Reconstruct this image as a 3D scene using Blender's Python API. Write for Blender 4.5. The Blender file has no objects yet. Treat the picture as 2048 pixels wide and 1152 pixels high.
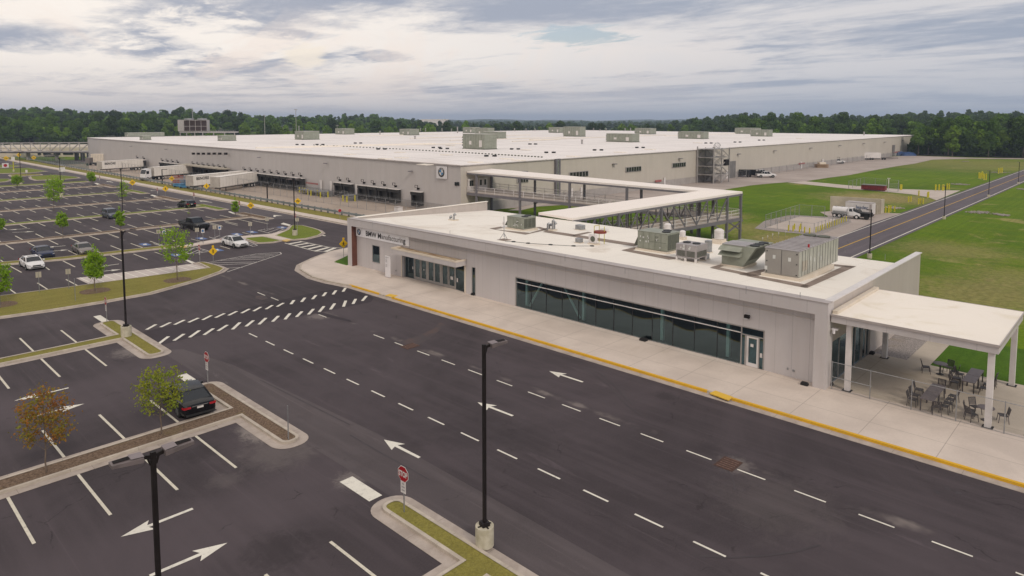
import bpy, math, random
import numpy as np
from mathutils import Vector, Matrix

# ---------------------------------------------------------------- camera
S = bpy.context.scene
COL = S.collection
R = math.radians
EYE = 17.0                      # metres above the ground
CXP, PYP, FOC, YHOR = 1024.0, 350.0, 1366.0, 239.0
PITCH = math.atan2(PYP - YHOR, FOC)
HEAD = math.pi / 2 - math.atan((CXP + 415) / math.hypot(FOC, PYP - YHOR))
FW = Vector((math.cos(HEAD) * math.cos(PITCH), math.sin(HEAD) * math.cos(PITCH), -math.sin(PITCH)))
RT = Vector((math.sin(HEAD), -math.cos(HEAD), 0)); UP = RT.cross(FW)
cd = bpy.data.cameras.new('camera'); cam = bpy.data.objects.new('camera', cd); COL.objects.link(cam)
cd.sensor_width = 36; cd.lens = FOC / 2048 * 36; cd.shift_y = -(576 - PYP) / 2048
cd.clip_start = 0.5; cd.clip_end = 30000
M3 = Matrix((RT, UP, -FW)).transposed()
cam.matrix_world = Matrix.Translation((0, 0, EYE)) @ M3.to_4x4()
S.camera = cam
S.render.resolution_x = 1024; S.render.resolution_y = 576

def ray(x, y): return FW * FOC + RT * (x - CXP) - UP * (y - PYP)
def g(x, y, z=0.0):
    """measured point of the photograph -> world point at height z"""
    d = ray(x, y); t = (z - EYE) / d.z
    return Vector((d.x * t, d.y * t, z))

# ---------------------------------------------------------------- sky and sun
SUN_EL, SUN_AZ = R(38), R(-106)    # azimuth of the sun as a world angle (from +X)
w = bpy.data.worlds.new('World'); S.world = w; w.use_nodes = True
nt = w.node_tree; N = nt.nodes; L = nt.links; N.clear()
out = N.new('ShaderNodeOutputWorld'); bg = N.new('ShaderNodeBackground'); L.new(bg.outputs[0], out.inputs[0])
tc = N.new('ShaderNodeTexCoord'); sep = N.new('ShaderNodeSeparateXYZ'); L.new(tc.outputs['Generated'], sep.inputs[0])
sky = N.new('ShaderNodeTexSky'); sky.sky_type = 'NISHITA'; sky.sun_disc = False
sky.sun_elevation = SUN_EL; sky.sun_rotation = math.pi / 2 - SUN_AZ; sky.dust_density = 2.0
def wmath(op, a, b=None, c=None, clamp=False):
    n = N.new('ShaderNodeMath'); n.operation = op; n.use_clamp = clamp
    for i, v in enumerate((a, b, c)):
        if v is None: continue
        if isinstance(v, (int, float)): n.inputs[i].default_value = v
        else: L.new(v, n.inputs[i])
    return n.outputs[0]
def wmix(f, a, b):
    n = N.new('ShaderNodeMix'); n.data_type = 'RGBA'
    for i, v in ((0, f), (6, a), (7, b)):
        if isinstance(v, (int, float)): n.inputs[i].default_value = v
        elif isinstance(v, tuple): n.inputs[i].default_value = (*v, 1)
        else: L.new(v, n.inputs[i])
    return n.outputs[2]
def wramp(v, a, b):
    n = N.new('ShaderNodeMapRange'); n.interpolation_type = 'SMOOTHSTEP'
    L.new(v, n.inputs[0]); n.inputs[1].default_value = a; n.inputs[2].default_value = b
    return n.outputs[0]
zc = wmath('ADD', wmath('MAXIMUM', sep.outputs[2], 0.0), 0.055)
cu = wmath('DIVIDE', sep.outputs[0], zc); cv = wmath('DIVIDE', sep.outputs[1], zc)
comb = N.new('ShaderNodeCombineXYZ'); L.new(cu, comb.inputs[0]); L.new(cv, comb.inputs[1])
def wnoise(scale, detail, rough, off, stretch=(1, 1, 1), rot=0, dist=0.0, src=None):
    mp = N.new('ShaderNodeMapping'); L.new(src or comb.outputs[0], mp.inputs[0])
    mp.inputs['Location'].default_value = off; mp.inputs['Scale'].default_value = stretch; mp.inputs['Rotation'].default_value = (0, 0, rot)
    n = N.new('ShaderNodeTexNoise'); n.inputs['Scale'].default_value = scale; n.inputs['Detail'].default_value = detail
    n.inputs['Roughness'].default_value = rough; n.inputs['Distortion'].default_value = dist
    L.new(mp.outputs[0], n.inputs['Vector']); return n.outputs[0]
n1 = wnoise(0.30, 10, 0.60, (3.1, 7.7, 0), (1, 1, 1), 0, 0.7)            # big grey decks
n2 = wnoise(0.95, 9, 0.66, (9, 2, 0), (1.0, 0.38, 1), R(-42), 0.6)       # streaks lying across the view
n3 = wnoise(3.4, 7, 0.66, (1, 5, 3), (1, 0.6, 1), R(-42), 0.4)           # fine mottling
n4 = wnoise(3.6, 9, 0.62, (4.4, 1.3, 2.2), (1, 1, 2.2), 0, 0.8, tc.outputs['Generated'])   # towering cumulus far off
hor = wramp(sep.outputs[2], -0.03, 0.10)
# how far round to the left one looks (direction along +Y is left)
lf = wramp(wmath('SUBTRACT', wmath('MULTIPLY', sep.outputs[1], 0.72), wmath('MULTIPLY', sep.outputs[0], 0.69)), -0.60, 0.45)
cream = wmix(lf, (0.64, 0.625, 0.64), (0.96, 0.885, 0.81))
grey = wmix(lf, (0.345, 0.385, 0.47), (0.375, 0.40, 0.475))
mixv = wmath('ADD', wmath('MULTIPLY', n1, 0.50), wmath('ADD', wmath('MULTIPLY', n2, 0.36), wmath('MULTIPLY', n3, 0.14)))
mixv = wmath('SUBTRACT', mixv, wmath('MULTIPLY', lf, 0.03))
def blob(x, y, wx, wy, k=0.35, nz=None):
    # soft-edged patch of sky round one compass direction, edge broken up by the noise
    d = (FW * FOC + RT * (x - CXP) - UP * (y - PYP)).normalized(); h = Vector((d.y, -d.x, 0)).normalized()
    def dotv(v, off):
        n = N.new('ShaderNodeVectorMath'); n.operation = 'DOT_PRODUCT'; L.new(tc.outputs['Generated'], n.inputs[0]); n.inputs[1].default_value = v
        return wmath('SUBTRACT', n.outputs['Value'], off)
    a = wmath('DIVIDE', dotv(h, d.dot(h)), wx / 1400); b = wmath('DIVIDE', wmath('SUBTRACT', sep.outputs[2], d.z), wy / 1400)
    r = wmath('SQRT', wmath('ADD', wmath('MULTIPLY', a, a), wmath('MULTIPLY', b, b)))
    r = wmath('ADD', r, wmath('MULTIPLY', wmath('SUBTRACT', nz or n3, 0.5), 6 * k))
    return wramp(r, 1.25, 0.55)
mixv = wmath('ADD', mixv, wmath('MULTIPLY', blob(820, 30, 420, 62, .5, n2), 0.085))
mixv = wmath('ADD', mixv, wmath('MULTIPLY', blob(120, 85, 260, 24, .5, n2), 0.075))
mixv = wmath('ADD', mixv, wmath('MULTIPLY', blob(760, 112, 60, 12, .5, n3), 0.09))
mixv = wmath('ADD', mixv, wmath('MULTIPLY', blob(560, 68, 110, 12, .5, n3), 0.07))
mixv = wmath('SUBTRACT', mixv, wmath('MULTIPLY', blob(420, 75, 130, 45, .5, n3), 0.05))
mixv = wmath('SUBTRACT', mixv, wmath('MULTIPLY', blob(1200, 125, 300, 26, .5, n2), 0.06))
f1 = wramp(mixv, 0.445, 0.575)
c = wmix(f1, cream, grey)
cum = wmath('MULTIPLY', wramp(n4, 0.54, 0.63), wmath('MULTIPLY', wramp(sep.outputs[2], 0.17, 0.08), wramp(sep.outputs[2], 0.01, 0.04)))
c = wmix(wmath('MULTIPLY', cum, wmath('MULTIPLY', lf, 0.6)), c, (0.90, 0.77, 0.68))
haze_c = wmix(lf, (0.37, 0.41, 0.485), (0.64, 0.57, 0.55))
c = wmix(wmath('MULTIPLY', blob(608, 112, 44, 22, .35), 0.85), c, (0.93, 0.83, 0.70))
c = wmix(hor, haze_c, c)
skys = N.new('ShaderNodeMix'); skys.data_type = 'RGBA'; skys.blend_type = 'MULTIPLY'; skys.inputs[0].default_value = 1
L.new(sky.outputs[0], skys.inputs[6]); skys.inputs[7].default_value = (0.10, 0.10, 0.10, 1)
gap = blob(1155, 72, 95, 22, .55, n3)
c = wmix(wmath('MULTIPLY', gap, 0.7), c, skys.outputs[2])
L.new(c, bg.inputs[0]); bg.inputs[1].default_value = 1.0
sd = bpy.data.lights.new('sun', 'SUN'); sd.energy = 1.5; sd.angle = R(12); sd.color = (1.0, 0.91, 0.78)
sun = bpy.data.objects.new('sun', sd); COL.objects.link(sun)
sv = Vector((math.cos(SUN_EL) * math.cos(SUN_AZ), math.cos(SUN_EL) * math.sin(SUN_AZ), math.sin(SUN_EL)))
sun.rotation_euler = (-sv).to_track_quat('-Z', 'Y').to_euler()
S.view_settings.view_transform = 'Standard'; S.view_settings.look = 'None'
S.view_settings.exposure = 0.12; S.view_settings.gamma = 1.0
S.render.engine = 'CYCLES'
S.cycles.max_bounces = 6; S.cycles.transparent_max_bounces = 12

# ---------------------------------------------------------------- helpers
def tag(o, label=None, cat=None, group=None, kind=None):
    if label: o['label'] = label
    if cat: o['category'] = cat
    if group: o['group'] = group
    if kind: o['kind'] = kind
    return o
def empty(name, loc=(0, 0, 0), rz=0, parent=None):
    o = bpy.data.objects.new(name, None); COL.objects.link(o); o.empty_display_size = 0.2
    o.location = loc; o.rotation_euler = (0, 0, rz)
    if parent: o.parent = parent
    return o
def thing(name, label, cat, loc=(0, 0, 0), rz=0, group=None):
    return tag(empty(name, loc, rz), label, cat, group)
def chain(o):
    m = Matrix.Identity(4)
    while o: m = o.matrix_basis @ m; o = o.parent
    return m
def kids(o): return [c for c in KIDS.get(o.name, [])]
KIDS = {}
def copy_tree(o, parent=None):
    c = o.copy(); COL.objects.link(c); c.parent = parent
    if parent: KIDS.setdefault(parent.name, []).append(c)
    for ch in kids(o): copy_tree(ch, c)
    return c
ORD = ['first', 'second', 'third', 'fourth', 'fifth', 'sixth', 'seventh', 'eighth', 'ninth', 'tenth', 'eleventh', 'twelfth', 'thirteenth', 'fourteenth', 'fifteenth', 'sixteenth']
def place(o, loc, rz=None, s=None, label=None):
    o.location = loc
    if rz is not None: o.rotation_euler = (0, 0, rz)
    if s is not None: o.scale = (s, s, s) if isinstance(s, (int, float)) else s
    if label: o['label'] = label
    return o
EACH = {'walkway_mat', 'entrance_reveal', 'mullion', 'access_door', 'pillar', 'panel_joint', 'sticker', 'port', 'hinge', 'leg', 'louvre', 'cooling_fin', 'panel_rib', 'landing_gear', 'seat_slat', 'rib', 'beacon', 'exhaust', 'notice', 'lamp_lens'}
class MB:
    def __init__(s): s.v = []; s.f = []; s.m = []; s.g = []; s.gf = []
    def add(s, vs, fs, m=0):
        n = len(s.v); s.v += [tuple(v) for v in vs]; s.f += [tuple(i + n for i in f) for f in fs]; s.m += [m] * len(fs); s.g.append(len(vs)); s.gf.append(len(fs)); return s
    def box(s, x0, y0, z0, x1, y1, z1, m=0):
        x0, x1 = sorted((x0, x1)); y0, y1 = sorted((y0, y1)); z0, z1 = sorted((z0, z1))
        return s.add([(x0, y0, z0), (x1, y0, z0), (x1, y1, z0), (x0, y1, z0), (x0, y0, z1), (x1, y0, z1), (x1, y1, z1), (x0, y1, z1)],
              [(3, 2, 1, 0), (4, 5, 6, 7), (0, 1, 5, 4), (1, 2, 6, 5), (2, 3, 7, 6), (3, 0, 4, 7)], m)
    def poly(s, pts, m=0): return s.add(pts, [tuple(range(len(pts)))], m)
    def sheet(s, pts, z, m=0):
        p = [(q[0], q[1], z) for q in pts]
        if area(pts) < 0: p.reverse()
        return s.poly(p, m)
    def prism(s, pts, z0, z1, m=0, bottom=False):
        p = [(q[0], q[1]) for q in pts]
        if area(p) < 0: p.reverse()
        n = len(p); vs = [(x, y, z0) for x, y in p] + [(x, y, z1) for x, y in p]
        fs = [(i, (i + 1) % n, n + (i + 1) % n, n + i) for i in range(n)] + [tuple(range(n, 2 * n))]
        if bottom: fs.append(tuple(reversed(range(n))))
        return s.add(vs, fs, m)
    def ring(s, outer, inner, z0, z1, m=0):
        """flat-topped band between two outlines with the same number of points"""
        n = len(outer)
        vs = [(p[0], p[1], z1) for p in outer] + [(p[0], p[1], z1) for p in inner] + [(p[0], p[1], z0) for p in outer]
        fs = []
        for i in range(n):
            j = (i + 1) % n
            fs += [(i, j, n + j, n + i), (2 * n + i, 2 * n + j, j, i)]
        return s.add(vs, fs, m)
    def cyl(s, p0, p1, r0, r1=None, n=12, m=0, cap=True):
        r1 = r0 if r1 is None else r1; p0 = Vector(p0); p1 = Vector(p1); d = (p1 - p0)
        q = d.to_track_quat('Z', 'Y'); a = q @ Vector((1, 0, 0)); b = q @ Vector((0, 1, 0)); vs = []
        for p, r in ((p0, r0), (p1, r1)):
            for i in range(n):
                t = 2 * math.pi * i / n; vs.append(p + a * math.cos(t) * r + b * math.sin(t) * r)
        fs = [(i, (i + 1) % n, n + (i + 1) % n, n + i) for i in range(n)]
        if cap: fs += [tuple(reversed(range(n))), tuple(range(n, 2 * n))]
        return s.add(vs, fs, m)
    def bar(s, p0, p1, w, h, m=0):
        """rectangular bar; h is measured in the upright direction"""
        p0 = Vector(p0); p1 = Vector(p1); d = (p1 - p0).normalized()
        up = Vector((0, 0, 1)) if abs(d.z) < 0.98 else Vector((1, 0, 0))
        a = d.cross(up).normalized() * w / 2; b = a.cross(d).normalized() * h / 2
        vs = [p + i * a + j * b for p in (p0, p1) for i, j in ((-1, -1), (1, -1), (1, 1), (-1, 1))]
        return s.add(vs, [(0, 1, 2, 3), (7, 6, 5, 4), (0, 4, 5, 1), (1, 5, 6, 2), (2, 6, 7, 3), (3, 7, 4, 0)], m)
    def xf(s, M):
        s.v = [tuple(M @ Vector(v)) for v in s.v]; return s
    def join(s, o, M=None):
        n = len(s.v); s.v += [tuple(M @ Vector(v)) for v in o.v] if M else o.v
        s.f += [tuple(i + n for i in f) for f in o.f]; s.m += o.m; s.g += o.g; s.gf += o.gf; return s
    def build(s, name, mats, parent=None, smooth=None, local=False, bevel=0, label=None, each=None):
        if each is None: each = name in EACH and not isinstance(mats, (list, tuple))
        if each and len(s.g) > 1 and sum(s.g) == len(s.v):
            out = None; v0 = 0; f0 = 0
            for gv, gf in zip(s.g, s.gf):
                b = MB(); b.add(s.v[v0:v0 + gv], [tuple(i - v0 for i in f) for f in s.f[f0:f0 + gf]]); v0 += gv; f0 += gf
                out = b.build(name, mats, parent, smooth, local, bevel, label, False)
            return out
        if not isinstance(mats, (list, tuple)): mats = [mats]
        me = bpy.data.meshes.new(name); vs = s.v
        if parent is not None and not local:
            I = chain(parent).inverted(); vs = [tuple(I @ Vector(v)) for v in vs]
        me.from_pydata(vs, [], s.f)
        for x in mats: me.materials.append(x)
        if len(mats) > 1: me.polygons.foreach_set('material_index', s.m)
        if smooth:
            me.polygons.foreach_set('use_smooth', [True] * len(s.f)); me.set_sharp_from_angle(angle=R(smooth))
        me.update()
        o = bpy.data.objects.new(name, me); COL.objects.link(o)
        if bevel:
            b = o.modifiers.new('bevel', 'BEVEL'); b.width = bevel; b.segments = 2; b.limit_method = 'ANGLE'; b.angle_limit = R(40)
        if parent is not None:
            o.parent = parent; KIDS.setdefault(parent.name, []).append(o)
        if label: o['label'] = label
        return o
def area(p): return sum(p[i][0] * p[(i + 1) % len(p)][1] - p[(i + 1) % len(p)][0] * p[i][1] for i in range(len(p))) / 2
def fillet(pts, rad, n=6):
    """round the corners of an outline; rad is one radius or a list"""
    P = [Vector((p[0], p[1])) for p in pts]; out = []
    for i, p in enumerate(P):
        r = rad[i] if isinstance(rad, (list, tuple)) else rad
        a = (P[i - 1] - p); b = (P[(i + 1) % len(P)] - p)
        if r <= 0: out.append(p.copy()); continue
        an = a.angle(b); t = min(r / math.tan(an / 2), a.length * .49, b.length * .49); r = t * math.tan(an / 2)
        A = p + a.normalized() * t; B = p + b.normalized() * t
        for k in range(n + 1):
            f = k / n; q = (1 - f) ** 2 * A + 2 * f * (1 - f) * p + f * f * B; out.append(q)
    return out
def offset(pts, d):
    """grow (d>0) an outline by d"""
    P = [Vector((p[0], p[1])) for p in pts]; sgn = 1 if area(P) > 0 else -1; out = []; n = len(P)
    for i, p in enumerate(P):
        a = (p - P[i - 1]); b = (P[(i + 1) % n] - p)
        if a.length < 1e-6: a = b
        if b.length < 1e-6: b = a
        a.normalize(); b.normalize()
        na = Vector((a.y, -a.x)) * sgn; nb = Vector((b.y, -b.x)) * sgn; m = na + nb
        if m.length < 1e-4: m = na.copy()
        m.normalize(); out.append(p + m * d / max(0.35, m.dot(na)))
    return out
def text_mb(txt, size, spacing=1.0, bold=0.0, m=0):
    """lettering as flat geometry in the XY plane, left aligned at the origin"""
    cu_ = bpy.data.curves.new('lettering', 'FONT'); cu_.body = txt; cu_.size = size; cu_.space_character = spacing
    cu_.offset = bold; cu_.resolution_u = 3; cu_.fill_mode = 'FRONT'
    o = bpy.data.objects.new('lettering', cu_); COL.objects.link(o)
    dg = bpy.context.evaluated_depsgraph_get(); dg.update()
    me = bpy.data.meshes.new_from_object(o.evaluated_get(dg))
    b = MB(); b.add([tuple(v.co) for v in me.vertices], [tuple(p.vertices) for p in me.polygons], m)
    bpy.data.objects.remove(o); bpy.data.meshes.remove(me)
    return b
def frame(o, xdir, zdir=(0, 0, 1)):
    """matrix taking XY-plane lettering onto an upright face: text x -> xdir, text y -> zdir"""
    x = Vector(xdir).normalized(); y = Vector(zdir).normalized(); z = x.cross(y)
    return Matrix.Translation(o) @ Matrix((x, y, z)).transposed().to_4x4()

# ---------------------------------------------------------------- materials
MATS = {}
class NT:
    def __init__(s, name):
        s.m = bpy.data.materials.new(name); s.m.use_nodes = True; s.t = s.m.node_tree; s.n = s.t.nodes
        s.b = s.n['Principled BSDF']; s.L = s.t.links; s.pos = None
    def new(s, k, **kw):
        n = s.n.new(k)
        for a, v in kw.items(): setattr(n, a, v)
        return n
    def coord(s, which='pos', scale=(1, 1, 1), rot=0, loc=(0, 0, 0)):
        if which == 'pos': src = s.new('ShaderNodeNewGeometry').outputs['Position']
        else: src = s.new('ShaderNodeTexCoord').outputs['Object']
        mp = s.new('ShaderNodeMapping'); s.L.new(src, mp.inputs[0]); mp.inputs['Scale'].default_value = scale
        mp.inputs['Rotation'].default_value = (0, 0, rot); mp.inputs['Location'].default_value = loc
        return mp.outputs[0]
    def noise(s, vec, scale, detail=5, rough=.55, dist=0):
        n = s.new('ShaderNodeTexNoise'); s.L.new(vec, n.inputs['Vector']); n.inputs['Scale'].default_value = scale
        n.inputs['Detail'].default_value = detail; n.inputs['Roughness'].default_value = rough; n.inputs['Distortion'].default_value = dist
        return n.outputs[0]
    def ramp(s, v, a, b):
        n = s.new('ShaderNodeMapRange', interpolation_type='SMOOTHSTEP'); s.L.new(v, n.inputs[0])
        n.inputs[1].default_value = a; n.inputs[2].default_value = b; return n.outputs[0]
    def math(s, op, a, b=None, clamp=False):
        n = s.new('ShaderNodeMath', operation=op, use_clamp=clamp)
        for i, v in enumerate((a, b)):
            if v is None: continue
            if isinstance(v, (int, float)): n.inputs[i].default_value = v
            else: s.L.new(v, n.inputs[i])
        return n.outputs[0]
    def mix(s, f, a, b, mode='MIX'):
        n = s.new('ShaderNodeMix', data_type='RGBA', blend_type=mode)
        for i, v in ((0, f), (6, a), (7, b)):
            if isinstance(v, (int, float)): n.inputs[i].default_value = v
            elif isinstance(v, tuple): n.inputs[i].default_value = (*v, 1)
            else: s.L.new(v, n.inputs[i])
        return n.outputs[2]
    def bump(s, h, strength, dist=.02):
        n = s.new('ShaderNodeBump'); n.inputs['Strength'].default_value = strength; n.inputs['Distance'].default_value = dist
        s.L.new(h, n.inputs['Height']); s.L.new(n.outputs[0], s.b.inputs['Normal'])
    def sepxyz(s, vec):
        n = s.new('ShaderNodeSeparateXYZ'); s.L.new(vec, n.inputs[0]); return n.outputs
    def lines(s, v, period, width, off=0.0):
        """1 on thin lines every period metres"""
        f = s.math('FRACT', s.math('DIVIDE', s.math('ADD', v, off + 1000 * period), period))
        return s.math('LESS_THAN', f, width / period)
    def set(s, col=None, rough=None, metal=None, spec=None):
        if col is not None:
            if isinstance(col, tuple): s.b.inputs['Base Color'].default_value = (*col, 1)
            else: s.L.new(col, s.b.inputs['Base Color'])
        if rough is not None:
            if isinstance(rough, (int, float)): s.b.inputs['Roughness'].default_value = rough
            else: s.L.new(rough, s.b.inputs['Roughness'])
        if metal is not None: s.b.inputs['Metallic'].default_value = metal
        if spec is not None: s.b.inputs['Specular IOR Level'].default_value = spec
        return s.m
def pm(name, c1, c2=None, scale=1.0, rough=.8, metal=0, spec=.4, coords='obj', lo=.35, hi=.65, bump=0, bscale=30, detail=5, stretch=(1, 1, 1)):
    if name in MATS: return MATS[name]
    t = NT(name); c2 = c2 or tuple(x * .82 for x in c1)
    v = t.coord(coords, stretch); n = t.noise(v, scale, detail)
    t.set(t.mix(t.ramp(n, lo, hi), c1, c2), rough, metal, spec)
    if bump: t.bump(t.noise(v, bscale, 3), bump)
    MATS[name] = t.m; return t.m

def asphalt(name, base, streak_axis=1, tint=0.0, patch=.35, lot=False, spots=()):
    t = NT(name); p = t.coord()
    sc = (1, .06, 1) if streak_axis == 1 else (.06, 1, 1)
    big = t.noise(p, .06, 7, .66, .9); mid = t.noise(p, .35, 6, .65, .4); fine = t.noise(p, 14, 3, .7)
    st = t.noise(t.coord('pos', sc), 1.1, 5, .6, .2)
    dark = tuple(x * (1 - patch) for x in base); light = tuple(x * (1 + patch * .75) for x in base)
    c = t.mix(t.ramp(big, .32, .68), dark, light)
    c = t.mix(t.math('MULTIPLY', t.ramp(st, .42, .68), .55), c, tuple(x * 1.4 for x in base))
    c = t.mix(t.math('MULTIPLY', t.ramp(mid, .50, .75), .45), c, tuple(x * .66 for x in base))
    c = t.mix(t.math('MULTIPLY', t.ramp(fine, .3, .75), .30), c, tuple(x * 1.5 for x in base))
    # thin pale scuffs and a few rusty washes
    sc2 = t.noise(t.coord('pos', (1, .16, 1) if streak_axis == 1 else (.16, 1, 1), .25), .5, 8, .72, 1.2)
    c = t.mix(t.math('MULTIPLY', t.ramp(sc2, .61, .72), .5), c, tuple(x * 2.2 for x in base))
    s = t.sepxyz(p)
    if lot:
        # aisles between the bays are polished paler by driving
        fr = t.math('FRACT', t.math('DIVIDE', t.math('ADD', s[1], 2012 - 17.9), 20.12)); d_ = t.math('ABSOLUTE', t.math('SUBTRACT', fr, .5))
        m_ = t.math('MULTIPLY', t.math('MULTIPLY', t.ramp(t.math('ADD', d_, t.math('MULTIPLY', mid, .12)), .26, .10), t.ramp(s[0], 19.5, 16.5)), t.ramp(s[1], 72, 64))
        c = t.mix(t.math('MULTIPLY', m_, .50), c, tuple(x * 1.7 for x in base))
        # pale dust lying along the joint between two lanes, and paving joints
        w_ = t.math('MULTIPLY', t.ramp(t.math('ADD', t.math('ABSOLUTE', t.math('SUBTRACT', s[0], 31.35)), t.math('MULTIPLY', t.math('SUBTRACT', mid, .5), 1.6)), .34, .0), t.ramp(t.noise(p, .25, 4), .47, .62))
        c = t.mix(t.math('MULTIPLY', w_, .5), c, (.26, .22, .20))
    jn = t.noise(t.coord('pos', (3, .25, 1)), 1.0, 4, .7); jl = t.lines(t.math('ADD', s[0 if streak_axis else 1], t.math('MULTIPLY', jn, .12)), 3.35, .05, .2)
    c = t.mix(t.math('MULTIPLY', jl, t.math('MULTIPLY', t.ramp(jn, .4, .6), .4)), c, tuple(x * 1.7 for x in base))
    ck = t.new('ShaderNodeTexVoronoi', feature='DISTANCE_TO_EDGE'); cvv = t.new('ShaderNodeVectorMath', operation='ADD'); t.L.new(p, cvv.inputs[0]); nn = t.new('ShaderNodeTexNoise'); nn.inputs['Scale'].default_value = 1.1; nn.inputs['Detail'].default_value = 6; t.L.new(p, nn.inputs['Vector']); t.L.new(nn.outputs['Color'], cvv.inputs[1])
    t.L.new(cvv.outputs[0], ck.inputs['Vector']); ck.inputs['Scale'].default_value = .13; cr_ = t.math('MULTIPLY', t.ramp(ck.outputs[0], .005, .002), t.ramp(mid, .50, .62)); c = t.mix(t.math('MULTIPLY', cr_, .6), c, tuple(x * .4 for x in base))
    for sx, sy, sr, sa in spots:
        vd_ = t.new('ShaderNodeVectorMath', operation='DISTANCE'); t.L.new(p, vd_.inputs[0]); vd_.inputs[1].default_value = (sx, sy, 0)
        m_ = t.ramp(t.math('ADD', t.math('DIVIDE', vd_.outputs['Value'], sr), t.math('MULTIPLY', t.noise(p, 3.2 / sr, 9, .8, .6), 1.9)), 1.85, 1.15)
        c = t.mix(t.math('MULTIPLY', m_, abs(sa)), c, (.30, .26, .235) if sa > 0 else tuple(x * .45 for x in base))
    t.set(c, .88, 0, .25); t.bump(fine, .25, .01); return t.m
SPOTS = [(g(x_, y_).x, g(x_, y_).y, r_, a_) for x_, y_, r_, a_ in ((522, 868, 1.5, .55), (500, 858, 1.2, .4), (268, 702, 2.0, .4), (700, 960, 1.2, .3), (640, 632, 1.6, .35), (1330, 792, 1.0, -.5), (1420, 895, 1.0, -.35), (1060, 870, 3, -.3), (560, 900, 3, .18), (1560, 1010, 4, .08), (950, 860, 4, -.3), (450, 960, 1.2, .10), (1470, 930, 1.2, .3), (400, 905, 1.5, -.5), (190, 905, 1.5, -.4), (560, 1100, 2, -.5))]
A_LOT = asphalt('asphalt', (.055, .0435, .048), lot=True, spots=SPOTS)
A_WORN = asphalt('asphalt_worn', (.077, .063, .066), patch=.18)
A_NEW = asphalt('asphalt_fresh', (.035, .027, .032), patch=.2)
A_ROAD = asphalt('asphalt_road', (.098, .083, .092), 0, patch=.12)
A_LANE = asphalt('asphalt_lane', (.080, .068, .073), patch=.2)
def concrete(name, c1, c2, jx=0, jy=0, w=.03, stain=.5, ox=0, oy=0, scale=.3):
    t = NT(name); p = t.coord(); n = t.noise(p, scale, 7, .6, .3); n2 = t.noise(p, 6, 4, .7)
    c = t.mix(t.ramp(n, .3, .7), c1, c2)
    c = t.mix(t.math('MULTIPLY', t.ramp(n2, .4, .8), .25), c, tuple(x * .8 for x in c2))
    n3 = t.noise(p, .11, 8, .7, .8); c = t.mix(t.math('MULTIPLY', t.ramp(n3, .56, .75), stain), c, tuple(x * y for x, y in zip(c2, (.78, .72, .62))))
    s = t.sepxyz(p)
    if jx: c = t.mix(t.math('MULTIPLY', t.lines(s[0], jx, w, ox), .55), c, tuple(x * .4 for x in c2))
    if jy: c = t.mix(t.math('MULTIPLY', t.lines(s[1], jy, w, oy), .55), c, tuple(x * .4 for x in c2))
    t.set(c, .9, 0, .25); t.bump(n2, .15, .01); return t.m
C_WALK = concrete('pavement_concrete', (.60, .515, .455), (.50, .425, .375), 3.05, 3.66, .035, .35, ox=-.85)
C_KERB = concrete('kerb_concrete', (.51, .445, .375), (.38, .325, .27), 3.05, 3.05, .022, .8, ox=.9, oy=1.3, scale=1.2)
C_GUT = concrete('gutter_concrete', (.44, .375, .33), (.32, .265, .23), 3.05, 3.05, .02, .7, scale=1.0)
C_YARD = concrete('yard_concrete', (.385, .315, .262), (.32, .258, .213), 4.6, 4.6, .05, .5, scale=.12)
C_PATIO = concrete('patio_concrete', (.50, .43, .355), (.42, .36, .295), 4.5, 4.5, .03, .7)
C_DRIVE = concrete('drive_concrete', (.53, .455, .40), (.43, .365, .32), 5, 5, .04, .5, scale=.15)
C_GRAV = concrete('gravel_ground', (.42, .355, .32), (.33, .275, .245), 0, 0, .02, .8, scale=.10)
C_PED = pm('pedestal_concrete', (.50, .455, .36), (.40, .36, .27), 3, .9, bump=.2, bscale=12)
C_BLOCK = concrete('base_concrete', (.40, .365, .35), (.33, .30, .285), 3.0, 3.0, .05, .4, scale=.4)
def grass(name, a, b, c_, dry, amt=.5, scale=.05, spots=()):
    t = NT(name); p = t.coord(); n = t.noise(p, scale, 6, .65, .8); n2 = t.noise(p, 1.7, 6, .7); n3 = t.noise(p, .09, 8, .72, .5)
    st = t.noise(t.coord('pos', (1, .15, 1), R(25)), .35, 4, .6)
    c = t.mix(t.ramp(n, .35, .65), a, b); c = t.mix(t.math('MULTIPLY', t.ramp(st, .45, .65), .5), c, c_)
    c = t.mix(t.math('MULTIPLY', t.ramp(n2, .35, .75), .5), c, tuple(x * .62 for x in a))
    c = t.mix(t.math('MULTIPLY', t.ramp(n3, .57, .70), amt), c, dry)
    n4_ = t.noise(p, 7, 6, .85); c = t.mix(t.math('MULTIPLY', t.ramp(n4_, .42, .70), .55), c, tuple(x * 1.55 for x in b)); c = t.mix(t.math('MULTIPLY', t.ramp(n4_, .50, .30), .55), c, tuple(x * .5 for x in a))
    mw = t.noise(t.coord('pos', (.02, 1, 1)), .9, 3, .6); c = t.mix(t.math('MULTIPLY', t.ramp(mw, .45, .6), .22), c, tuple(x * .7 for x in a))
    for sx, sy, sr, sa in spots:
        vd_ = t.new('ShaderNodeVectorMath', operation='DISTANCE'); t.L.new(p, vd_.inputs[0]); vd_.inputs[1].default_value = (sx, sy, 0)
        m_ = t.ramp(t.math('ADD', t.math('DIVIDE', vd_.outputs['Value'], sr), t.math('MULTIPLY', t.noise(p, 6.0 / sr, 8, .75, .6), 1.6)), 1.9, 1.0)
        c = t.mix(t.math('MULTIPLY', m_, sa), c, t.mix(t.ramp(n2, .35, .65), dry, tuple(x * .6 for x in dry)))
    t.set(c, .95, 0, .1); t.bump(t.noise(p, 9, 3, .8), .6, .05); return t.m
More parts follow.
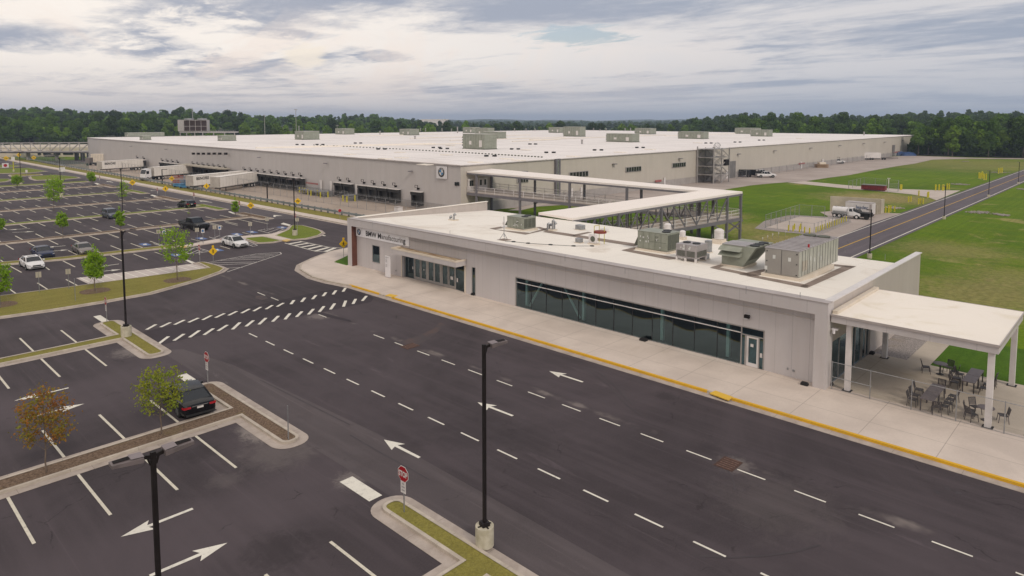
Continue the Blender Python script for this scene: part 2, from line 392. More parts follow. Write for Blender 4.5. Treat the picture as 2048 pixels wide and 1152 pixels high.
G_FIELD = grass('field_grass', (.062, .118, .007), (.118, .185, .008), (.155, .185, .010), (.36, .27, .13), .8, .025, [(g(x_, y_).x, g(x_, y_).y, r_, a_) for x_, y_, r_, a_ in ((1985, 590, 11, .55), (2040, 555, 8, .45), (1900, 625, 6, .4), (1760, 396, 16, .75), (1570, 480, 9, .7), (1500, 455, 8, .5), (1430, 430, 8, .6), (1990, 330, 60, .4), (1240, 412, 6, .7), (1900, 500, 10, .45))])
G_ISL = grass('verge_grass', (.20, .175, .045), (.225, .195, .050), (.17, .17, .036), (.28, .205, .09), .5, .15)
G_GREEN = grass('lawn_grass', (.145, .185, .028), (.17, .19, .028), (.12, .17, .025), (.18, .15, .05), .3, .1)
G_LUSH = grass('lush_grass', (.050, .105, .010), (.07, .14, .013), (.09, .165, .015), (.09, .12, .02), .3, .3)
t = NT('bark_mulch'); p = t.coord(); a_ = t.noise(p, 9, 6, .8); b_ = t.noise(p, .8, 5, .6)
c = t.mix(t.ramp(a_, .35, .68), (.085, .055, .038), (.235, .165, .118)); c = t.mix(t.math('MULTIPLY', t.ramp(b_, .5, .7), .5), c, (.16, .125, .06))
t.bump(a_, .8, .04); MULCH = t.set(c, .95, 0, .1)
t = NT('loose_gravel'); p = t.coord(); vo = t.new('ShaderNodeTexVoronoi'); t.L.new(p, vo.inputs['Vector']); vo.inputs['Scale'].default_value = 9
c = t.mix(t.ramp(t.noise(p, 11, 4, .8), .35, .65), (.19, .165, .155), (.42, .375, .35)); c = t.mix(t.math('MULTIPLY', t.ramp(t.noise(p, .5, 5), .5, .7), .5), c, (.26, .205, .13))
t.bump(vo.outputs[0], .9, .04); STONES = t.set(c, .95, 0, .1)
def paint(name, col, wear=.35, under=(.10, .085, .085)):
    t = NT(name); p = t.coord(); n = t.noise(p, 3.2, 10, .8); n2 = t.noise(p, .5, 6, .7)
    c = t.mix(t.math('MULTIPLY', t.ramp(n, .50, .70), wear + .15), col, under); c = t.mix(t.ramp(n2, .3, .75), c, t.mix(.5, c, tuple(x * .75 for x in col)))
    return t.set(c, .8, 0, .3)
P_WHITE = paint('white_road_paint', (.70, .66, .58)); P_STALL = paint('stall_paint', (.62, .57, .47), .45)
P_WORNW = paint('worn_white_paint', (.60, .56, .52), .8)
P_YEL = paint('yellow_kerb_paint', (.66, .37, .02), .25, (.4, .34, .28)); P_TACT = paint('tactile_yellow', (.68, .42, .05), .2, (.45, .38, .25))
P_BUFF = paint('buff_tactile', (.62, .43, .16), .3, (.4, .34, .28)); P_BLUE = paint('blue_road_paint', (.10, .16, .34), .5)
P_CENT = paint('yellow_line_paint', (.55, .33, .05), .2)
def panel(name, col, axis, period, width=.03, dark=.80, off=0.0, rough=.5, hz=0):
    t = NT(name); p = t.coord(); s = t.sepxyz(p); n = t.noise(p, .25, 5, .6)
    c = t.mix(t.ramp(n, .3, .7), col, tuple(x * .95 for x in col))
    run = t.noise(t.coord('pos', (1, 1, .12)), 1.2, 6, .7); c = t.mix(t.math('MULTIPLY', t.ramp(run, .45, .75), .32), c, tuple(x * y for x, y in zip(col, (.82, .78, .72))))
    k = t.math('FLOOR', t.math('DIVIDE', t.math('ADD', s[axis], off + 1000 * period), period)); wn = t.new('ShaderNodeTexWhiteNoise', noise_dimensions='1D'); t.L.new(k, wn.inputs['W'])
    c = t.mix(t.math('MULTIPLY', wn.outputs[0], .5), c, t.mix(1.0, c, (.93, .93, .93), 'MULTIPLY'))
    ln = t.lines(s[axis], period, width, off)
    if hz: ln = t.math('MAXIMUM', ln, t.lines(s[2], hz, width))
    c = t.mix(ln, c, tuple(x * dark for x in col)); t.bump(ln, .3, -.01)
    return t.set(c, rough, 0, .4)
W_FACADE = panel('facade_panels', (.545, .505, .502), 1, 1.12, .03, .74)
W_FRAME = panel('fascia_panels', (.515, .475, .472), 1, 2.24, .03, .74)
W_END = panel('end_wall_panels', (.47, .415, .385), 0, 1.12, .03, .78)
W_DOCK = panel('factory_panels', (.505, .468, .458), 1, 1.0, .05, .93)
W_MAIN = panel('factory_side_panels', (.52, .47, .415), 0, 1.0, .05, .92)
def roofing(name, col, dirt, px, py, seam=.86, dscale=.12, damt=.85):
    t = NT(name); p = t.coord(); s = t.sepxyz(p); n = t.noise(p, .05, 6, .6, .5); n2 = t.noise(p, dscale, 8, .68, .8)
    c = t.mix(t.ramp(n, .35, .7), col, tuple(x * .93 for x in col)); c = t.mix(t.math('MULTIPLY', t.ramp(n2, .52, .72), damt), c, dirt)
    c = t.mix(t.math('MULTIPLY', t.ramp(t.noise(p, 3, 5, .7), .5, .8), .12), c, dirt)
    if px: c = t.mix(t.lines(s[0], px, .06 if px < 10 else .55), c, tuple(x * seam for x in col))
    if py: c = t.mix(t.lines(s[1], py, .06 if py < 10 else .55), c, tuple(x * seam for x in col))
    return t.set(c, .75, 0, .3)
ROOF_A = roofing('entrance_roofing', (.80, .745, .675), (.60, .52, .44), 0, 3.05, .84)
ROOF_B = roofing('factory_roofing', (.78, .725, .70), (.58, .52, .48), 15, 22, .70, .035, .75)
ROOF_C = roofing('canopy_roofing', (.81, .74, .66), (.68, .60, .47), 0, 0, .9, .3)
ROOF_D = roofing('bridge_roofing', (.80, .73, .68), (.69, .62, .55), 3, 0, .92, .2, .4)
TRIM = pm('metal_trim', (.40, .355, .34), (.36, .315, .30), 1, .45)
WHITE = pm('white_metal', (.66, .62, .61), (.60, .56, .545), 1.5, .45)
WHITEP = pm('white_panel', (.70, .67, .68), (.66, .63, .64), 1.5, .4)
CREAM = pm('cream_coping', (.66, .58, .49), (.60, .52, .42), .8, .6)
BROWN = pm('rust_brown_panel', (.125, .048, .032), (.10, .037, .026), 1.2, .6)
ALU = pm('aluminium_frame', (.40, .375, .36), (.34, .32, .31), 2, .4, .5)
STEEL = pm('painted_steel', (.165, .155, .17), (.145, .135, .15), 1, .5)
STEELL = pm('light_steel', (.36, .335, .33), (.30, .28, .27), 2, .5)
GALV = pm('galvanised_steel', (.36, .36, .37), (.27, .275, .285), 3, .42, .6)
GALVD = pm('dull_galvanised', (.25, .245, .25), (.19, .19, .19), 3, .6, .2)
RAILBL = pm('guard_rail_steel', (.22, .245, .27), (.30, .33, .36), .15, .5, .4, coords='pos')
BRONZE = pm('dark_bronze', (.011, .008, .008), (.016, .012, .012), 3, .55, spec=.2)
LAMPG = pm('lamp_housing', (.155, .125, .125), (.12, .098, .097), 4, .45)
BLACK = pm('black_rubber', (.012, .012, .013), (.020, .019, .019), 5, .75)
CURT = pm('dock_curtain', (.018, .017, .018), (.030, .028, .028), 1, .7)
DOORG = pm('roller_door', (.20, .19, .185), (.16, .15, .15), 1, .5)
AC_G = pm('sage_metal', (.275, .285, .235), (.225, .235, .19), 1.3, .5)
AC_GD = pm('sage_coil', (.105, .11, .085), (.085, .09, .07), 4, .7)
AC_T = pm('grey_unit_metal', (.33, .30, .30), (.28, .255, .255), 1.3, .45)
AC_L = pm('pale_sage_panel', (.42, .415, .36), (.36, .355, .31), 1, .45)
AC_R = pm('ribbed_unit_roof', (.37, .345, .35), (.31, .285, .29), 1, .4)
AC_F = pm('unit_front', (.31, .29, .265), (.275, .255, .235), .8, .5)
FAN = pm('fan_black', (.02, .02, .022), (.035, .035, .036), 8, .6)
WMAT = pm('walkway_mat', (.215, .165, .135), (.26, .205, .17), 1.0, .95)
LABEL = pm('white_sticker', (.62, .62, .60)); DARKTXT = pm('dark_lettering', (.03, .028, .03), (.035, .032, .034), 2, .5)
GREYTXT = pm('grey_lettering', (.33, .31, .31), (.29, .27, .27), 2, .4)
YELP = pm('yellow_bollard', (.50, .44, .02), (.42, .36, .02), 2, .6); YELS = pm('yellow_sign', (.75, .47, .005), (.68, .41, .005), 2, .5)
REDS = pm('red_sign', (.36, .006, .014), (.30, .006, .012), 2, .45); SIGNW = pm('sign_white', (.66, .62, .60), (.58, .54, .52), 3, .5)
BLUES = pm('blue_panel', (.03, .12, .30), (.04, .15, .34), 3, .5); SIGNB = pm('sign_back', (.42, .38, .31), (.36, .32, .26), 3, .5)
REDB = pm('dumpster_red', (.20, .020, .028), (.15, .016, .02), 1, .6); BLUET = pm('blue_tarp', (.01, .035, .11), (.015, .05, .15), 1, .6)
WOODB = pm('timber', (.33, .22, .14), (.26, .17, .10), 2, .8); FURN = pm('patio_charcoal', (.045, .038, .040), (.06, .05, .052), 4, .55)
TABT = pm('table_top', (.125, .10, .105), (.10, .08, .084), 4, .5)
BARK = pm('tree_bark', (.17, .125, .095), (.10, .075, .058), 8, .95, stretch=(1, 1, .2)); BARKD = pm('forest_bark', (.12, .10, .08), (.08, .065, .052), 2, .95)
WBLOCK = pm('precast_wall', (.46, .405, .32), (.36, .32, .25), .5, .9)
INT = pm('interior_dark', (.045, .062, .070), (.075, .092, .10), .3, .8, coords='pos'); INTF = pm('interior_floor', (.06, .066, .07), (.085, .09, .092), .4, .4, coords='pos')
INTC = pm('interior_column', (.66, .78, .74), (.60, .72, .68), 1, .6)
ORANGE = pm('orange_cone', (.6, .09, .02)); LIFTB = pm('lift_blue', (.05, .16, .30), (.07, .22, .38), 2, .5); LIFTR = pm('lift_red', (.42, .12, .09), (.34, .10, .08), 2, .5)
def glass(name, tint=(.45, .60, .60), refl=1.0, warp=.0, density=.55):
    t = NT(name); n = t.n; m = t.m
    tr = t.new('ShaderNodeBsdfTransparent'); tr.inputs[0].default_value = (*tint, 1)
    gl = t.new('ShaderNodeBsdfGlossy'); gl.inputs[0].default_value = (.62, .86, .97, 1); gl.inputs['Roughness'].default_value = .015
    fr = t.new('ShaderNodeFresnel'); fr.inputs[0].default_value = 1.85
    if warp:
        b = t.new('ShaderNodeBump'); b.inputs['Strength'].default_value = warp; b.inputs['Distance'].default_value = .05
        t.L.new(t.noise(t.coord('pos', (1, 1, .8)), .38, 1, .4), b.inputs['Height']); t.L.new(b.outputs[0], gl.inputs['Normal'])
    mx = t.new('ShaderNodeMixShader'); f = t.math('MULTIPLY', fr.outputs[0], refl, True)
    t.L.new(f, mx.inputs[0]); t.L.new(tr.outputs[0], mx.inputs[1]); t.L.new(gl.outputs[0], mx.inputs[2])
    t.L.new(mx.outputs[0], n['Material Output'].inputs[0]); return m
GLASS = glass('window_glass', (.68, .86, .86), 1.6, .2); GLASSD = glass('door_glass', (.42, .60, .64), 1.3, .05)
t = NT('dark_window'); t.set((.018, .022, .024), .08, 0, .6); DWIN = t.m
t = NT('car_glass'); t.set((.012, .014, .017), .06, 0, .6); CGLASS = t.m
def carpaint(name, col, met=.0, rough=.32):
    t = NT(name); p = t.coord('obj'); t.set(t.mix(t.ramp(t.noise(p, .7, 3), .3, .7), col, tuple(x * .92 for x in col)), rough, met, .2)
    t.b.inputs['Coat Weight'].default_value = .12; t.b.inputs['Coat Roughness'].default_value = .08; return t.m
PB = carpaint('black_paint', (.006, .006, .008), rough=.25); PW = carpaint('white_paint', (.68, .66, .66)); PN = carpaint('navy_paint', (.012, .020, .060))
PG = carpaint('grey_paint', (.20, .175, .165), .3); PS = carpaint('slate_paint', (.075, .085, .115), .3); PD = carpaint('charcoal_paint', (.009, .009, .011))
RIM = pm('alloy_rim', (.20, .20, .20), (.15, .15, .15), 3, .35, .6); CHROME = pm('chrome_trim', (.62, .62, .62), (.55, .55, .55), 3, .2, .9)
HLAMP = pm('headlamp_lens', (.50, .50, .50), (.38, .38, .40), 6, .15); TLAMP = pm('tail_lamp_lens', (.40, .012, .02), (.30, .01, .015), 6, .2)
TRAILW = pm('trailer_white', (.76, .71, .66), (.70, .65, .60), .4, .5); TRAILE = pm('trailer_edge', (.42, .38, .34), (.34, .30, .27), 1, .5)
# ---------------------------------------------------------------- the ground
def structure(name, mb, mat, parent=None, **k):
    o = mb.build(name, mat, parent, **k)
    if parent is None: o['kind'] = 'structure'
    return o
# grass ground with woodland hills rising far off
def hill(x, y):
    d = math.hypot(x, y); a = math.degrees(math.atan2(y, x) - HEAD)      # + is left of the view axis
    if d < 420: return 0.0
    px = CXP - math.tan(R(max(-60, min(60, a)))) * 1370
    def curve(pts):
        for (a0, v0), (a1, v1) in zip(pts, pts[1:]):
            if px <= a1: return v0 + (v1 - v0) * max(0, (px - a0)) / (a1 - a0)
        return pts[-1][1]
    rise = curve([(-800, 11), (-100, 11), (300, 9.5), (560, 6.5), (760, 3), (900, -3), (1200, -6), (1350, -1), (1480, 3.5), (1700, 7), (2100, 6), (3000, 6)])
    k = min(1, max(0, (d - 460) / 420)); k = k * k * (3 - 2 * k)
    h = rise * k + k * 2.2 * (math.sin(x * .021 + y * .013) + math.sin(x * .011 - y * .024 + 2) + .6 * math.sin(x * .05 + 1) * math.sin(y * .043))
    if d > 1200: h += (-6 - rise) * min(1, (d - 1200) / 500) * .6
    far = max(0, min(1, (d - 2600) / 2200))
    h += far * (9 + 4 * math.sin(a * .35 + 1) + 3 * math.sin(a * 1.1))
    return h
gm = MB(); rings = [0, 60, 150, 260, 360, 420, 500, 580, 660, 740, 830, 950, 1150, 1400, 1800, 2400, 3000, 3700, 4500, 5400, 6500, 9000, 14000]; NA = 96
vs = [(0, 0, -.03)]
for r in rings[1:]:
    for i in range(NA):
        t_ = 2 * math.pi * i / NA; x, y = r * math.cos(t_), r * math.sin(t_); vs.append((x, y, hill(x, y) - .03))
fs = [(0, 1 + i, 1 + (i + 1) % NA) for i in range(NA)]
for k in range(len(rings) - 2):
    for i in range(NA):
        a0 = 1 + k * NA + i; a1 = 1 + k * NA + (i + 1) % NA; fs.append((a0, a0 + NA, a1 + NA, a1))
gm.add(vs, fs); GROUND = structure('ground', gm, G_FIELD, smooth=60)

# asphalt of the parking lot and the streets round it
LOTPOLY = [(-90, -40), (37.6, -40), (37.6, 60), (38.4, 72), (60.9, 95), (60.9, 430), (-90, 430)]
LOT = structure('parking_lot', MB().sheet([(-90, -40), (38.2, -40), (38.2, 66), (60.9, 66), (60.9, 430), (-90, 430)], 0), A_LOT)
def part(name, mb, mat, parent=LOT, **k): return mb.build(name, mat, parent, **k)
# worn strip along the row ends, fresher patch in the crossing, lighter west lane
part('worn_strip', MB().sheet([(17.6, -20), (21.2, -20), (20.6, 14), (20.9, 30), (20.1, 46), (19.0, 51.8), (17.7, 53)], .004), A_WORN)
xw0, xw1 = g(288, 663), g(322, 689); xw2, xw3 = g(742, 596), g(690, 572)
part('fresh_patch', MB().sheet([g(285, 664), g(322, 690), g(480, 652), g(625, 628), g(742, 604), g(748, 596), g(700, 574), g(640, 583), g(560, 600), g(440, 628)], .004), A_NEW)
part('lane_surface', MB().sheet([(55.9, 109.5), (60.7, 104), (60.7, 430), (55.6, 430), (56.3, 200)], .004), A_LANE)
False and part('drive_surface', MB().sheet([(39, 73.5), (47.5, 78), (50, 77.5), (60.7, 78), (60.7, 103), (56.4, 108), (55.2, 95), (50, 88.5), (45, 87)], .004), A_LANE)
part('patch_seam', MB().sheet([g(566, 606), g(572, 605), g(700, 640), g(704, 645), g(650, 633)], .010), A_NEW)
RUST = pm('rust_wash', (.082, .054, .050), (.058, .046, .049), .8, .9, coords='pos', lo=.3, hi=.6)
part('rust_stain', MB().sheet([g(800, 683), g(835, 672), g(868, 657), g(880, 645), g(892, 650), g(866, 672), g(838, 690), g(806, 688)], .008), RUST)
part('rust_stain', MB().sheet([g(512, 592), g(530, 590), g(536, 597), g(524, 600), g(510, 597)], .008), RUST)
OIL = pm('oil_stain', (.036, .029, .033), (.052, .042, .046), 3, .8, coords='pos')
for cx, cy, r_ in ((1875, 985, .16), (1895, 978, .18), (1917, 986, .16)):
    q = g(cx, cy); rr = random.Random(cx)
    part('oil_stain', MB().sheet([(q.x + r_ * rr.uniform(.6, 1.1) * math.cos(a * .7), q.y + r_ * rr.uniform(.6, 1.1) * math.sin(a * .7)) for a in range(9)], .008), OIL)

# ---- painted markings
def seg(mb, a, b, wd, z=.012, m=0):
    a = Vector((a[0], a[1])); b = Vector((b[0], b[1])); d = (b - a).normalized(); n = Vector((-d.y, d.x)) * wd / 2
    mb.sheet([a + n, a - n, b - n, b + n], z, m)
st = MB()
ROWS = [17.9, 38.05, 58.15]
for y0 in ROWS:
    for k in range(0, 9):
        x = 13.98 - 2.76 * k
        seg(st, (x, y0 + .8), (x, y0 + 5.55), .13); seg(st, (x, y0 - 1.05), (x, y0 - 6.1), .13)
def seglist(lst, wd=.13):
    for a, b in lst: seg(st, g(*a), g(*b), wd)
seglist([((12.5, 574), (36, 590)), ((75, 566), (100, 582)), ((132, 559), (160, 574)),
         ((21, 533), (43, 545)), ((85, 530), (99, 540)), ((126, 522), (150, 534)), ((221, 511), (244, 522)), ((267, 508), (295, 519)), ((310, 503), (330, 511))])
def row(y0, x0, x1, up=True, lo=True, slope=0.0, off=0.0):
    k = 0
    while True:
        x = x1 - 2.5 * k
        if x < x0: break
        ys = y0 + slope * (x1 - x)
        if lo: seg(st, (x, ys - 1.1), (x, ys - 6.2), .15)
        if up: seg(st, (x, ys + 1.6), (x, ys + 6.4), .15)
        k += 1
for k in range(9):                                     # upper side of the green strip nearest the cars
    x = 36.0 - 2.45 * k; seg(st, (x, 96.9 + .08 * k), (x, 101.9 + .1 * k), .13)
row(114.6, 14, 51.5); row(134.9, 14, 51.9); row(155.2, 14, 52.3); row(175.6, 14, 52.3); row(196.2, 14, 52.3); row(211.6, 20, 52.3, up=False)
part('stall_line', st, P_STALL)['kind'] = 'stuff'
d1 = MB(); d2 = MB()
for k in range(-5, 12):
    y = 23.3 + 2.79 * k
    if 52 > y > -6 : seg(d1, (24.1, y - .7), (24.1, y + .7), .11)
for k in range(-9, 9):
    y = 24.45 + 2.755 * k
    if y < 45.5: seg(d2, (30.75, y - .7), (30.75, y + .7), .10)
for a, b in (((515, 585), (530, 591)), ((542, 595), (557, 601)), ((637, 629), (653, 635))): seg(d2, g(*a), g(*b), .10)
part('lane_dashes', d1, P_WHITE); part('lane_dashes', d2, P_WHITE)
def arrow(tip, tail, wd=.44, mat=P_WHITE):
    a = Vector(tip[:2]); b = Vector(tail[:2]); d = (b - a); Ln = d.length; d.normalize(); n = Vector((-d.y, d.x))
    s_ = wd * .22; m = MB(); q = lambda u, v: a + d * u * Ln + n * v
    m.sheet([q(0, 0), q(.42, wd), q(.36, s_), q(1, s_ * .9), q(1, -s_ * .9), q(.36, -s_), q(.42, -wd)], .012)
    part('lane_arrow', m, mat)
arrow((20.72, 29.15), (20.8, 26.25)); arrow((27.48, 29.05), (27.58, 26.2)); arrow((34.36, 29.25), (34.4, 26.4))
for yy in (0, 20.1): arrow((8.25, 29.92 + yy * .975), (11.1, 29.88 + yy * .975)); arrow((11.08, 26.38 + yy * .975), (8.2, 26.5 + yy * .975))
for a, b in (((195, 534), (238, 528)), ((243, 539), (192, 544)), ((92, 495), (131, 491.5)), ((137, 499.5), (98, 503)), ((15, 460), (60, 457)), ((70, 463), (25, 465)),
             ((362, 414), (338, 414))): arrow(g(*a), g(*b), .45)
for a, b in (((398, 401), (424, 405)), ((633, 468), (651, 472)), ((214, 362.5), (226, 365)), ((300, 381.5), (312, 381)), ((38, 326), (26, 327.5)), ((85, 350), (76, 349))): arrow(g(*a), g(*b), .75)
tj = MB(); tj.sheet([g(547, 430.2), g(551, 430.2), g(551, 434), g(547, 434)], .012); tj.sheet([g(551, 430.4), g(565, 431.4), g(551, 432.2)], .012)
part('turn_arrow', tj, P_WHITE)
for x0, x1, y0, y1 in ((16.75, 17.45, 24.75, 27.15), (16.6, 17.25, 44.2, 46.6), (16.95, 17.5, 63.6, 66.2)):
    part('stop_line', MB().sheet([(x0, y0), (x1, y0), (x1, y1), (x0, y1)], .012), P_WHITE)
for q4 in (((369, 520), (374, 519), (392, 526), (385, 528)), ((561, 448), (567, 445.5), (582, 450), (578, 452)), ((456, 423.5), (460, 422.8), (472, 427), (466, 428)), ((300, 390.3), (305, 389.5), (316, 392.5), (311, 394)), ((188, 366.5), (193, 366), (201, 368.2), (196, 369.5))):
    part('stop_line', MB().sheet([g(*p_) for p_ in q4], .012), P_WHITE)
# block crossing of short slanted bars across the lanes
cw = MB(); TOPB = [(318, 684), (350, 682)]
for x0, y0, x1, y1 in ((317, 688, 337, 673), (348, 681.5, 368, 668), (379, 675, 399, 661), (408, 670, 427, 657), (436, 662, 455, 650), (465, 659, 480, 645),
        (492, 653, 507, 641), (518, 649, 532, 636), (545, 643.5, 557, 632), (570, 639, 580, 627), (593, 634, 604, 623), (617, 629, 627, 618), (638.5, 624, 648, 612.5), (661, 619, 669.5, 607), (687, 613.5, 691.5, 601.5), (706, 608, 711.5, 598),
        (724.5, 602, 733, 592), (293, 659.5, 312, 649), (321, 654.5, 341, 645), (349, 649.5, 369, 640), (377, 645, 397, 636), (405, 640, 423, 631), (431, 635.5, 449, 627), (457, 631, 474, 622.5), (483, 626.5, 499, 618), (507, 622.5, 522, 614),
        (532, 618.5, 545, 610.5), (554, 613.5, 567, 606), (582, 608.5, 588, 600.5), (603, 604, 610, 595.5), (625, 598.5, 632, 590.5), (646, 592.5, 652, 585), (666, 589, 672, 581), (686, 583.5, 691, 576)):
    seg(cw, g(x0, y0), g(x1, y1), .26)
part('crossing_bars', cw, P_WHITE)
# ladder crossing towards the entrance pavement
lc = MB(); A0, A1 = g(569, 486), g(688, 506); B0, B1 = g(600, 482.5), g(697, 497)
seg(lc, A0, g(632, 503), .15); seg(lc, g(632, 503), g(681, 504), .15); seg(lc, B0, g(655, 494), .15); seg(lc, g(655, 494), g(698, 497.5), .15)
for a, b in (((578, 488), (603, 483.5)), ((590, 491), (616, 486.5)), ((603, 494.5), (630, 489.5)), ((617, 498), (643, 492)), ((631, 502), (657, 495)), ((651, 503), (670, 496)), ((670, 503.8), (688, 497.5))): seg(lc, g(*a), g(*b), .55)
part('ladder_crossing', lc, P_WHITE)
def hatch(outline, strokes, wd=.13, name='hatched_marking', mat=P_WORNW):
    m = MB(); P = [g(*a) for a in outline]
    for i in range(len(P) - 1): seg(m, P[i], P[i + 1], wd)
    for a, b in strokes: seg(m, g(*a), g(*b), wd)
    part(name, m, mat)
hatch([(410, 526), (455, 518), (512, 508), (560, 505), (563, 508), (530, 519), (500, 529), (454, 544)],
      [((430, 530), (505, 527)), ((420, 526), (516, 524)), ((444, 537), (485, 535)), ((440, 521), (530, 518)), ((460, 518), (540, 514)), ((480, 515), (548, 511)), ((500, 511), (556, 508))])
for o_, s_ in (([(516, 461), (541, 467), (578, 461), (556, 456), (546, 456), (516, 461)], [((527, 463), (548, 456.5)), ((534, 466), (557, 458)), ((548, 467), (566, 459)), ((560, 466), (572, 461)), ((521, 461), (530, 458))]),
               ([(307, 487), (332, 495), (352, 492), (330, 488)], [((318, 490), (326, 488)), ((326, 493), (338, 490))]),
               ([(418, 474), (440, 481), (466, 473)], [((425, 477), (440, 471)), ((433, 480), (452, 472))]),
               ([(361, 502), (380, 508), (421, 503), (392, 495), (361, 502)], [((371, 505), (389, 496)), ((380, 507.5), (401, 498)), ((390, 507), (410, 500)), ((402, 505), (418, 502))]),
               ([(487, 486), (506, 493), (515, 491), (500, 484)], [((493, 489), (505, 486)), ((499, 491), (509, 488))])): hatch(o_, s_, .12, 'access_aisle')
for x_, y_ in ((504, 464), (565, 455), (403, 477), (474, 468.5), (352, 510), (434, 500), (290, 489)):
    q = g(x_, y_); part('wheelchair_symbol', MB().sheet([(q.x - .5, q.y - 1.1), (q.x + .5, q.y - 1.1), (q.x + .5, q.y + 1.1), (q.x - .5, q.y + 1.1)], .012), P_BLUE)
    part('wheelchair_symbol', MB().sheet([(q.x - .3, q.y - .2), (q.x + .1, q.y - .5), (q.x + .3, q.y + .5), (q.x - .1, q.y + .4)], .016), P_WHITE)
seglist([((535, 461), (510, 459)), ((485, 459), (512, 466)), ((382, 478), (405, 484)), ((440, 492), (460, 498))], .13) if False else None
ex = MB()
for a, b in (((537, 448), (505, 441)), ((450, 444.5), (475, 451)), ((420, 448), (446, 454)), ((485, 465), (512, 472)), ((382, 478), (406, 484)), ((440, 492), (460, 498)), ((310, 503), (330, 511)), ((309, 504), (332, 512))): seg(ex, g(*a), g(*b), .13)
part('bay_line', ex, P_STALL)
TYRE = pm('tyre_mark', (.046, .037, .041), (.056, .046, .050), .6, .85, coords='pos')
for pl_ in (((1165, 737), (1190, 750), (1215, 768), (1235, 790), (1255, 812), (1285, 832)), ((1174, 735), (1200, 748), (1226, 768), (1246, 790), (1266, 811)), ((1400, 1112), (1460, 1116), (1530, 1112), (1590, 1104), (1640, 1090)), ((1452, 938), (1462, 950), (1468, 965), (1470, 980)), ((700, 870), (760, 905), (860, 960)), ((520, 760), (600, 800), (700, 850))):
    tm_ = MB()
    for a, b in zip(pl_, pl_[1:]): seg(tm_, g(*a), g(*b), .10, .009)
    part('tyre_mark', tm_, TYRE)
# drain grates in the carriageway
for cx, cy in ((1456.5, 928), (820, 692.5)):
    q = g(cx, cy); gr = MB().sheet([(q.x - .62, q.y - .5), (q.x + .62, q.y - .5), (q.x + .62, q.y + .5), (q.x - .62, q.y + .5)], .012)
    for i in range(6): gr.box(q.x - .5 + i * .2, q.y - .38, .013, q.x - .44 + i * .2, q.y + .38, .03, 1)
    part('drain_grate', gr, [pm('rusty_iron', (.05, .028, .022), (.08, .04, .03), 9, .9), pm('rusty_bars', (.16, .095, .075), (.11, .06, .045), 9, .9)])

# ---- kerbed islands
def island(outline, fill, gut=.5, kerb=.17, rad=None, name='traffic_island', open_=False):
    P = fillet(outline, rad, 7) if rad else [Vector(p[:2]) for p in outline]
    if area(P) < 0: P.reverse()
    e = empty(name, (P[0].x, P[0].y, 0)); e['kind'] = 'structure'
    K = offset(P, kerb); Gt = offset(P, kerb + gut)
    MB().sheet(Gt, .018).build('gutter', C_GUT, e)
    MB().ring(K, P, .0, .15).build('kerb', C_KERB, e)
    m = MB().prism(P, .0, .135); m.build('grass_bed' if fill is not MULCH else 'mulch_bed', fill, e)
    return e
def t_island(yc, fill, xl, top=5.35, bot=5.55, hx0=16.85, hx1=17.55, half=.55):
    island([(xl, yc - half), (hx0, yc - half), (hx0, yc - bot), (hx1, yc - bot), (hx1, yc + top), (hx0, yc + top), (hx0, yc + half), (xl, yc + half)], fill,
           rad=[0, 0, .33, .33, .33, .33, 0, 0])
t_island(38.05, MULCH, -30); t_island(58.15, G_ISL, -30, 5.0, 6.2, 16.75, 17.6, .5)
t_island(17.9, G_ISL, -30, 5.9, 22)
# the big grass bed with two young trees, next to the concrete bays
island([(-20, 71.8), (11.2, 71.6), (15, 71.0), (19.1, 70.8), (23, 71.0), (28.5, 73.3), (31.8, 75.4), (32.8, 76.6), (32.9, 78.6), (32.6, 81.7), (32.25, 81.9), (31.95, 77.9), (20, 79.0), (11, 80.2), (-20, 82)], G_ISL, gut=.42)
BAYS = concrete('bay_concrete', (.52, .455, .42), (.45, .39, .36), 0, 0, .02, .3)
part('concrete_bays', MB().sheet([g(152, 556.5), g(384, 528), g(421, 538.5), g(180, 570)], .024), BAYS)
cb = MB()
for i in range(11):
    f0 = i / 11 + .03; a = g(152, 556.5).lerp(g(384, 528), f0); b = g(180, 570).lerp(g(421, 538.5), f0 * 1.0)
    seg(cb, (a.x, a.y), (b.x, b.y), .13, .029)
part('bay_line', cb, P_WHITE)
def strip(pts, wd, fill, head=None):
    """long low bed following a line of points, with a cross head at its right end"""
    P = [Vector((p[0], p[1])) for p in pts]; lo = [(p.x, p.y - wd / 2) for p in P]; hi = [(p.x, p.y + wd / 2) for p in reversed(P)]
    e = P[-1]
    if head:
        h0, h1, yb, yt = head
        return island(lo[:-1] + [(h0, e.y - wd / 2), (h0, yb), (h1, yb), (h1, yt), (h0, yt), (h0, e.y + wd / 2)] + hi[1:], fill, rad=[0] * (len(P) - 1) + [0, .3, .3, .3, .3, 0] + [0] * (len(P) - 1), gut=.45)
    return island(lo + hi, fill, gut=.4)
strip([(-10, 101), (15.7, 98.4), (22, 96.6), (34.5, 95.4)], 1.5, G_ISL)
strip([(-10, 114.6), (28, 114.6), (53.8, 114.9)], 1.3, MULCH, (54.3, 55.7, 110.2, 120.6))
strip([(-10, 134.9), (54.0, 134.6)], 1.6, G_GREEN, (54.2, 55.6, 127.6, 138.5))
strip([(-10, 155.2), (54.0, 155.2)], 1.4, MULCH, (54.2, 55.5, 148.4, 160.0))
strip([(-10, 175.6), (54.0, 175.4)], 1.8, G_GREEN, (54.2, 55.4, 168.5, 180))
strip([(-10, 196), (54.0, 196.3)], 1.5, MULCH, (54.2, 55.4, 189, 201))
strip([(0, 213.2), (29, 213.2)], 3.4, G_GREEN); strip([(31.5, 213.2), (54.6, 213.0)], 3.4, G_GREEN)
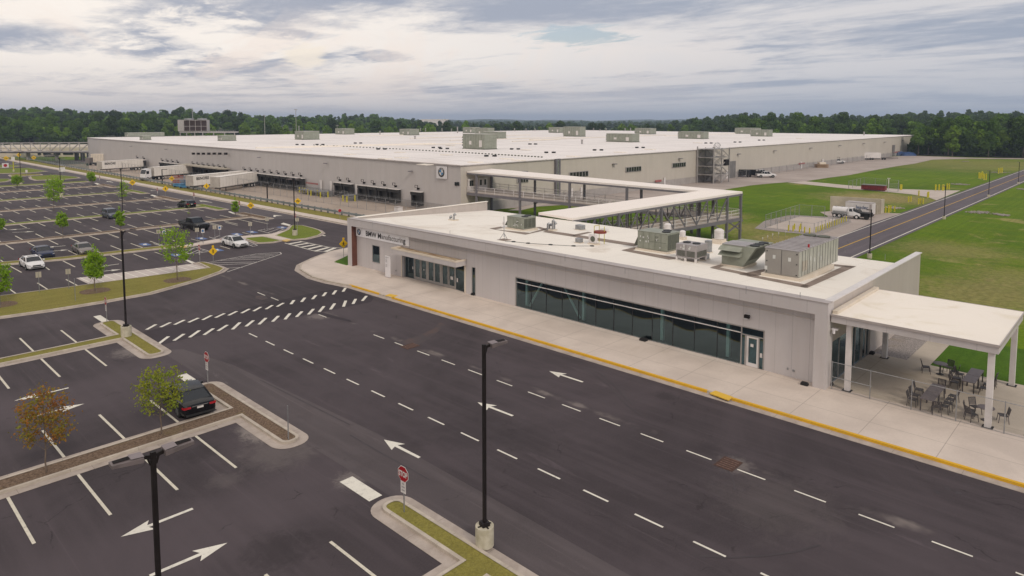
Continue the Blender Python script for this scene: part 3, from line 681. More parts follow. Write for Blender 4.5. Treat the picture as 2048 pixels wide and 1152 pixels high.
island([g(62, 353.5), g(110, 350.2), g(152, 354.5), g(157, 356.5), g(128, 359), g(74, 361), g(64, 358)], G_GREEN, gut=.5)
island([g(20, 350), g(30, 348.7), g(80, 348.5), g(82, 350), g(50, 352.5), g(24, 353)], G_ISL, gut=.4)
island([g(-20, 339), g(56, 336.5), g(92, 343), g(60, 346), g(0, 347.5), g(-20, 348)], G_GREEN, gut=.5)
island([g(-20, 331), g(20, 330), g(40, 332.5), g(20, 335), g(-20, 337)], G_GREEN, gut=.4)
island([g(-20, 358), g(15, 358.5), g(21, 360.5), g(10, 364), g(-20, 366)], G_GREEN, gut=.4)
# entrance island with grass on both sides of a short path
def px(*pp): return [g(*p_) for p_ in pp]
island(fillet(px((552, 472.5), (566, 466.5), (578, 461), (585, 452), (604, 452.5), (622, 457), (637, 462), (643, 467), (634, 472.5), (612, 478), (585, 480.5)), .35, 3), G_GREEN, gut=.42)
island(fillet(px((490, 478), (525, 475), (560, 482.5), (545, 485.5), (518, 487), (505, 483.5)), .3, 3), G_GREEN, gut=.3)
part('path', MB().prism(px((543, 469), (552, 466), (566, 463), (582, 460), (572, 465), (552, 473), (585, 480.5), (571, 483.5), (532, 474.5), (486, 477), (440, 485), (385, 493.5), (372, 495.5), (366, 493), (378, 490), (430, 480), (500, 472)), .0, .12), C_WALK)
for q4 in (((566, 467.5), (575, 464.5), (583, 465), (574, 468)), ((564, 482), (574, 479.8), (581, 481.6), (572, 484)), ((358, 494.5), (370, 493), (378, 494.3), (366, 496.5))):
    part('tactile_paving', MB().prism(px(*q4), .0, .128), P_BUFF)

# ---- pavement in front of the entrance building
PAV = structure('pavement', MB().prism([(38.3, -40), (38.3, 59), (37.7, 62.5), (37.6, 65.5), (38.6, 70), (40.1, 72.3), (43.4, 74.7), (47.1, 76.8), (49.7, 77.2), (49.7, 74), (43.75, 70.9), (43.75, 67.3), (66, 67.3), (66, 14), (59.6, 14.4), (59.5, 12.2), (53, 12.2), (53, -40)], 0, .15), C_WALK)
KB = [(38.3, -40), (38.3, 59), (37.7, 62.5), (37.6, 65.5), (38.6, 70), (40.1, 72.3), (43.4, 74.7), (47.1, 76.8), (49.7, 77.2)]
def band(pts, d0, d1, z0, z1, name, mat, parent):
    a = offset_line(pts, d0); b = offset_line(pts, d1); m = MB(); n = len(pts)
    for i in range(n - 1): m.prism([a[i], a[i + 1], b[i + 1], b[i]], z0, z1)
    return m.build(name, mat, parent)
def offset_line(pts, d):
    P = [Vector(p[:2]) for p in pts]; out = []
    for i, p in enumerate(P):
        a = (p - P[i - 1]).normalized() if i else (P[1] - P[0]).normalized(); b = (P[i + 1] - p).normalized() if i < len(P) - 1 else a
        m = Vector((-(a + b).y, (a + b).x)).normalized(); out.append(p + m * d / max(.5, m.dot(Vector((-a.y, a.x)))))
    return out
KF = fillet(KB, 1.2, 5); KF = [Vector(KB[0])] + KF[6:-6] + [Vector(KB[-1])]
band(KF, 0.0, .55, 0, .018, 'gutter', C_GUT, PAV)
band(KF, -.16, .012, 0, .156, 'kerb', C_KERB, PAV)
for ya, yb in ((-30, 18.1), (19.7, 52.3), (54.3, 59.5)):
    band([(38.3, ya), (38.3, yb)], -.17, .02, .0, .162, 'painted_kerb', P_YEL, PAV)
for q4 in (((1419, 786), (1431, 781), (1466, 793.5), (1457, 800)), ((771, 591), (779, 587.5), (796, 590.8), (787, 595))):
    MB().prism([g(*p_, .16) for p_ in q4], .1, .162).build('tactile_paving', P_TACT, PAV)
MB().prism([g(668, 524, .16), (43.3, 67.76), (52, 67.76), (50.5, 71.5), g(697, 510, .16)], .1, .16).build('lawn', G_LUSH, PAV)
# ---- patio ground
PATIO = structure('patio_paving', MB().prism([(44.4, -40), (53, -40), (53, 14.45), (44.4, 14.45)], .1, .158), C_PATIO)
MB().prism([(53, 12.17), (59.6, 12.17), (66, 12.17), (66, 14.42), (53, 14.42)], .1, .157).build('gravel_bed', STONES, PATIO)
MB().prism([(53, 10.75), (61.5, 10.75), (61.5, 12.17), (53, 12.17)], .1, .160).build('path', C_PATIO, PATIO)
MB().prism([(53, -40), (61.5, -40), (61.5, 10.75), (53, 10.75)], -.02, .13).build('lawn', G_LUSH, PATIO)
# ---- right-hand road, aprons, drives
ROAD = structure('road', MB().sheet([(64, 26.6), (290, 26.6), (420, 24), (900, 5), (900, 12), (420, 31), (290, 33.9), (64, 33.9)], .0), A_ROAD)
rm = MB(); seg(rm, (64, 27.15), (290, 27.15), .16); seg(rm, (64, 33.3), (290, 33.3), .16); seg(rm, (290, 27.15), (420, 24.5), .16); seg(rm, (290, 33.3), (420, 30.4), .16)
rm.build('edge_line', P_WHITE, ROAD)
cm = MB(); seg(cm, (64, 30.25), (290, 30.25), .17); seg(cm, (290, 30.25), (420, 27.5), .17); cm.build('centre_line', P_CENT, ROAD)
APR = structure('gravel_apron', MB().sheet(px((1000, 418), (1330, 397), (1420, 384), (1500, 371), (1540, 367), (1581, 364), (1611, 362.5), (1660, 355), (1700, 350), (1745, 341), (1790, 333), (1830, 327), (1864, 319.5), (1940, 317.5), (2048, 318.5), (2200, 320), (2200, 318), (2048, 316.5), (1950, 315.5), (1820, 311), (1770, 314), (1700, 318)) + [(84, 91.5)], .004), C_GRAV)
structure('drive', MB().sheet(px((1575, 365), (1611, 362.5), (1700, 371), (1797, 378), (1860, 380), (1921, 381), (1873, 400.5), (1855, 394), (1825, 389), (1786, 385), (1696, 377.5)), .010), C_DRIVE)
structure('loading_apron', MB().sheet([g(1560, 505)] + px((1622, 470), (1630, 462), (1660, 444), (1655, 432), (1640, 424), (1690, 420), (1766, 425.5), (1803, 427), (1740, 447.5), (1680, 473), (1600, 500)), .006), C_GRAV)
structure('stone_surround', MB().sheet(px((1509, 457), (1528, 442), (1575, 431), (1590, 430.5), (1700, 436), (1703, 445), (1640, 470), (1625, 470), (1540, 462)), .012), STONES)
structure('pad', MB().sheet(px((1531, 455.5), (1600, 433), (1672, 438.5), (1630, 466)), .018), C_DRIVE)
# ---- far-side road, dock yard, west verge
WEST = structure('west_pavement', MB().prism([(61.1, 66), (62.9, 66), (62.9, 430), (61.1, 430)], 0, .14), C_WALK)
MB().prism([(60.9, 66), (61.12, 66), (61.12, 430), (60.9, 430)], 0, .148).build('kerb', C_KERB, WEST)
MB().sheet([(60.35, 66), (60.9, 66), (60.9, 430), (60.35, 430)], .018).build('gutter', C_GUT, WEST)
structure('verge', MB().sheet([(62.9, 60), (66.5, 60), (66.9, 430), (62.9, 430)], .03), G_ISL)
structure('dock_yard', MB().sheet([(66.4, 62), (84, 62), (84, 92), (82, 92), (82, 300), (66.7, 300)], .02), C_YARD)
structure('access_road', MB().sheet([g(90, 322), g(215, 318), g(215, 324), (82, 300), (66.8, 300), (66.8, 322)], .012), A_LANE)
structure('access_road', MB().sheet(px((160, 333), (205, 322), (215, 325), (200, 331)), .014), C_DRIVE)

def onplane(x, y, axis, val):
    d = ray(x, y); o = (0, 0, EYE)[axis]; t = (val - o) / d[axis]; return Vector((d.x * t, d.y * t, EYE + d.z * t))
def project(p):
    d = Vector(p) - Vector((0, 0, EYE)); f = d.dot(FW); return CXP + FOC * d.dot(RT) / f, PYP - FOC * d.dot(UP) / f
def along(A, B, px_):
    A = Vector(A); B = Vector(B); lo, hi = 0.0, 1.0; s = project(A)[0] < project(B)[0]
    for _ in range(30):
        m = (lo + hi) / 2
        if (project(A.lerp(B, m))[0] < px_) == s: lo = m
        else: hi = m
    return A.lerp(B, (lo + hi) / 2)
# ================================================================ entrance building
EB = thing('entrance_building', 'long low pale grey entrance building with ribbon window, lettered sign and white flat roof', 'building', (43.5, 41, 0))
RZ = lambda x: 5.48 - (x - 43.9) * .047
def groof(x, y):
    z = 5.1
    for _ in range(8): q = g(x, y, z); z = RZ(q.x)
    return Vector((q.x, q.y, z))
X0, XW = 43.5, 44.2
m = MB()
for y0, y1, z0, z1 in ((15.2, 18.65, 0, 4.9), (18.65, 41.66, 2.86, 4.9), (41.66, 46.9, 0, 4.9), (46.9, 47.4, 2.9, 4.9), (47.4, 48.5, 0, 4.9), (48.5, 58.35, 2.8, 4.9),
                       (58.35, 62.38, 0, 4.9), (62.38, 63.8, 0, 1.0), (62.38, 63.8, 2.95, 4.9), (63.8, 66.9, 0, 4.9)):
    m.box(XW, y0, z0, XW + .28, y1, z1)
m.build('wall', W_FACADE, EB)
m = MB().box(X0, 14.42, 4.82, XW + .3, 67.72, 5.62); m.box(X0, 14.42, .1, XW + .29, 15.2, 4.82); m.box(X0, 66.9, .1, XW + .29, 67.72, 4.82)
m.build('portal_frame', W_FRAME, EB)
MB().box(X0 + .02, 66.86, .12, XW - .01, 66.905, 4.80).build('reveal_panel', BROWN, EB)
MB().box(X0 - .03, 14.38, 5.62, XW + .12, 67.76, 5.68).build('coping', TRIM, EB)
m = MB().box(44.5, 14.45, 2.98, 52.5, 14.75, 5.62); m.box(52.5, 14.45, .1, 65.8, 14.75, 5.62); m.build('wall', W_END, EB)
MB().box(44.1, 14.36, 5.62, 65.86, 14.84, 5.69).build('coping', WHITE, EB)
MB().box(44.5, 67.4, .1, 65.8, 67.7, 5.62).build('wall', W_END, EB)
MB().box(44.33, 67.3, 5.62, 65.86, 67.76, 5.70).build('coping', ROOF_A, EB)
MB().box(65.5, 14.76, 0, 65.8, 67.39, 4.42).build('wall', W_FACADE, EB)
rf = MB(); rf.poly([(44.1, 14.76, RZ(44.1)), (66.0, 14.76, RZ(66)), (66.0, 67.39, RZ(66)), (44.1, 67.39, RZ(44.1))]); rf.poly([(44.1, 67.38, 4.3), (66.0, 67.38, 4.2), (66.0, 14.77, 4.2), (44.1, 14.77, 4.3)])
rf.poly([(66, 14.76, 4.2), (66, 67.39, 4.2), (66, 67.39, RZ(66)), (66, 14.76, RZ(66))]); ROOFO = rf.build('roof', ROOF_A, EB)
# brown walkway mats and seams
wm = MB()
def mat4(pts):
    P = [groof(*p_) for p_ in pts]; wm.poly([(p_.x, p_.y, p_.z + .02) for p_ in P])
for q4 in (((979, 457), (1001, 453.5), (1007, 456), (990, 459)), ((979, 457.5), (990, 459), (1060, 466), (1051, 469.5)), ((1051, 469.5), (1058, 466.5), (1095, 455.5), (1102, 458)), ((1072, 454.5), (1080, 454), (1100, 460), (1090, 462)),
           ((1085, 464), (1095, 461), (1282, 489), (1268, 493)), ((1140, 471), (1175, 464), (1184, 465), (1148, 473)), ((1243, 500.5), (1276, 493), (1284, 495), (1262, 501.5)), ((1243, 501), (1262, 500), (1362, 517), (1338, 519.5)),
           ((1420, 535), (1445, 528), (1470, 524), (1440, 535)), ((1420, 536), (1438, 535), (1520, 551), (1503, 553)), ((1478, 549), (1520, 540), (1580, 530), (1560, 545), (1500, 553)), ((1492, 552), (1515, 552), (1620, 571), (1611, 576)),
           ((1600, 573), (1615, 576), (1712, 533), (1690, 531)), ((1655, 531), (1664, 528), (1712, 533.5), (1702, 536))): mat4(q4)
wm.build('walkway_mat', WMAT, EB)
cb_ = MB(); prev = None
for a in ((1010, 483), (1027, 484), (1056, 487), (1101, 490), (1147, 492.5), (1184, 492.5)):
    q = groof(*a)
    if prev: cb_.bar((prev.x, prev.y, prev.z + .03), (q.x, q.y, q.z + .03), .03, .03)
    prev = q
cb_.build('ground_cable', BLACK, EB)
for a in ((1027, 484), (1056, 487), (1101, 490), (1147, 492.5), (1184, 492.5)):
    q = groof(*a); MB().cyl((q.x, q.y, q.z), (q.x, q.y, q.z + .07), .2).build('cable_pad', BLACK, EB)
rng = random.Random(4)
for i in range(13):                                   # lightning rods round the roof edge
    q = [groof(745, 452), groof(900, 471), groof(1130, 523), groof(1250, 548), groof(1380, 566), groof(1492, 588), groof(1600, 600), groof(1800, 545), groof(1770, 520), groof(1690, 505), groof(1240, 452), groof(1425, 478), groof(1120, 437)][i]
    MB().cyl(q, q + Vector((0, 0, .5)), .02, n=5).build('lightning_rod', GALV, EB)
# interior seen through the glass
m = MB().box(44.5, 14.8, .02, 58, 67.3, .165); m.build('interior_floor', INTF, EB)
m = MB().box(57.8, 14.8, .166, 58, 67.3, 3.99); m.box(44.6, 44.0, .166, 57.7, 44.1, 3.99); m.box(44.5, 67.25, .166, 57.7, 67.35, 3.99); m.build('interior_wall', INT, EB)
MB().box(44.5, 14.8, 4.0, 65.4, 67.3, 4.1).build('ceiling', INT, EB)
for a in (1054.7, 1167.8, 1324, 1456):
    ln = [onplane(a, y, 0, 45.0) for y in (600, 720)]; yy = min(((abs(project((45.0, y * .05, .3))[0] - a), y * .05) for y in range(350, 860)))[1]
    MB().box(44.9, yy - .12, .12, 45.15, yy + .12, 4.0).build('interior_column', INTC, EB)
for (xa, ya), (xb, yb) in (((1087, 562), (1060, 612)), ((1128, 572), (1160, 645))):
    A = onplane(xa, ya, 0, 45.05); B = onplane(xb, yb, 0, 45.05); A.z = 3.0 if A.z > 3 else A.z; B.z = max(.2, B.z)
    MB().bar(A + (A - B) * .25, B, .14, .14).build('interior_brace', INTC, EB)
# ribbon window
wn = MB().box(XW - .03, 41.56, .15, XW + .1, 41.66, 2.86); wn.box(XW - .03, 20.3, 2.78, XW + .1, 41.56, 2.86); wn.box(XW - .03, 20.3, .15, XW + .1, 41.56, .2)
RW = wn.build('ribbon_window', ALU, EB)
MB().box(XW - .035, 20.3, 2.36, XW + .04, 41.55, 2.41).build('transom', WHITE, RW)
PI_ = math.pi; pn = (41.56 - 20.3) / 12
for i in range(12):
    y0 = 20.3 + pn * i; mb_ = MB(); rr = random.Random(i); tl = rr.uniform(-.006, .006)
    nu, nv = 12, 4; V = []
    for a_ in range(nu + 1):
        for b2_ in range(nv + 1):
            u_ = a_ / nu; z_ = .2 + 2.58 * b2_ / nv; V.append((XW + .05 + (z_ - 1.49) * (.026 + tl + .014 * math.cos(2 * PI_ * (i + u_) / 2.3)), y0 + .012 + (pn - .024) * u_, z_))
    mb_.add(V, [(a_ * (nv + 1) + b2_, a_ * (nv + 1) + b2_ + 1, (a_ + 1) * (nv + 1) + b2_ + 1, (a_ + 1) * (nv + 1) + b2_) for a_ in range(nu) for b2_ in range(nv)]); mb_.build('pane', GLASS, RW, smooth=60)
mm = MB()
for i in range(1, 12): y0 = 20.3 + pn * i; mm.box(XW + .0, y0 - .014, .2, XW + .1, y0 + .014, 2.78)
mm.build('mullion', DARKTXT, RW)
# side door
sd_ = MB(); fb = lambda y0, y1, z0, z1: sd_.box(XW - .04, y0, z0, XW + .08, y1, z1)
fb(20.22, 20.3, .15, 2.86); fb(18.65, 18.72, .15, 2.86); fb(18.72, 20.22, 2.8, 2.86); fb(18.72, 20.22, 2.27, 2.34); fb(19.95, 20.0, .15, 2.27); fb(18.98, 19.04, .15, 2.27); fb(19.88, 19.95, .15, 2.27)
SD = sd_.build('side_entrance', ALU, EB)
dl = MB(); dl.box(XW - .02, 19.04, .17, XW + .05, 19.17, 2.26); dl.box(XW - .02, 19.75, .17, XW + .05, 19.88, 2.26); dl.box(XW - .02, 19.17, .17, XW + .05, 19.75, .42); dl.box(XW - .02, 19.17, 2.14, XW + .05, 19.75, 2.26)
D1 = dl.build('door', WHITE, EB); MB().box(XW + .0, 19.17, .42, XW + .02, 19.75, 2.14).build('glass_pane', GLASSD, D1); MB().box(XW - .06, 19.7, .9, XW - .03, 19.74, 1.5).build('handle', GALV, D1)
gp = MB()
for y0, y1, z0, z1 in ((18.72, 18.98, .2, 2.27), (18.72, 20.22, 2.34, 2.8), (20.0, 20.22, .2, 2.27)): gp.box(XW + .02, y0, z0, XW + .03, y1, z1)
gp.build('pane', GLASSD, SD); MB().box(XW + .0, 18.78, .95, XW + .015, 18.94, 1.25).build('notice', SIGNW, SD)
MB().box(XW - .02, 19.4, 1.55, XW - .005, 19.6, 1.75).build('notice', SIGNW, D1)
# left window and slit window
def win(y0, y1, z0, z1, name='window'):
    m = MB(); m.box(XW - .04, y0, z0, XW + .08, y0 + .05, z1); m.box(XW - .04, y1 - .05, z0, XW + .08, y1, z1); m.box(XW - .04, y0 + .05, z0, XW + .08, y1 - .05, z0 + .05); m.box(XW - .04, y0 + .05, z1 - .05, XW + .08, y1 - .05, z1)
    o = m.build(name, ALU, EB); MB().box(XW + .02, y0 + .05, z0 + .05, XW + .03, y1 - .05, z1 - .05).build('pane', GLASS, o); return o
win(62.38, 63.8, 1.0, 2.95); win(46.9, 47.4, .15, 2.9)
# main entrance: six glazed doors between two sidelights
m = MB(); 
for y0, y1 in ((48.5, 48.62), (58.25, 58.35), (50.12, 50.2), (56.68, 56.76)): m.box(XW + .32, y0, .15, XW + .44, y1, 2.8)
m.box(XW + .32, 48.62, 2.7, XW + .44, 58.25, 2.8); m.box(XW + .32, 52.26, .15, XW + .44, 52.44, 2.7); m.box(XW + .32, 54.44, .15, XW + .44, 54.62, 2.7)
MD = m.build('door_frame', ALU, EB)
rv = MB().box(XW - .04, 48.3, .1, XW + .3, 48.49, 2.9); rv.box(XW - .04, 58.36, .1, XW + .3, 58.5, 2.9); rv.build('entrance_reveal', CREAM, EB)
for y0, y1 in ((48.62, 50.12), (56.76, 58.25)): MB().box(XW + .37, y0, .18, XW + .38, y1, 2.7).build('pane', GLASSD, MD)
for y0 in (50.22, 51.25, 52.46, 53.45, 54.64, 55.67):
    y1 = y0 + .98; d_ = MB(); a0, a1 = XW + .33, XW + .41
    d_.box(a0, y0, .17, a1, y0 + .11, 2.42); d_.box(a0, y1 - .11, .17, a1, y1, 2.42); d_.box(a0, y0 + .11, .17, a1, y1 - .11, .42); d_.box(a0, y0 + .11, 2.3, a1, y1 - .11, 2.42)
    o = d_.build('door', ALU, EB); MB().box(a0 + .03, y0 + .11, .42, a0 + .04, y1 - .11, 2.3).build('glass_pane', GLASSD, o)
    MB().box(a0 - .04, y0 + .14, .9, a0 - .01, y0 + .17, 1.5).build('handle', GALV, o)
MB().box(XW + .335, 50.2, 2.44, XW + .40, 56.68, 2.69).build('transom', GLASSD, MD)
for y0, z0, w_, h_ in ((50.5, 1.05, .38, .32), (49.75, .95, .2, .38), (55.0, 1.3, .12, .14), (56.85, 1.15, .12, .3)): MB().box(XW + .29, y0, z0, XW + .30, y0 + w_, z0 + h_).build('notice', SIGNW, MD)
# canopy over the doors
CN = MB().box(42.82, 48.2, 2.92, XW + .0 - .005, 58.4, 3.38).build('door_canopy', W_FRAME, EB)
cp = MB(); cp.box(42.80, 48.18, 3.38, 42.92, 58.42, 3.54); cp.box(42.92, 48.18, 3.38, 44.19, 48.30, 3.54); cp.box(42.92, 58.30, 3.38, 44.19, 58.42, 3.54); cp.build('coping', CREAM, CN)
MB().sheet([(42.92, 48.3), (44.15, 48.3), (44.15, 58.3), (42.92, 58.3)], 3.42).build('canopy_roof', pm('stained_roofing', (.45, .36, .25), (.27, .18, .11), 1.5, .9, coords='pos', stretch=(1.6, .4, 1)), CN)
# sign with lettering
SB = MB().box(44.10, 57.0, 3.62, 44.19, 66.85, 4.64).build('sign_panel', pm('sign_panel_white', (.88, .86, .88), (.84, .82, .84), 1.5, .4), EB)
q = Matrix.Translation((44.085, 0, 0))
MB().box(44.085, 65.65, 3.63, 44.09, 65.68, 4.63).build('divider', TRIM, SB)
full = text_mb('BMW Manufacturing', .80, 1.0, .012); KX = 7.28 / max(v[0] for v in full.v)
for s_, pre, mt, bo in (('BMW M', '', DARKTXT, .018), ('anufacturin', 'BMW M', GREYTXT, .018), ('g', 'BMW Manufacturin', DARKTXT, .020)):  # middle letters coloured grey to paint in a reflection on the dark lettering
    y_ = 64.93 - (max(v[0] for v in text_mb(pre, .80, 1.0, .012).v) * KX + .075 if pre else 0)
    tb = text_mb(s_, .80, 1.0, bo); tb.xf(Matrix.Translation((44.08, y_, 3.87)) @ Matrix(((0, 0, -1), (-KX, 0, 0), (0, 1, 0))).to_4x4()); tb.build('lettering', mt, SB)
def emblem(cy, cz, x, r, parent, scale_y=1.0):
    def disc(r_, x_, mt, a0=0, a1=360, n=36):
        pts = [(x_, cy - r_ * math.cos(R(a0 + (a1 - a0) * i / n)), cz + r_ * math.sin(R(a0 + (a1 - a0) * i / n))) for i in range(n + 1)]
        if a1 - a0 < 360: pts = [(x_, cy, cz)] + pts
        else: pts = pts[:-1]
        return MB().poly(pts).build('emblem', mt, parent)
    disc(r, x, DARKTXT); disc(r * .64, x - .008, SIGNW); disc(r * .60, x - .016, BLUEE, 90, 180, 12); disc(r * .60, x - .016, BLUEE, 270, 360, 12); disc(r * .60, x - .014, SIGNW)
    for ch, an in (('B', 130), ('M', 90), ('W', 50)):
        tb = text_mb(ch, r * .38, 1, r * .01); xs = [v[0] for v in tb.v]; zs = [v[1] for v in tb.v]; mx_ = (max(xs) + min(xs)) / 2; mz_ = max(zs) / 2
        a_ = R(an); M_ = Matrix.Translation((x - .018, cy - r * .82 * math.cos(a_), cz + r * .82 * math.sin(a_))) @ Matrix(((0, 0, -1), (-1, 0, 0), (0, 1, 0))).to_4x4() @ Matrix.Rotation(R(an - 90), 4, 'Z') @ Matrix.Translation((-mx_, -mz_, 0))
        tb.xf(M_).build('emblem_letter', SIGNW, parent)
BLUEE = pm('emblem_blue', (.03, .16, .36), (.04, .20, .42), 2, .4)
emblem(66.25, 4.14, 44.075, .37, SB)
MB().box(44.0, 19.7, 3.5, 44.18, 20.05, 3.72).build('wall_lamp', BRONZE, EB); MB().box(43.97, 19.74, 3.46, 44.16, 20.01, 3.5).build('lamp_lens', HLAMP, EB)
MB().box(44.14, 16.6, .55, 44.19, 16.72, .68).build('outlet', GALV, EB); MB().box(44.14, 17.0, .6, 44.19, 17.08, .72).build('outlet', GALV, EB); MB().box(44.14, 59.4, .6, 44.19, 59.55, .75).build('outlet', GALV, EB)
# glazed corner at the patio
ge = MB(); a = lambda x0, x1, z0, z1: ge.box(x0, 14.50, z0, x1, 14.62, z1)
a(44.5, 44.56, .15, 2.98); a(52.42, 52.5, .15, 2.98); a(44.56, 52.42, 2.92, 2.98); a(44.56, 52.42, .15, .2)
for xx in (46.1, 47.7, 49.3, 50.6, 52.2): a(xx, xx + .06, .2, 2.92)
GE = ge.build('glazed_wall', ALU, EB)
for x0, x1 in ((44.56, 46.1), (46.16, 47.7), (47.76, 49.3), (49.36, 50.6), (50.66, 52.2)): MB().box(x0, 14.56, .2, x1, 14.57, 2.92).build('pane', GLASSD, GE)
do = MB()
for x0, x1 in ((50.68, 50.78), (51.34, 51.42), (51.44, 51.52), (52.1, 52.18)): do.box(x0, 14.44, .2, x1, 14.49, 2.3)
do.box(50.68, 14.44, 2.3, 52.18, 14.49, 2.4); do.build('double_door', ALU, EB)
MB().box(44.05, 14.0, 3.9, 44.35, 14.35, 4.0).build('security_camera', WHITEP, EB); c_ = MB().cyl((44.0, 14.2, 3.92), (44.0, 14.2, 3.7), .09); c_.build('security_camera', WHITEP, EB)
# black boxes at the foot of the wall
for n_, (px_, py_, sx, sy, lab) in enumerate(((1287, 681, .2, .26, 'small black box on the pavement below the middle of the ribbon window'), (1609, 770, .13, .22, 'small black box on the pavement by the right end of the facade'),
                                   (946, 590, .12, .2, 'small black box standing under the narrow slit window'), (1661, 770, .14, .14, 'small black box at the patio corner behind the fence'), (1744, 708, .2, .14, 'small black box beside the glazed patio doors'))):
    q = g(px_, py_, .16); b = thing('bait_box', lab, 'box', (q.x, q.y, .155 if n_ != 4 else .16), 0, 'black boxes along the walls')
    m = MB().box(-sx, -sy, 0, sx, sy, .14); m.box(-sx * .8, -sy * .8, .14, sx * .8, sy * .8, .2); m.build('box_shell', BLACK, b, local=True)
# kiosk totem
kt = thing('information_totem', 'tall narrow white information totem in front of the entrance wall', 'sign', (43.0, 59.3, .15))
MB().box(42.94, 58.88, .2, 43.06, 59.72, 2.45).build('totem_panel', WHITEP, kt, bevel=.01); MB().box(42.90, 58.85, .15, 43.10, 59.75, .2).build('base', TRIM, kt)
tx = MB()
for i, w_ in enumerate((.5, .3, 0, .24, .3, .26, .3, 0, 0, .28, .22, .3, .24)):
    if w_: tx.box(42.925, 59.6 - w_, 2.3 - i * .085, 42.935, 59.6, 2.335 - i * .085)
tx.build('lettering', GREYTXT, kt)

# ================================================================ patio canopy, fence
PCN = thing('patio_canopy', 'flat white canopy on square white posts over the outdoor seating', 'canopy', (48, 10, .15))
m = MB().box(43.9, 5.75, 4.42, 52.75, 14.35, 4.86); m.build('fascia', W_FRAME, PCN)
MB().box(43.86, 5.71, 4.86, 52.79, 14.35, 4.92).build('canopy_roof', ROOF_C, PCN)
m = MB().box(43.84, 5.69, 4.80, 52.81, 5.74, 4.94); m.box(43.84, 5.74, 4.80, 43.89, 14.35, 4.94); m.box(52.76, 5.74, 4.80, 52.81, 14.35, 4.94); m.build('coping', TRIM, PCN)
MB().prism([(44.1, 14.05), (52.6, 14.05), (52.6, 14.35), (44.1, 14.35)], 4.92, 5.12).build('flashing', CREAM, PCN)
for x_, y_ in ((44.4, 13.4), (44.3, 6.1), (52.45, 6.1), (52.45, 13.45)):
    MB().box(x_ - .15, y_ - .15, .16, x_ + .15, y_ + .15, 4.42).build('post', WHITE, PCN); MB().box(x_ - .26, y_ - .26, .158, x_ + .26, y_ + .26, .175).build('post_base', BRONZE, PCN)
MESH = bpy.data.materials.new('chain_link'); MESH.use_nodes = True
def chainlink(mat, cell, wire, col, base=.0):
    t = mat.node_tree; n = t.nodes; Lk = t.links; b = n['Principled BSDF']; b.inputs['Base Color'].default_value = (*col, 1); b.inputs['Roughness'].default_value = .5; b.inputs['Metallic'].default_value = .3
    b.inputs['Alpha'].default_value = base
    return mat
chainlink(MESH, .05, .004, (.34, .34, .35), .075)
MESHG = bpy.data.materials.new('privacy_mesh'); MESHG.use_nodes = True; chainlink(MESHG, .05, .004, (.035, .10, .055), .42)
def fence(name, label, pts, h, posts, z0=0.0, post_r=.035, mat=MESH, top=True, extra=None, group=None, barb=False, side=None, mname='mesh'):
    pts = [Vector((p[0], p[1], z0)) for p in pts]; f = thing(name, label, 'fence', pts[0], 0, group)
    m = MB(); rl = MB(); k = 0; pos = []
    for a, b in zip(pts, pts[1:]):
        m.add([a, b, b + Vector((0, 0, h)), a + Vector((0, 0, h))], [(0, 1, 2, 3)]); Ln = (b - a).length; n = max(1, round(Ln / posts))
        if top: rl.cyl(a + Vector((0, 0, h)), b + Vector((0, 0, h)), .02, n=6)
        rl.cyl(a + Vector((0, 0, .06)), b + Vector((0, 0, .06)), .012, n=5)
        for i in range(n): pos.append(a.lerp(b, i / n))
    pos.append(pts[-1]); m.build(mname, mat, f); rl.build('rail', GALV, f)
    for p in pos[:100]: MB().cyl(p, p + Vector((0, 0, h + .06)), post_r, n=7).build('post', GALV if mat is MESH else GALVD, f)
    if barb:
        bw = MB(); d = Vector(side)
        for a, b in zip(pts, pts[1:]):
            for j in range(3): bw.cyl(a + d * .13 * (j + 1) + Vector((0, 0, h + .12 * (j + 1))), b + d * .13 * (j + 1) + Vector((0, 0, h + .12 * (j + 1))), .008, n=4)
        bw.build('barbed_wire', GALVD, f)
    return f
pf = fence('patio_fence', 'thin grey chain-link fence closing off the outdoor seating from the pavement', [(43.95, 14.2), (43.95, 3.1), (43.95, -8)], 1.75, 2.45, .15, .03)
MB().cyl((43.95, 14.2, .95), (43.95, 11.9, .95), .02, n=6).build('rail', GALV, pf)

# ================================================================ factory
FB = thing('factory_building', 'huge flat-roofed pale grey factory hall with a row of truck docks', 'building', (82, 91, 0))
FN, FL, FR_, FK = (82, 90.8, 8.9), (83, 319.5, 9.62), (393.5, 90.8, 9.12), (393.5, 319.5, 9.4)
def wallquad(A, B, z0a=0, z0b=0, mat=None, name='wall', top=0):
    return MB().add([(A[0], A[1], z0a), (B[0], B[1], z0b), (B[0], B[1], B[2] + top), (A[0], A[1], A[2] + top)], [(0, 1, 2, 3)]).build(name, mat, FB)
wallquad(FL, FN, mat=W_DOCK); wallquad(FN, FR_, mat=W_MAIN); wallquad(FR_, FK, mat=W_MAIN); wallquad(FK, FL, mat=W_MAIN)
o_ = .12
rf = MB(); A, B, C_, D_ = (81.88, 90.68, 8.9), (393.62, 90.68, 9.12), (393.6, 319.6, 9.4), (82.88, 319.6, 9.62)
rf.add([A, B, C_, D_] + [(p[0], p[1], p[2] - .22) for p in (A, B, C_, D_)], [(0, 1, 2, 3), (0, 4, 5, 1), (1, 5, 6, 2), (2, 6, 7, 3), (3, 7, 4, 0)]); rf.build('roof', ROOF_B, FB)
tr = MB(); tr.bar((81.86, 90.66, 8.70), (82.86, 319.6, 9.42), .05, .2); tr.bar((81.86, 90.64, 8.72), (393.6, 90.64, 8.94), .05, .16); tr.build('eaves_trim', pm('eaves_metal', (.36, .32, .31)), FB)
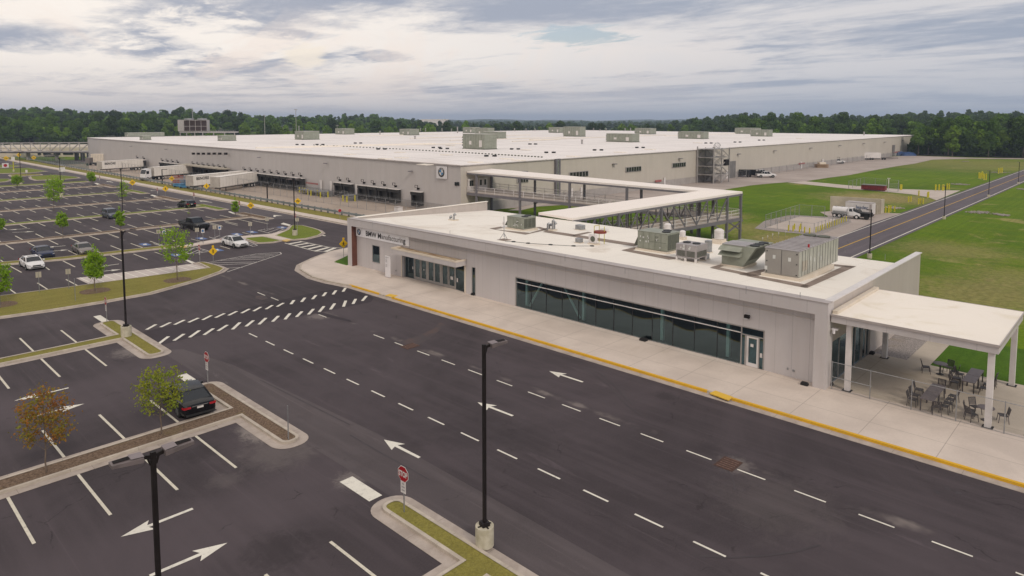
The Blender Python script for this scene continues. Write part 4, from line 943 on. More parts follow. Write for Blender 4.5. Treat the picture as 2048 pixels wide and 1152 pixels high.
def zr(x, y):
    u = (x - 82) / 311.5; v = (y - 90.8) / 228.7
    return (1 - u) * (1 - v) * 8.9 + u * (1 - v) * 9.12 + u * v * 9.4 + (1 - u) * v * 9.62
def gfr(x, y):
    z = 9.0
    for _ in range(6): q = g(x, y, z); z = zr(q.x, q.y)
    return Vector((q.x, q.y, z))
m = MB(); m.add([(81.9, 90.7, 0), (82.9, 319.5, 0), (82.9, 319.5, 1.1), (81.9, 90.7, 1.35)], [(3, 2, 1, 0)]); m.build('plinth', C_BLOCK, FB)
m = MB(); m.add([(81.9, 90.7, 0), (393.5, 90.7, 0), (393.5, 90.7, 1.6), (81.9, 90.7, 1.7)], [(0, 1, 2, 3)]); m.build('plinth', C_BLOCK, FB)
rd = MB()                                                # long raised seams on the roof
for xa, ya, xb, yb in ((512, 296, 870, 287), (512, 297, 950, 287), (1025, 283, 1120, 279), (900, 281, 1130, 275), (720, 272, 900, 268), (1330, 272, 1480, 267), (820, 277, 1060, 270), (1060, 280, 1330, 270)):
    a = gfr(xa, ya); b = gfr(xb, yb); rd.bar(a + Vector((0, 0, .1)), b + Vector((0, 0, .1)), .8, .25)
rd.build('roof_ridge', ROOF_C, FB)
for i, (px_, py_) in enumerate(((763, 299), (873, 296), (981, 313), (1065, 289), (1196, 301), (1030, 299), (1100, 306), (888, 298), (1417, 287), (1280, 296), (1475, 285), (1523, 281), (640, 290), (600, 290), (716, 287), (1066, 289))):
    q = gfr(px_, py_)
    for dx in (-.9, .9): MB().box(q.x + dx * .7 - .35, q.y - dx * .7 - .35, q.z, q.x + dx * .7 + .35, q.y - dx * .7 + .35, q.z + .35).build('roof_vent', FAN, FB)
for i, (px_, py_) in enumerate(((800, 305), (803, 316), (612, 301), (893, 310), (951, 325), (1013, 318), (1037, 321), (1146, 313), (708, 299), (536, 295), (1240, 305), (900, 291), (1300, 299), (700, 309), (1052, 300), (1395, 286), (1600, 277), (850, 330), (770, 318))):
    q = gfr(px_, py_); MB().box(q.x - .9, q.y - 1.3, q.z, q.x + .9, q.y + 1.3, q.z + .14).build('roof_hatch', ROOF_C, FB)
for px_, py_, h_ in ((1029, 262.5, 1.6), (851, 263, 1.8), (841, 262.5, 1.7), (884, 262.5, 1.7), (903, 263, 1.5), (915, 266, 3.2), (1052, 262, 1.3), (1070, 262, 1.3), (1187, 261, 1.5), (1212, 262, 1.5), (1250, 262, 1.6), (1261, 262, 1.8), (1164, 288, 1.2), (1728, 270.5, 1.5), (598, 262, 3.0), (760, 269, 1.5), (830, 278, 1.0), (1200, 262, 1.0)):
    q = gfr(px_, py_); mm = MB().cyl(q, q + Vector((0, 0, h_)), .32, .28, 8); mm.cyl(q + Vector((0, 0, h_)), q + Vector((0, 0, h_ + .25)), .5, .4, 8); mm.build('exhaust_stack', STEELL, FB)
ra = MB()
for i in range(70):
    q = gfr(628 + i * 6.6, 290.5 + i * .30 + i * i * .0008); ra.box(q.x - .16, q.y - .16, q.z, q.x + .16, q.y + .16, q.z + .22)
ra.build('roof_anchor', AC_GD, FB)['kind'] = 'stuff'
# emblem board, windows, lights, doors in the walls
EM = MB().box(81.72, 94.4, 6.15, 81.88, 97.2, 8.42).build('emblem_board', WHITEP, FB); emblem(95.78, 7.3, 81.70, .88, EM)
for (x0, y0), (x1, y1) in (((909.5, 364), (913, 371.5)), ((914, 364), (918, 371.5))):
    a = onplane(x0, y0, 0, 81.9); b = onplane(x1, y1, 0, 81.9); MB().box(81.85, min(a.y, b.y), min(a.z, b.z), 81.95, max(a.y, b.y), max(a.z, b.z)).build('window', DWIN, FB)
for x0, x1, ya, yb, hh in ((1139, 1176, 352, 344.5, 9), (1252, 1282, 342, 333, 8.5), (1345, 1371, 332, 325, 7.5), (1035, 1056, 362, 358, 5)):
    a = onplane(x0, ya, 1, 90.68); b = onplane(x1, yb - 1 + hh * 0, 1, 90.68); z1 = 5.75; z0 = 4.75; n = 6 if x0 > 1100 else 4
    wf = MB().box(a.x - .15, 90.62, z0 - .1, b.x + .15, 90.72, z1 + .1).build('window', STEELL, FB)
    for i in range(n):
        w_ = (b.x - a.x) / n; MB().box(a.x + w_ * i + .12, 90.56, z0, a.x + w_ * (i + 1) - .12, 90.61, z1).build('pane', DWIN, wf)
for x0, x1, ztop in ((1459.5, 1471, 4.9), (1783.5, 1788, 5.2)):
    a = onplane(x0, 330, 1, 90.6); b = onplane(x1, 330, 1, 90.6); MB().box(a.x, 90.5, 0, b.x, 90.66, ztop).build('roller_door', DOORG, FB)
for x0, x1 in ((1111, 1114), (1117, 1120)):
    a = onplane(x0, 330, 1, 90.4); b = onplane(x1, 330, 1, 90.4); MB().box(a.x, 90.2, 0, b.x, 90.66, 8.9).build('duct', STEEL, FB)
a = onplane(1115.5, 330, 1, 90.3); MB().cyl((a.x, 90.3, 0), (a.x, 90.3, 8.8), .22).build('duct', CHROME, FB)
for px_, py_ in ((1049, 343), (1229, 328), (1361, 317), (1478, 308), (1550, 301.5), (1622, 296), (1680, 291), (1728, 287), (1770, 284), (1806, 281)):
    q = onplane(px_, py_, 1, 90.3); MB().box(q.x - .4, 89.9, q.z - .1, q.x + .6, 90.66, q.z + .08).build('wall_lamp', STEEL, FB)
for px_, py_ in ((518, 315), (651, 326.5), (821, 342.5), (332, 298.5), (262, 292.5)):
    q = onplane(px_, py_, 0, 81.6); MB().box(81.2, q.y - .35, q.z - .08, 81.9, q.y + .35, q.z + .08).build('wall_lamp', STEEL, FB)
for px_ in (1144, 1163, 1329.5, 1454, 1602, 1645):
    a = onplane(px_ - 1.6, 340, 1, 90.6); b = onplane(px_ + 1.6, 340, 1, 90.6); MB().box(a.x, 90.52, 0, b.x, 90.66, 2.4).build('personnel_door', WHITE, FB)
for px_ in (641, 661, 712):
    a = onplane(px_ - 1.6, 340, 0, 81.8); b = onplane(px_ + 1.6, 340, 0, 81.8); MB().box(81.72, b.y, 1.2, 81.88, a.y, 3.3).build('personnel_door', WHITE, FB)
for px_ in (1318, 1428, 1604, 1793):
    a = onplane(px_ - 7, 340, 1, 90.5); b = onplane(px_ + 5, 340, 1, 90.5); MB().box(a.x, 90.42, 1.5, b.x, 90.5, 2.0).build('warning_strip', pm('faded_red', (.36, .10, .10), (.30, .16, .15), 1), FB)
q = onplane(624, 372, 0, 81.7); MB().box(81.66, q.y - 2.6, 2.15, 81.72, q.y + 2.6, 2.5).build('warning_strip', MATS['faded_red'], FB)
# truck docks
DOCKD = pm('dock_door', (.035, .033, .033), (.025, .024, .024), 1, .6)
def dock(yc, big=1.0):
    m = MB(); w_ = 1.52
    m.box(81.05, yc - w_, 2.62, 81.88, yc + w_, 3.22, 0); m.box(81.25, yc - w_, .70, 81.88, yc - w_ + .42, 2.62, 0); m.box(81.25, yc + w_ - .42, .95, 81.88, yc + w_, 2.62, 0)
    m.box(81.0, yc - w_ * .8, .60, 81.88, yc - w_ * .62, 1.25, 0); m.box(81.0, yc + w_ * .62, .60, 81.88, yc + w_ * .8, 1.25, 0); m.box(81.0, yc - w_ * .8, .5, 81.2, yc + w_ * .8, .62, 0)
    s = m.build('dock_shelter', CURT, FB)
    MB().box(81.8, yc - w_ + .42, .62, 81.87, yc + w_ - .42, 2.62).build('door_panel', DOCKD, s); MB().box(80.95, yc - w_ - .03, 3.22, 81.88, yc + w_ + .03, 3.32).build('cap', SIGNW, s)
    l = MB(); l.box(81.3, yc - .45, 4.45, 81.38, yc + .45, 4.53); l.box(81.3, yc - .45, 4.0, 81.38, yc + .45, 4.07); l.box(81.3, yc - .45, 4.07, 81.38, yc - .38, 4.45); l.box(81.3, yc + .38, 4.07, 81.38, yc + .45, 4.45)
    l.box(81.3, yc - .35, 3.62, 81.88, yc - .2, 4.0); l.build('dock_lamp', BRONZE, FB)
DY = [102.7, 109.8, 113.5, 117.1, 120.65, 126.2, 129.8] + [146.4 + 3.62 * k for k in range(9)] + [187.2 + 3.62 * k for k in range(7)] + [220.8 + 4.3 * k for k in range(4)] + [250.6, 257.0]
for y_ in DY: dock(y_)
MB().box(81.8, 180.1, .2, 81.88, 183.8, 3.2).build('roller_door', DOORG, FB)
MB().box(79.0, 184.6, 3.45, 81.88, 213.5, 3.75).build('dock_awning', pm('awning_metal', (.40, .36, .30), (.34, .30, .25)), FB)
for px_ in (386, 396, 406, 417, 428, 439, 451):
    q = onplane(px_, 307, 0, 81.5); MB().box(81.3, q.y - .5, q.z - .35, 81.88, q.y + .5, q.z + .25).build('dock_lamp', BRONZE, FB)
# stairs / loading platforms with yellow bollards at the docks
for y0, y1, lab in ((133.5, 143.6, 'long grey steel loading platform beside the docks'), (123.0, 125.2, 'short grey steel stair platform between two dock groups')):
    s_ = thing('loading_platform', lab, 'platform', (80, y0, 0)); m = MB().box(79.2, y0, .95, 81.85, y1, 1.1); m.build('deck', GALVD, s_)
    for k in range(5): MB().box(79.2, y0 - .28 * (k + 1), .95 - .2 * (k + 1), 81.8, y0 - .28 * k, 1.05 - .2 * (k + 1)).build('step', GALVD, s_)
    rl = MB(); n = int((y1 - y0) / 1.2) + 1
    for k in range(n + 1): rl.cyl((79.25, y0 + (y1 - y0) * k / n, .0), (79.25, y0 + (y1 - y0) * k / n, 2.0), .03, n=5)
    rl.cyl((79.25, y0, 2.0), (79.25, y1, 2.0), .03, n=5); rl.cyl((79.25, y0, 1.55), (79.25, y1, 1.55), .03, n=5); rl.build('railing', GALVD, s_)
def bollard_proto():
    b = thing('bollard', 'yellow steel bollard', 'bollard'); MB().cyl((0, 0, 0), (0, 0, 1.0), .11, n=10).cyl((0, 0, 1.0), (0, 0, 1.06), .11, .05, 10).build('post', YELP, b, smooth=40); MB().cyl((0, 0, 0), (0, 0, .03), .16, n=10).build('foot', C_PED, b); return b
BOL = bollard_proto(); bol_used = [0]
def bollard(px_, py_, label, group, s=1.0, z=0.0, at_=None):
    q = at_ or g(px_, py_, z); o = BOL if not bol_used[0] else copy_tree(BOL); bol_used[0] += 1
    place(o, (q.x, q.y, z), 0, s, label); o['group'] = group; return o
for i_, a in enumerate(((599, 385), (605, 386), (610, 387), (616, 390), (622, 392), (635, 392), (641, 396), (656, 395))): bollard(*a, ORD[i_] + ' yellow bollard from the left guarding the long loading platform', 'bollards at the long loading platform', 1.25)
for i_, a in enumerate(((686, 403), (694, 405), (710, 403))): bollard(*a, ORD[i_] + ' yellow bollard from the left guarding the short stair platform', 'bollards at the short stair platform', 1.25)

# ================================================================ covered footbridge
BR = thing('covered_footbridge', 'L-shaped covered steel footbridge with white roof linking the two buildings', 'footbridge', (90, 60, 0))
F0 = Vector((83.4, 90.6, 7.7)); F1 = Vector((89.6, 90.6, 7.85)); EO = g(1485, 383, 6.8); EI = g(1400, 381.5, 6.8)
B0 = onplane(1077, 425, 0, 65.9); B1 = onplane(1145, 436.5, 0, 65.9)
rf = MB(); up_ = Vector((0, 0, .0)); th = Vector((0, 0, -.28))
pts = [F0, EI, B0, B1, EO, F1]
rf.add([p + up_ for p in pts] + [p + th for p in pts], [(0, 1, 4, 5), (1, 2, 3, 4)] + [(i, 6 + i, 6 + (i + 1) % 6, (i + 1) % 6) for i in range(6)] + [(11, 10, 7, 6), (10, 9, 8, 7)]); rf.build('roof', ROOF_D, BR)
fz = MB()
for a, b in ((F0, EI), (EI, B0), (B1, EO), (EO, F1)):
    fz.bar(a + Vector((0, 0, -.42)), b + Vector((0, 0, -.42)), .22, .26)
fz.build('roof_beam', STEEL, BR)
DK = 3.75
def deckpt(p, d): return p + Vector((0, 0, -d))
d0, d1, dI, dO, dB0, dB1 = F0 - Vector((0, 0, DK)), F1 - Vector((0, 0, DK)), EI - Vector((0, 0, 3.6)), EO - Vector((0, 0, 3.6)), B0 - Vector((0, 0, 3.55)), B1 - Vector((0, 0, 3.55))
dk = MB(); dp = [d0, dI, dB0, dB1, dO, d1]; th = Vector((0, 0, -.2))
dk.add(dp + [p + th for p in dp], [(0, 1, 4, 5), (1, 2, 3, 4)] + [(i, 6 + i, 6 + (i + 1) % 6, (i + 1) % 6) for i in range(6)] + [(11, 10, 7, 6), (10, 9, 8, 7)]); dk.build('deck', C_DRIVE, BR)
db = MB()
for a, b in ((d0, dI), (dI, dB0), (dB1, dO), (dO, d1)): db.bar(a + Vector((0, 0, -.32)), b + Vector((0, 0, -.32)), .25, .5)
db.build('deck_beam', STEEL, BR)
def column(top, lab=None): MB().box(top.x - .16, top.y - .16, 0, top.x + .16, top.y + .16, top.z - .28).build('column', STEEL, BR)
for px_ in (953, 1040, 1139.5, 1254): column(along(F0, EI, px_))
for px_ in (982.5, 1070, 1169, 1283, 1385): column(along(F1, EO, px_))
for px_ in (1237, 1323, 1455, 1482): column(along(B1, EO, px_))
for px_ in (1255, 1398): column(along(B0, EI, px_) if px_ < 1300 else along(B0, EI, px_))
column(EI); column(along(EO, EI, 1427))
def rail(a, b, name='railing', hh=1.05, step=.5):
    r_ = MB(); L_ = (b - a).length; n = int(L_ / 2.0)
    for k in range(n + 1): p = a.lerp(b, k / n); r_.bar(p, p + Vector((0, 0, hh)), .07, .07)
    for h in (hh, .12, hh * .55): r_.bar(a + Vector((0, 0, h)), b + Vector((0, 0, h)), .06, .06)
    n2 = int(L_ / .25)
    for k in range(n2): p = a.lerp(b, k / n2); r_.bar(p + Vector((0, 0, .1)), p + Vector((0, 0, hh)), .02, .02)
    r_.build(name, WHITE if name == 'railing' else STEELL, BR)
rail(d0, dI); rail(d1, dO); rail(dI, dB0); rail(dB1, dO)
def web(A, B, a, b, pxs, diag):
    T_ = Vector((0, 0, -.5)); V = [(along(A, B, p) + T_, along(a, b, p)) for p in pxs]
    for t_, l_ in V: MB().bar(t_, l_, .12, .12).build('truss_post', STEEL, BR)
    for i, k in enumerate(diag):
        if k == 1: MB().bar(V[i][0], V[i + 1][1], .15, .15).build('truss_diagonal', STEEL, BR)
        elif k == -1: MB().bar(V[i + 1][0], V[i][1], .15, .15).build('truss_diagonal', STEEL, BR)
web(B1, EO, dB1, dO, (1172, 1190, 1211, 1237, 1254, 1275, 1297, 1323, 1347, 1370, 1393, 1415, 1434, 1455), (-1, -1, 1, 1, -1, -1, -1, 1, 1, 1, -1, -1, -1))
web(B0, EI, dB0, dI, (1160, 1180, 1200, 1225, 1262, 1283, 1312, 1335, 1359, 1380), (1, 1, -1, -1, 1, 1, 1, -1, -1))
bc = MB()
for a, b in ((along(F1, EO, 982.5), 952), (along(F1, EO, 1070), 1040)):
    pass
for p_, s_ in ((EO, -1), (along(B1, EO, 1455), -1), (along(F1, EO, 982.5), 1), (along(F1, EO, 1070), 1), (along(B1, EO, 1455), 1)):
    d_ = (B1 - EO).normalized() if s_ < 0 else Vector((.0, -1, 0)) if p_.x < 91.5 and p_.y > 50 else (EO - B1).normalized(); q = p_ + d_ * 3.0
    MB().bar((p_.x, p_.y, p_.z - 5.6), (q.x, q.y, p_.z - 3.95), .18, .18).build('knee_brace', STEEL, BR)
MB().box(83.5, 90.3, 4.0, 84.6, 90.6, 6.3).build('door', WHITE, BR); MB().box(86.0, 90.3, 4.0, 88.2, 90.6, 6.3).build('door', WHITE, BR)
for x_ in (83.6, 84.1, 86.2, 87.3): MB().box(x_ + .1, 90.24, 5.0, x_ + .5, 90.29, 6.0).build('window', DWIN, BR)

# ================================================================ far left truss bridge and the office block behind it
LB = thing('truss_bridge', 'far-off grey steel truss bridge with white deck joining the left end of the factory', 'footbridge', (78, 330, 0))
A = g(212, 320); Lf = A + Vector((0, 0, 0)); sc_ = 17 / (321 - 239)
def lbp(x, y): return onplane(x, y, 1, A.y + (x - 212) * -.03) if False else None
# the bridge lies on the vertical plane through these two ground points
P0 = g(211, 321); P1 = g(-60, 318); dir_ = (P1 - P0).normalized(); nrm = Vector((-dir_.y, dir_.x, 0))
def onv(x, y, off=0.0):
    d = ray(x, y); o = P0 + nrm * off; t = (o - Vector((0, 0, EYE))).dot(nrm) / d.dot(nrm); return Vector((0, 0, EYE)) + d * t
for off in (0, 4.5):
    tm = MB(); tm.bar(onv(211, 303.2, off), onv(-60, 303, off), .35, .55)
    tm.bar(onv(200, 285, off), onv(-60, 286.5, off), .3, .4); tm.build('chord', STEELL, LB)
    dg = MB(); xs = [-18 + 19.7 * k for k in range(12)]
    for i, x_ in enumerate(xs):
        dg.bar(onv(x_, 285.3, off), onv(x_, 303, off), .28, .28)
        if i < len(xs) - 1: (dg.bar(onv(x_, 285.5, off), onv(x_ + 19.7, 303, off), .3, .3) if x_ < 75 else dg.bar(onv(x_, 303, off), onv(x_ + 19.7, 285.5, off), .3, .3))
    dg.build('truss_web', STEELL, LB)
a0, a1 = onv(211, 304), onv(-60, 304); a2, a3 = onv(-60, 304, 4.5), onv(211, 304, 4.5)
MB().add([a0, a1, a2, a3] + [p + Vector((0, 0, -.5)) for p in (a0, a1, a2, a3)], [(0, 3, 2, 1), (0, 1, 5, 4), (4, 5, 6, 7)]).build('deck', WHITE, LB)
MB().bar(onv(90, 301.5, 2.2), onv(-60, 301.5, 2.2), 4, .9).build('side_panel', CREAM, LB)
for x_ in (192, 56, 113):
    p = onv(x_, 304, 2); MB().box(p.x - .6, p.y - .6, 0, p.x + .6, p.y + .6, p.z).build('column', STEELL, LB)
OB = thing('office_block', 'pale low office block with dark ribbon windows behind the truss bridge', 'building', g(90, 313))
Q0, Q1 = g(206, 313), g(-80, 315); dd = (Q1 - Q0).normalized(); nn_ = Vector((-dd.y, dd.x, 0)); nn_ = nn_ if nn_.dot(Q0) > 0 else -nn_
def onq(x, y, off=0.0):
    d = ray(x, y); o = Q0 + nn_ * off; t = (o - Vector((0, 0, EYE))).dot(nn_) / d.dot(nn_); return Vector((0, 0, EYE)) + d * t
h_ = onq(150, 294.5).z
cr = MB(); b_ = [Q0, Q1, Q1 + nn_ * 40, Q0 + nn_ * 40]; cr.prism([(p.x, p.y) for p in b_], 0, h_); cr.build('wall', pm('office_cream', (.52, .45, .36), (.46, .40, .32), .1, .7), OB)
for x0, x1 in ((75, 82), (86, 102), (107, 121), (126, 147)):
    a = onq(x0, 305.5, -.4); b = onq(x1, 313 - 1, -.4); MB().add([Vector((a.x, a.y, 1.0)), Vector((b.x, b.y, 1.0)), Vector((b.x, b.y, a.z)), a], [(0, 1, 2, 3)]).build('window', DWIN, OB)

# ================================================================ rooftop plant of the entrance building
def unit_at(name, label, px_, cat='rooftop unit', group=None, roof=groof):
    q = roof(*px_); return thing(name, label, cat, q, 0, group), q
def fans(m, x, y, z, r, mt=1): m.cyl((x, y, z), (x, y, z + .08), r, n=20, m=mt); m.cyl((x, y, z + .08), (x, y, z + .09), r * .25, n=10, m=mt)
def stickers(e, x, y0, y1, z0, z1, n, seed, flip=None):
    r_ = random.Random(seed); m = MB()
    for _ in range(n):
        a = r_.uniform(y0, y1); b = r_.uniform(z0, z1); w_ = r_.uniform(.06, .16); h_ = r_.uniform(.08, .22)
        if flip is None: m.box(x - .012, a, b, x - .002, a + w_, b + h_)
        else: m.box(a, flip - .012, b, a + w_, flip - .002, b + h_)
    m.build('sticker', LABEL, e, local=True)
def packaged(px_, ax, ay, h, label, cat='rooftop unit'):
    """box unit; local origin is its near corner, +X away, +Y to the left"""
    e, q = unit_at('rooftop_unit', label, px_); L_ = dict(local=True)
    MB().box(-.15, -.15, -.1, ax + .15, ay + .15, .16).build('kerb_base', CREAM, e, **L_)
    m = MB().box(0, 0, .2, ax, ay, h); m.box(-.03, -.03, h, ax + .03, ay + .03, h + .05); m.build('casing', AC_G, e, bevel=.015, **L_)
    c = MB()
    for k in range(3): c.box(.1 + k * (ax - .1) / 3, -.03, .3, .1 + (k + 1) * (ax - .1) / 3 - .08, -.005, h - .12)
    c.build('coil', AC_GD, e, **L_)
    l_ = MB(); 
    for k in range(1, 5): l_.box(-.012, ay * k / 5, .25, -.004, ay * k / 5 + .02, h - .05)
    l_.box(-.012, ay * .03, h * .52, -.004, ay * .6, h * .52 + .02); l_.build('panel_joint', AC_GD, e, **L_)
    f = MB(); fans(f, ax * .35, ay * .18, h + .05, .38, 0); fans(f, ax * .75, ay * .3, h + .05, .38, 0); f.build('fan', FAN, e, **L_)
    stickers(e, 0, .1, ay - .3, .35, h - .35, 9, int(px_[0])); 
    v = MB(); 
    for dy in (.3, .36): 
        for dz in (.6, .78): v.box(-.02, ay * dy, h * dz, -.004, ay * dy + .07, h * dz + .07)
    v.build('port', FAN, e, **L_)
    hd = MB().add([(0.1, ay, h * .75), (ax - .1, ay, h * .75), (ax - .1, ay + .45, .35), (.1, ay + .45, .35), (.1, ay, .35), (ax - .1, ay, .35)], [(0, 1, 2, 3), (0, 3, 4), (1, 5, 2), (3, 2, 5, 4)]); hd.build('intake_hood', AC_GD, e, **L_)
    return e
packaged((1047, 462.5), 2.0, 2.45, 1.4, 'small sage green rooftop unit, leftmost on the entrance building roof')
packaged((1334, 508), 2.1, 3.1, 1.75, 'sage green rooftop unit with red badge and two black fans, right of the roof middle')
# grey double condenser
e, q = unit_at('condenser_unit', 'grey rooftop condenser with two louvred front panels and two fans', (1392, 526), 'condenser'); m = MB().box(0, 0, .3, 1.9, 1.9, 1.42)
m.build('casing', AC_T, e, local=True, bevel=.015); MB().box(-.12, .9, 0, .05, 1.02, .3).box(0, 0, 0, .15, .15, .3).box(0, 1.75, 0, .15, 1.9, .3).box(1.75, 0, 0, 1.9, .15, .3).build('leg', WHITE, e, local=True)
lv = MB()
for k in range(9):
    for y0 in (.12, 1.03): lv.box(-.02, y0, .42 + k * .055, -.004, y0 + .75, .45 + k * .055)
    lv.box(.15, -.02, .42 + k * .055, 1.75, -.004, .45 + k * .055)
lv.build('louvre', AC_GD, e, local=True); f = MB(); fans(f, .95, .5, 1.42, .33, 0); fans(f, .95, 1.4, 1.42, .33, 0); f.build('fan', FAN, e, local=True); stickers(e, 0, .2, 1.6, .95, 1.25, 6, 3)
MB().box(-.012, .94, .3, -.003, .96, 1.4).build('panel_joint', AC_GD, e, local=True)
# big sloping unit with hoods and three fans
e, q = unit_at('rooftop_unit', 'sage rooftop unit flared towards the top with two hoods and ribbed lid', (1490, 538)); 
m = MB(); m.add([(0, .2, .15), (2.3, .2, .15), (3.6, -.75, 1.75), (0.2, -.75, 1.75), (0, 2.0, .15), (2.3, 2.0, .15), (3.6, 2.0, 1.75), (.0, 2.0, 1.75)], [(0, 1, 2, 3), (4, 7, 6, 5), (3, 2, 6, 7), (1, 5, 6, 2), (0, 3, 7, 4), (0, 4, 5, 1)])
m.build('casing', AC_G, e, local=True)
MB().box(-.1, .1, -.05, 2.4, 2.1, .15).build('kerb_base', CREAM, e, local=True)
c = MB().add([(.35, .05, .42), (2.0, .05, .42), (3.2, -.72, 1.6), (.55, -.72, 1.6)], [(0, 1, 2, 3)]); c.build('coil', AC_GD, e, local=True)
hd = MB()
for z_ in (.95, 1.38):
    hd.add([(0, .25, z_ + .3), (0, 2.1, z_ + .3), (-.55, 2.1, z_), (-.55, .25, z_), (0, .25, z_ - .02), (0, 2.1, z_ - .02)], [(0, 1, 2, 3), (0, 3, 4), (1, 5, 2), (3, 2, 5, 4)])
hd.build('intake_hood', AC_G, e, local=True); lid = MB()
for k in range(5): lid.box(.1 + k * .42, .1, 1.76, .4 + k * .42, 2.05, 1.82)
lid.build('lid', AC_R, e, local=True); f = MB()
for k in range(3): fans(f, 1.0 + k * .85, -.32, 1.76, .38, 0)
f.build('fan', FAN, e, local=True)
# very long air handler
e, q = unit_at('air_handler', 'very long grey air handling unit with ribbed roof, largest on the entrance building', (1597, 562)); AXL, AYL, HH = 8.3, 2.55, 2.15
MB().box(-.2, -.2, -.15, AXL - 1.4, AYL + .2, .22).build('kerb_base', CREAM, e, local=True)
MB().box(0, 0, .24, AXL, AYL, HH).build('casing', AC_L, e, local=True, bevel=.01); MB().box(-.02, .02, .26, -.004, AYL - .02, HH - .02).build('front_panel', AC_F, e, local=True)
rb = MB().box(-.04, -.04, HH, AXL + .04, AYL + .04, HH + .06)
for k in range(14): rb.box(.3 + k * .58, -.02, HH + .06, .36 + k * .58, AYL + .02, HH + .12)
rb.build('ribbed_roof', AC_R, e, local=True); j = MB()
for x_ in (.55, 1.15, 1.65, 2.0, 2.7, 3.5, 4.15, 4.7, 5.3, 5.9, 6.5, 7.1, 7.7): j.box(x_, -.015, .26, x_ + .035, -.004, HH - .02)
j.box(-.03, AYL * .5, .26, -.021, AYL * .5 + .03, HH - .03); j.build('panel_joint', FAN, e, local=True)
hg = MB()
for y_ in (.12, AYL - .2):
    for z_ in (.35, 1.15, 1.9): hg.box(-.06, y_, z_, -.021, y_ + .08, z_ + .08)
hg.build('hinge', FAN, e, local=True); lv = MB().box(.62, -.025, .6, 1.1, -.016, 1.35); lv.box(1.2, -.025, .6, 1.6, -.016, 1.35); lv.build('louvre', SIGNB, e, local=True)
stickers(e, 0, 0, .01, 0, .01, 0, 1); s_ = MB()
for x_, z_ in ((2.15, 1.2), (2.9, 1.0), (3.8, 1.3), (4.3, .9)): s_.box(x_, -.022, z_, x_ + .14, -.006, z_ + .3)
for y_, z_ in ((.6, 1.35), (1.75, 1.4), (2.35, .5)): s_.box(-.035, y_, z_, -.022, y_ + .2, z_ + .28)
s_.build('sticker', LABEL, e, local=True); MB().cyl((2.05, .1, HH + .06), (2.05, .1, HH + .3), .07).build('beacon', REDS, e, local=True); f = MB()
fans(f, 7.2, .8, HH + .12, .5, 0); fans(f, 7.2, 1.9, HH + .12, .5, 0); f.build('fan', AC_GD, e, local=True)
# exhaust fans, mini-split on stand, small boxes
for px_, s, lab in (((1335, 468), 1.0, 'white louvred roof exhaust, leftmost of three behind the large units'), ((1365, 479), .8, 'white louvred roof exhaust, smaller middle one of three'), ((1438, 487), 1.25, 'white louvred roof exhaust on square base, tallest and rightmost of three')):
    e, q = unit_at('exhaust_fan', lab, px_, 'exhaust fan', 'white roof exhausts'); MB().box(-.42 * s, -.42 * s, -.1, .42 * s, .42 * s, .38 * s).build('base', CREAM, e, local=True)
    c = MB()
    for k in range(6): c.cyl((0, 0, (.42 + .12 * k) * s), (0, 0, (.5 + .12 * k) * s), .40 * s, .36 * s, 16)
    c.cyl((0, 0, .38 * s), (0, 0, 1.1 * s), .32 * s, n=16); c.cyl((0, 0, 1.1 * s), (0, 0, 1.2 * s), .34 * s, .2 * s, 16); c.build('louvre', WHITE, e, local=True)
for px_, s, lab in (((1105, 461), 1.0, 'cluster of small vent pipes on the entrance roof behind the small green unit'), ((908, 441), .7, 'lone small vent pipe on the left part of the entrance roof')):
    e, q = unit_at('roof_vent_pipe', lab, px_, 'vent'); m = MB()
    for dx, dy, h_ in ((0, 0, 1.0), (.45, .1, .7), (-.3, .45, .65), (.2, .6, .5)) if s > .8 else ((0, 0, 1.0), (.0, .7, .5)):
        m.cyl((dx, dy, -.05), (dx, dy, h_ * s), .1, n=10); m.cyl((dx, dy, h_ * s), (dx + .22, dy - .05, h_ * s + .05), .13, .17, 10)
    m.build('pipe', GALV, e, local=True, smooth=40); m = MB().box(-.3, -.3, -.05, .5, .7, .12).build('base', CREAM, e, local=True)
e, q = unit_at('split_condenser', 'white fan unit on a stand under a rust red tray with yellow pipes', (1187, 489), 'condenser'); MB().box(-.2, -.55, -.05, .35, .55, .12).build('base', CREAM, e, local=True)
MB().box(-.12, -.3, .14, .22, .5, .95).build('casing', WHITE, e, local=True, bevel=.01); MB().cyl((-.13, .0, .55), (-.15, .0, .55), .27, n=20).build('fan', AC_GD, e, local=True)
MB().cyl((.9, -.1, 1.02), (.9, -.1, 1.2), .62, n=24).build('tray', pm('oxide_red', (.22, .04, .025), (.16, .03, .02)), e, local=True); yp = MB()
for dx, dy in ((.5, .3), (1.3, .3), (.9, -.6)): yp.cyl((dx, dy, 0), (dx, dy, 1.7), .03, n=6)
yp.cyl((.5, .3, 1.7), (1.3, .3, 1.7), .03, n=6); yp.build('safety_rail', YELP, e, local=True)
for px_, a_, lab in (((1163, 461), (.7, .9, .55), 'pale grey low box on the roof behind the red tray'), ((1212, 465), (.5, .8, .35), 'small white roof box right of the red tray'), ((1160, 487), (.5, .6, .45), 'small tapered grey box on the roof left of the white fan unit'), ((1410, 521), (.8, .5, .5), 'grey-blue low box between the grey condenser and the flared unit'), ((1419, 506), (.5, .5, 1.1), 'narrow white cabinet behind the grey condenser')):
    e, q = unit_at('roof_box', lab, px_, 'roof box'); MB().box(0, 0, .05, a_[0], a_[1], a_[2]).build('casing', GALV if 'grey' in lab else WHITE, e, local=True, bevel=.02); MB().box(-.06, -.06, -.05, a_[0] + .06, a_[1] + .06, .05).build('base', CREAM, e, local=True)
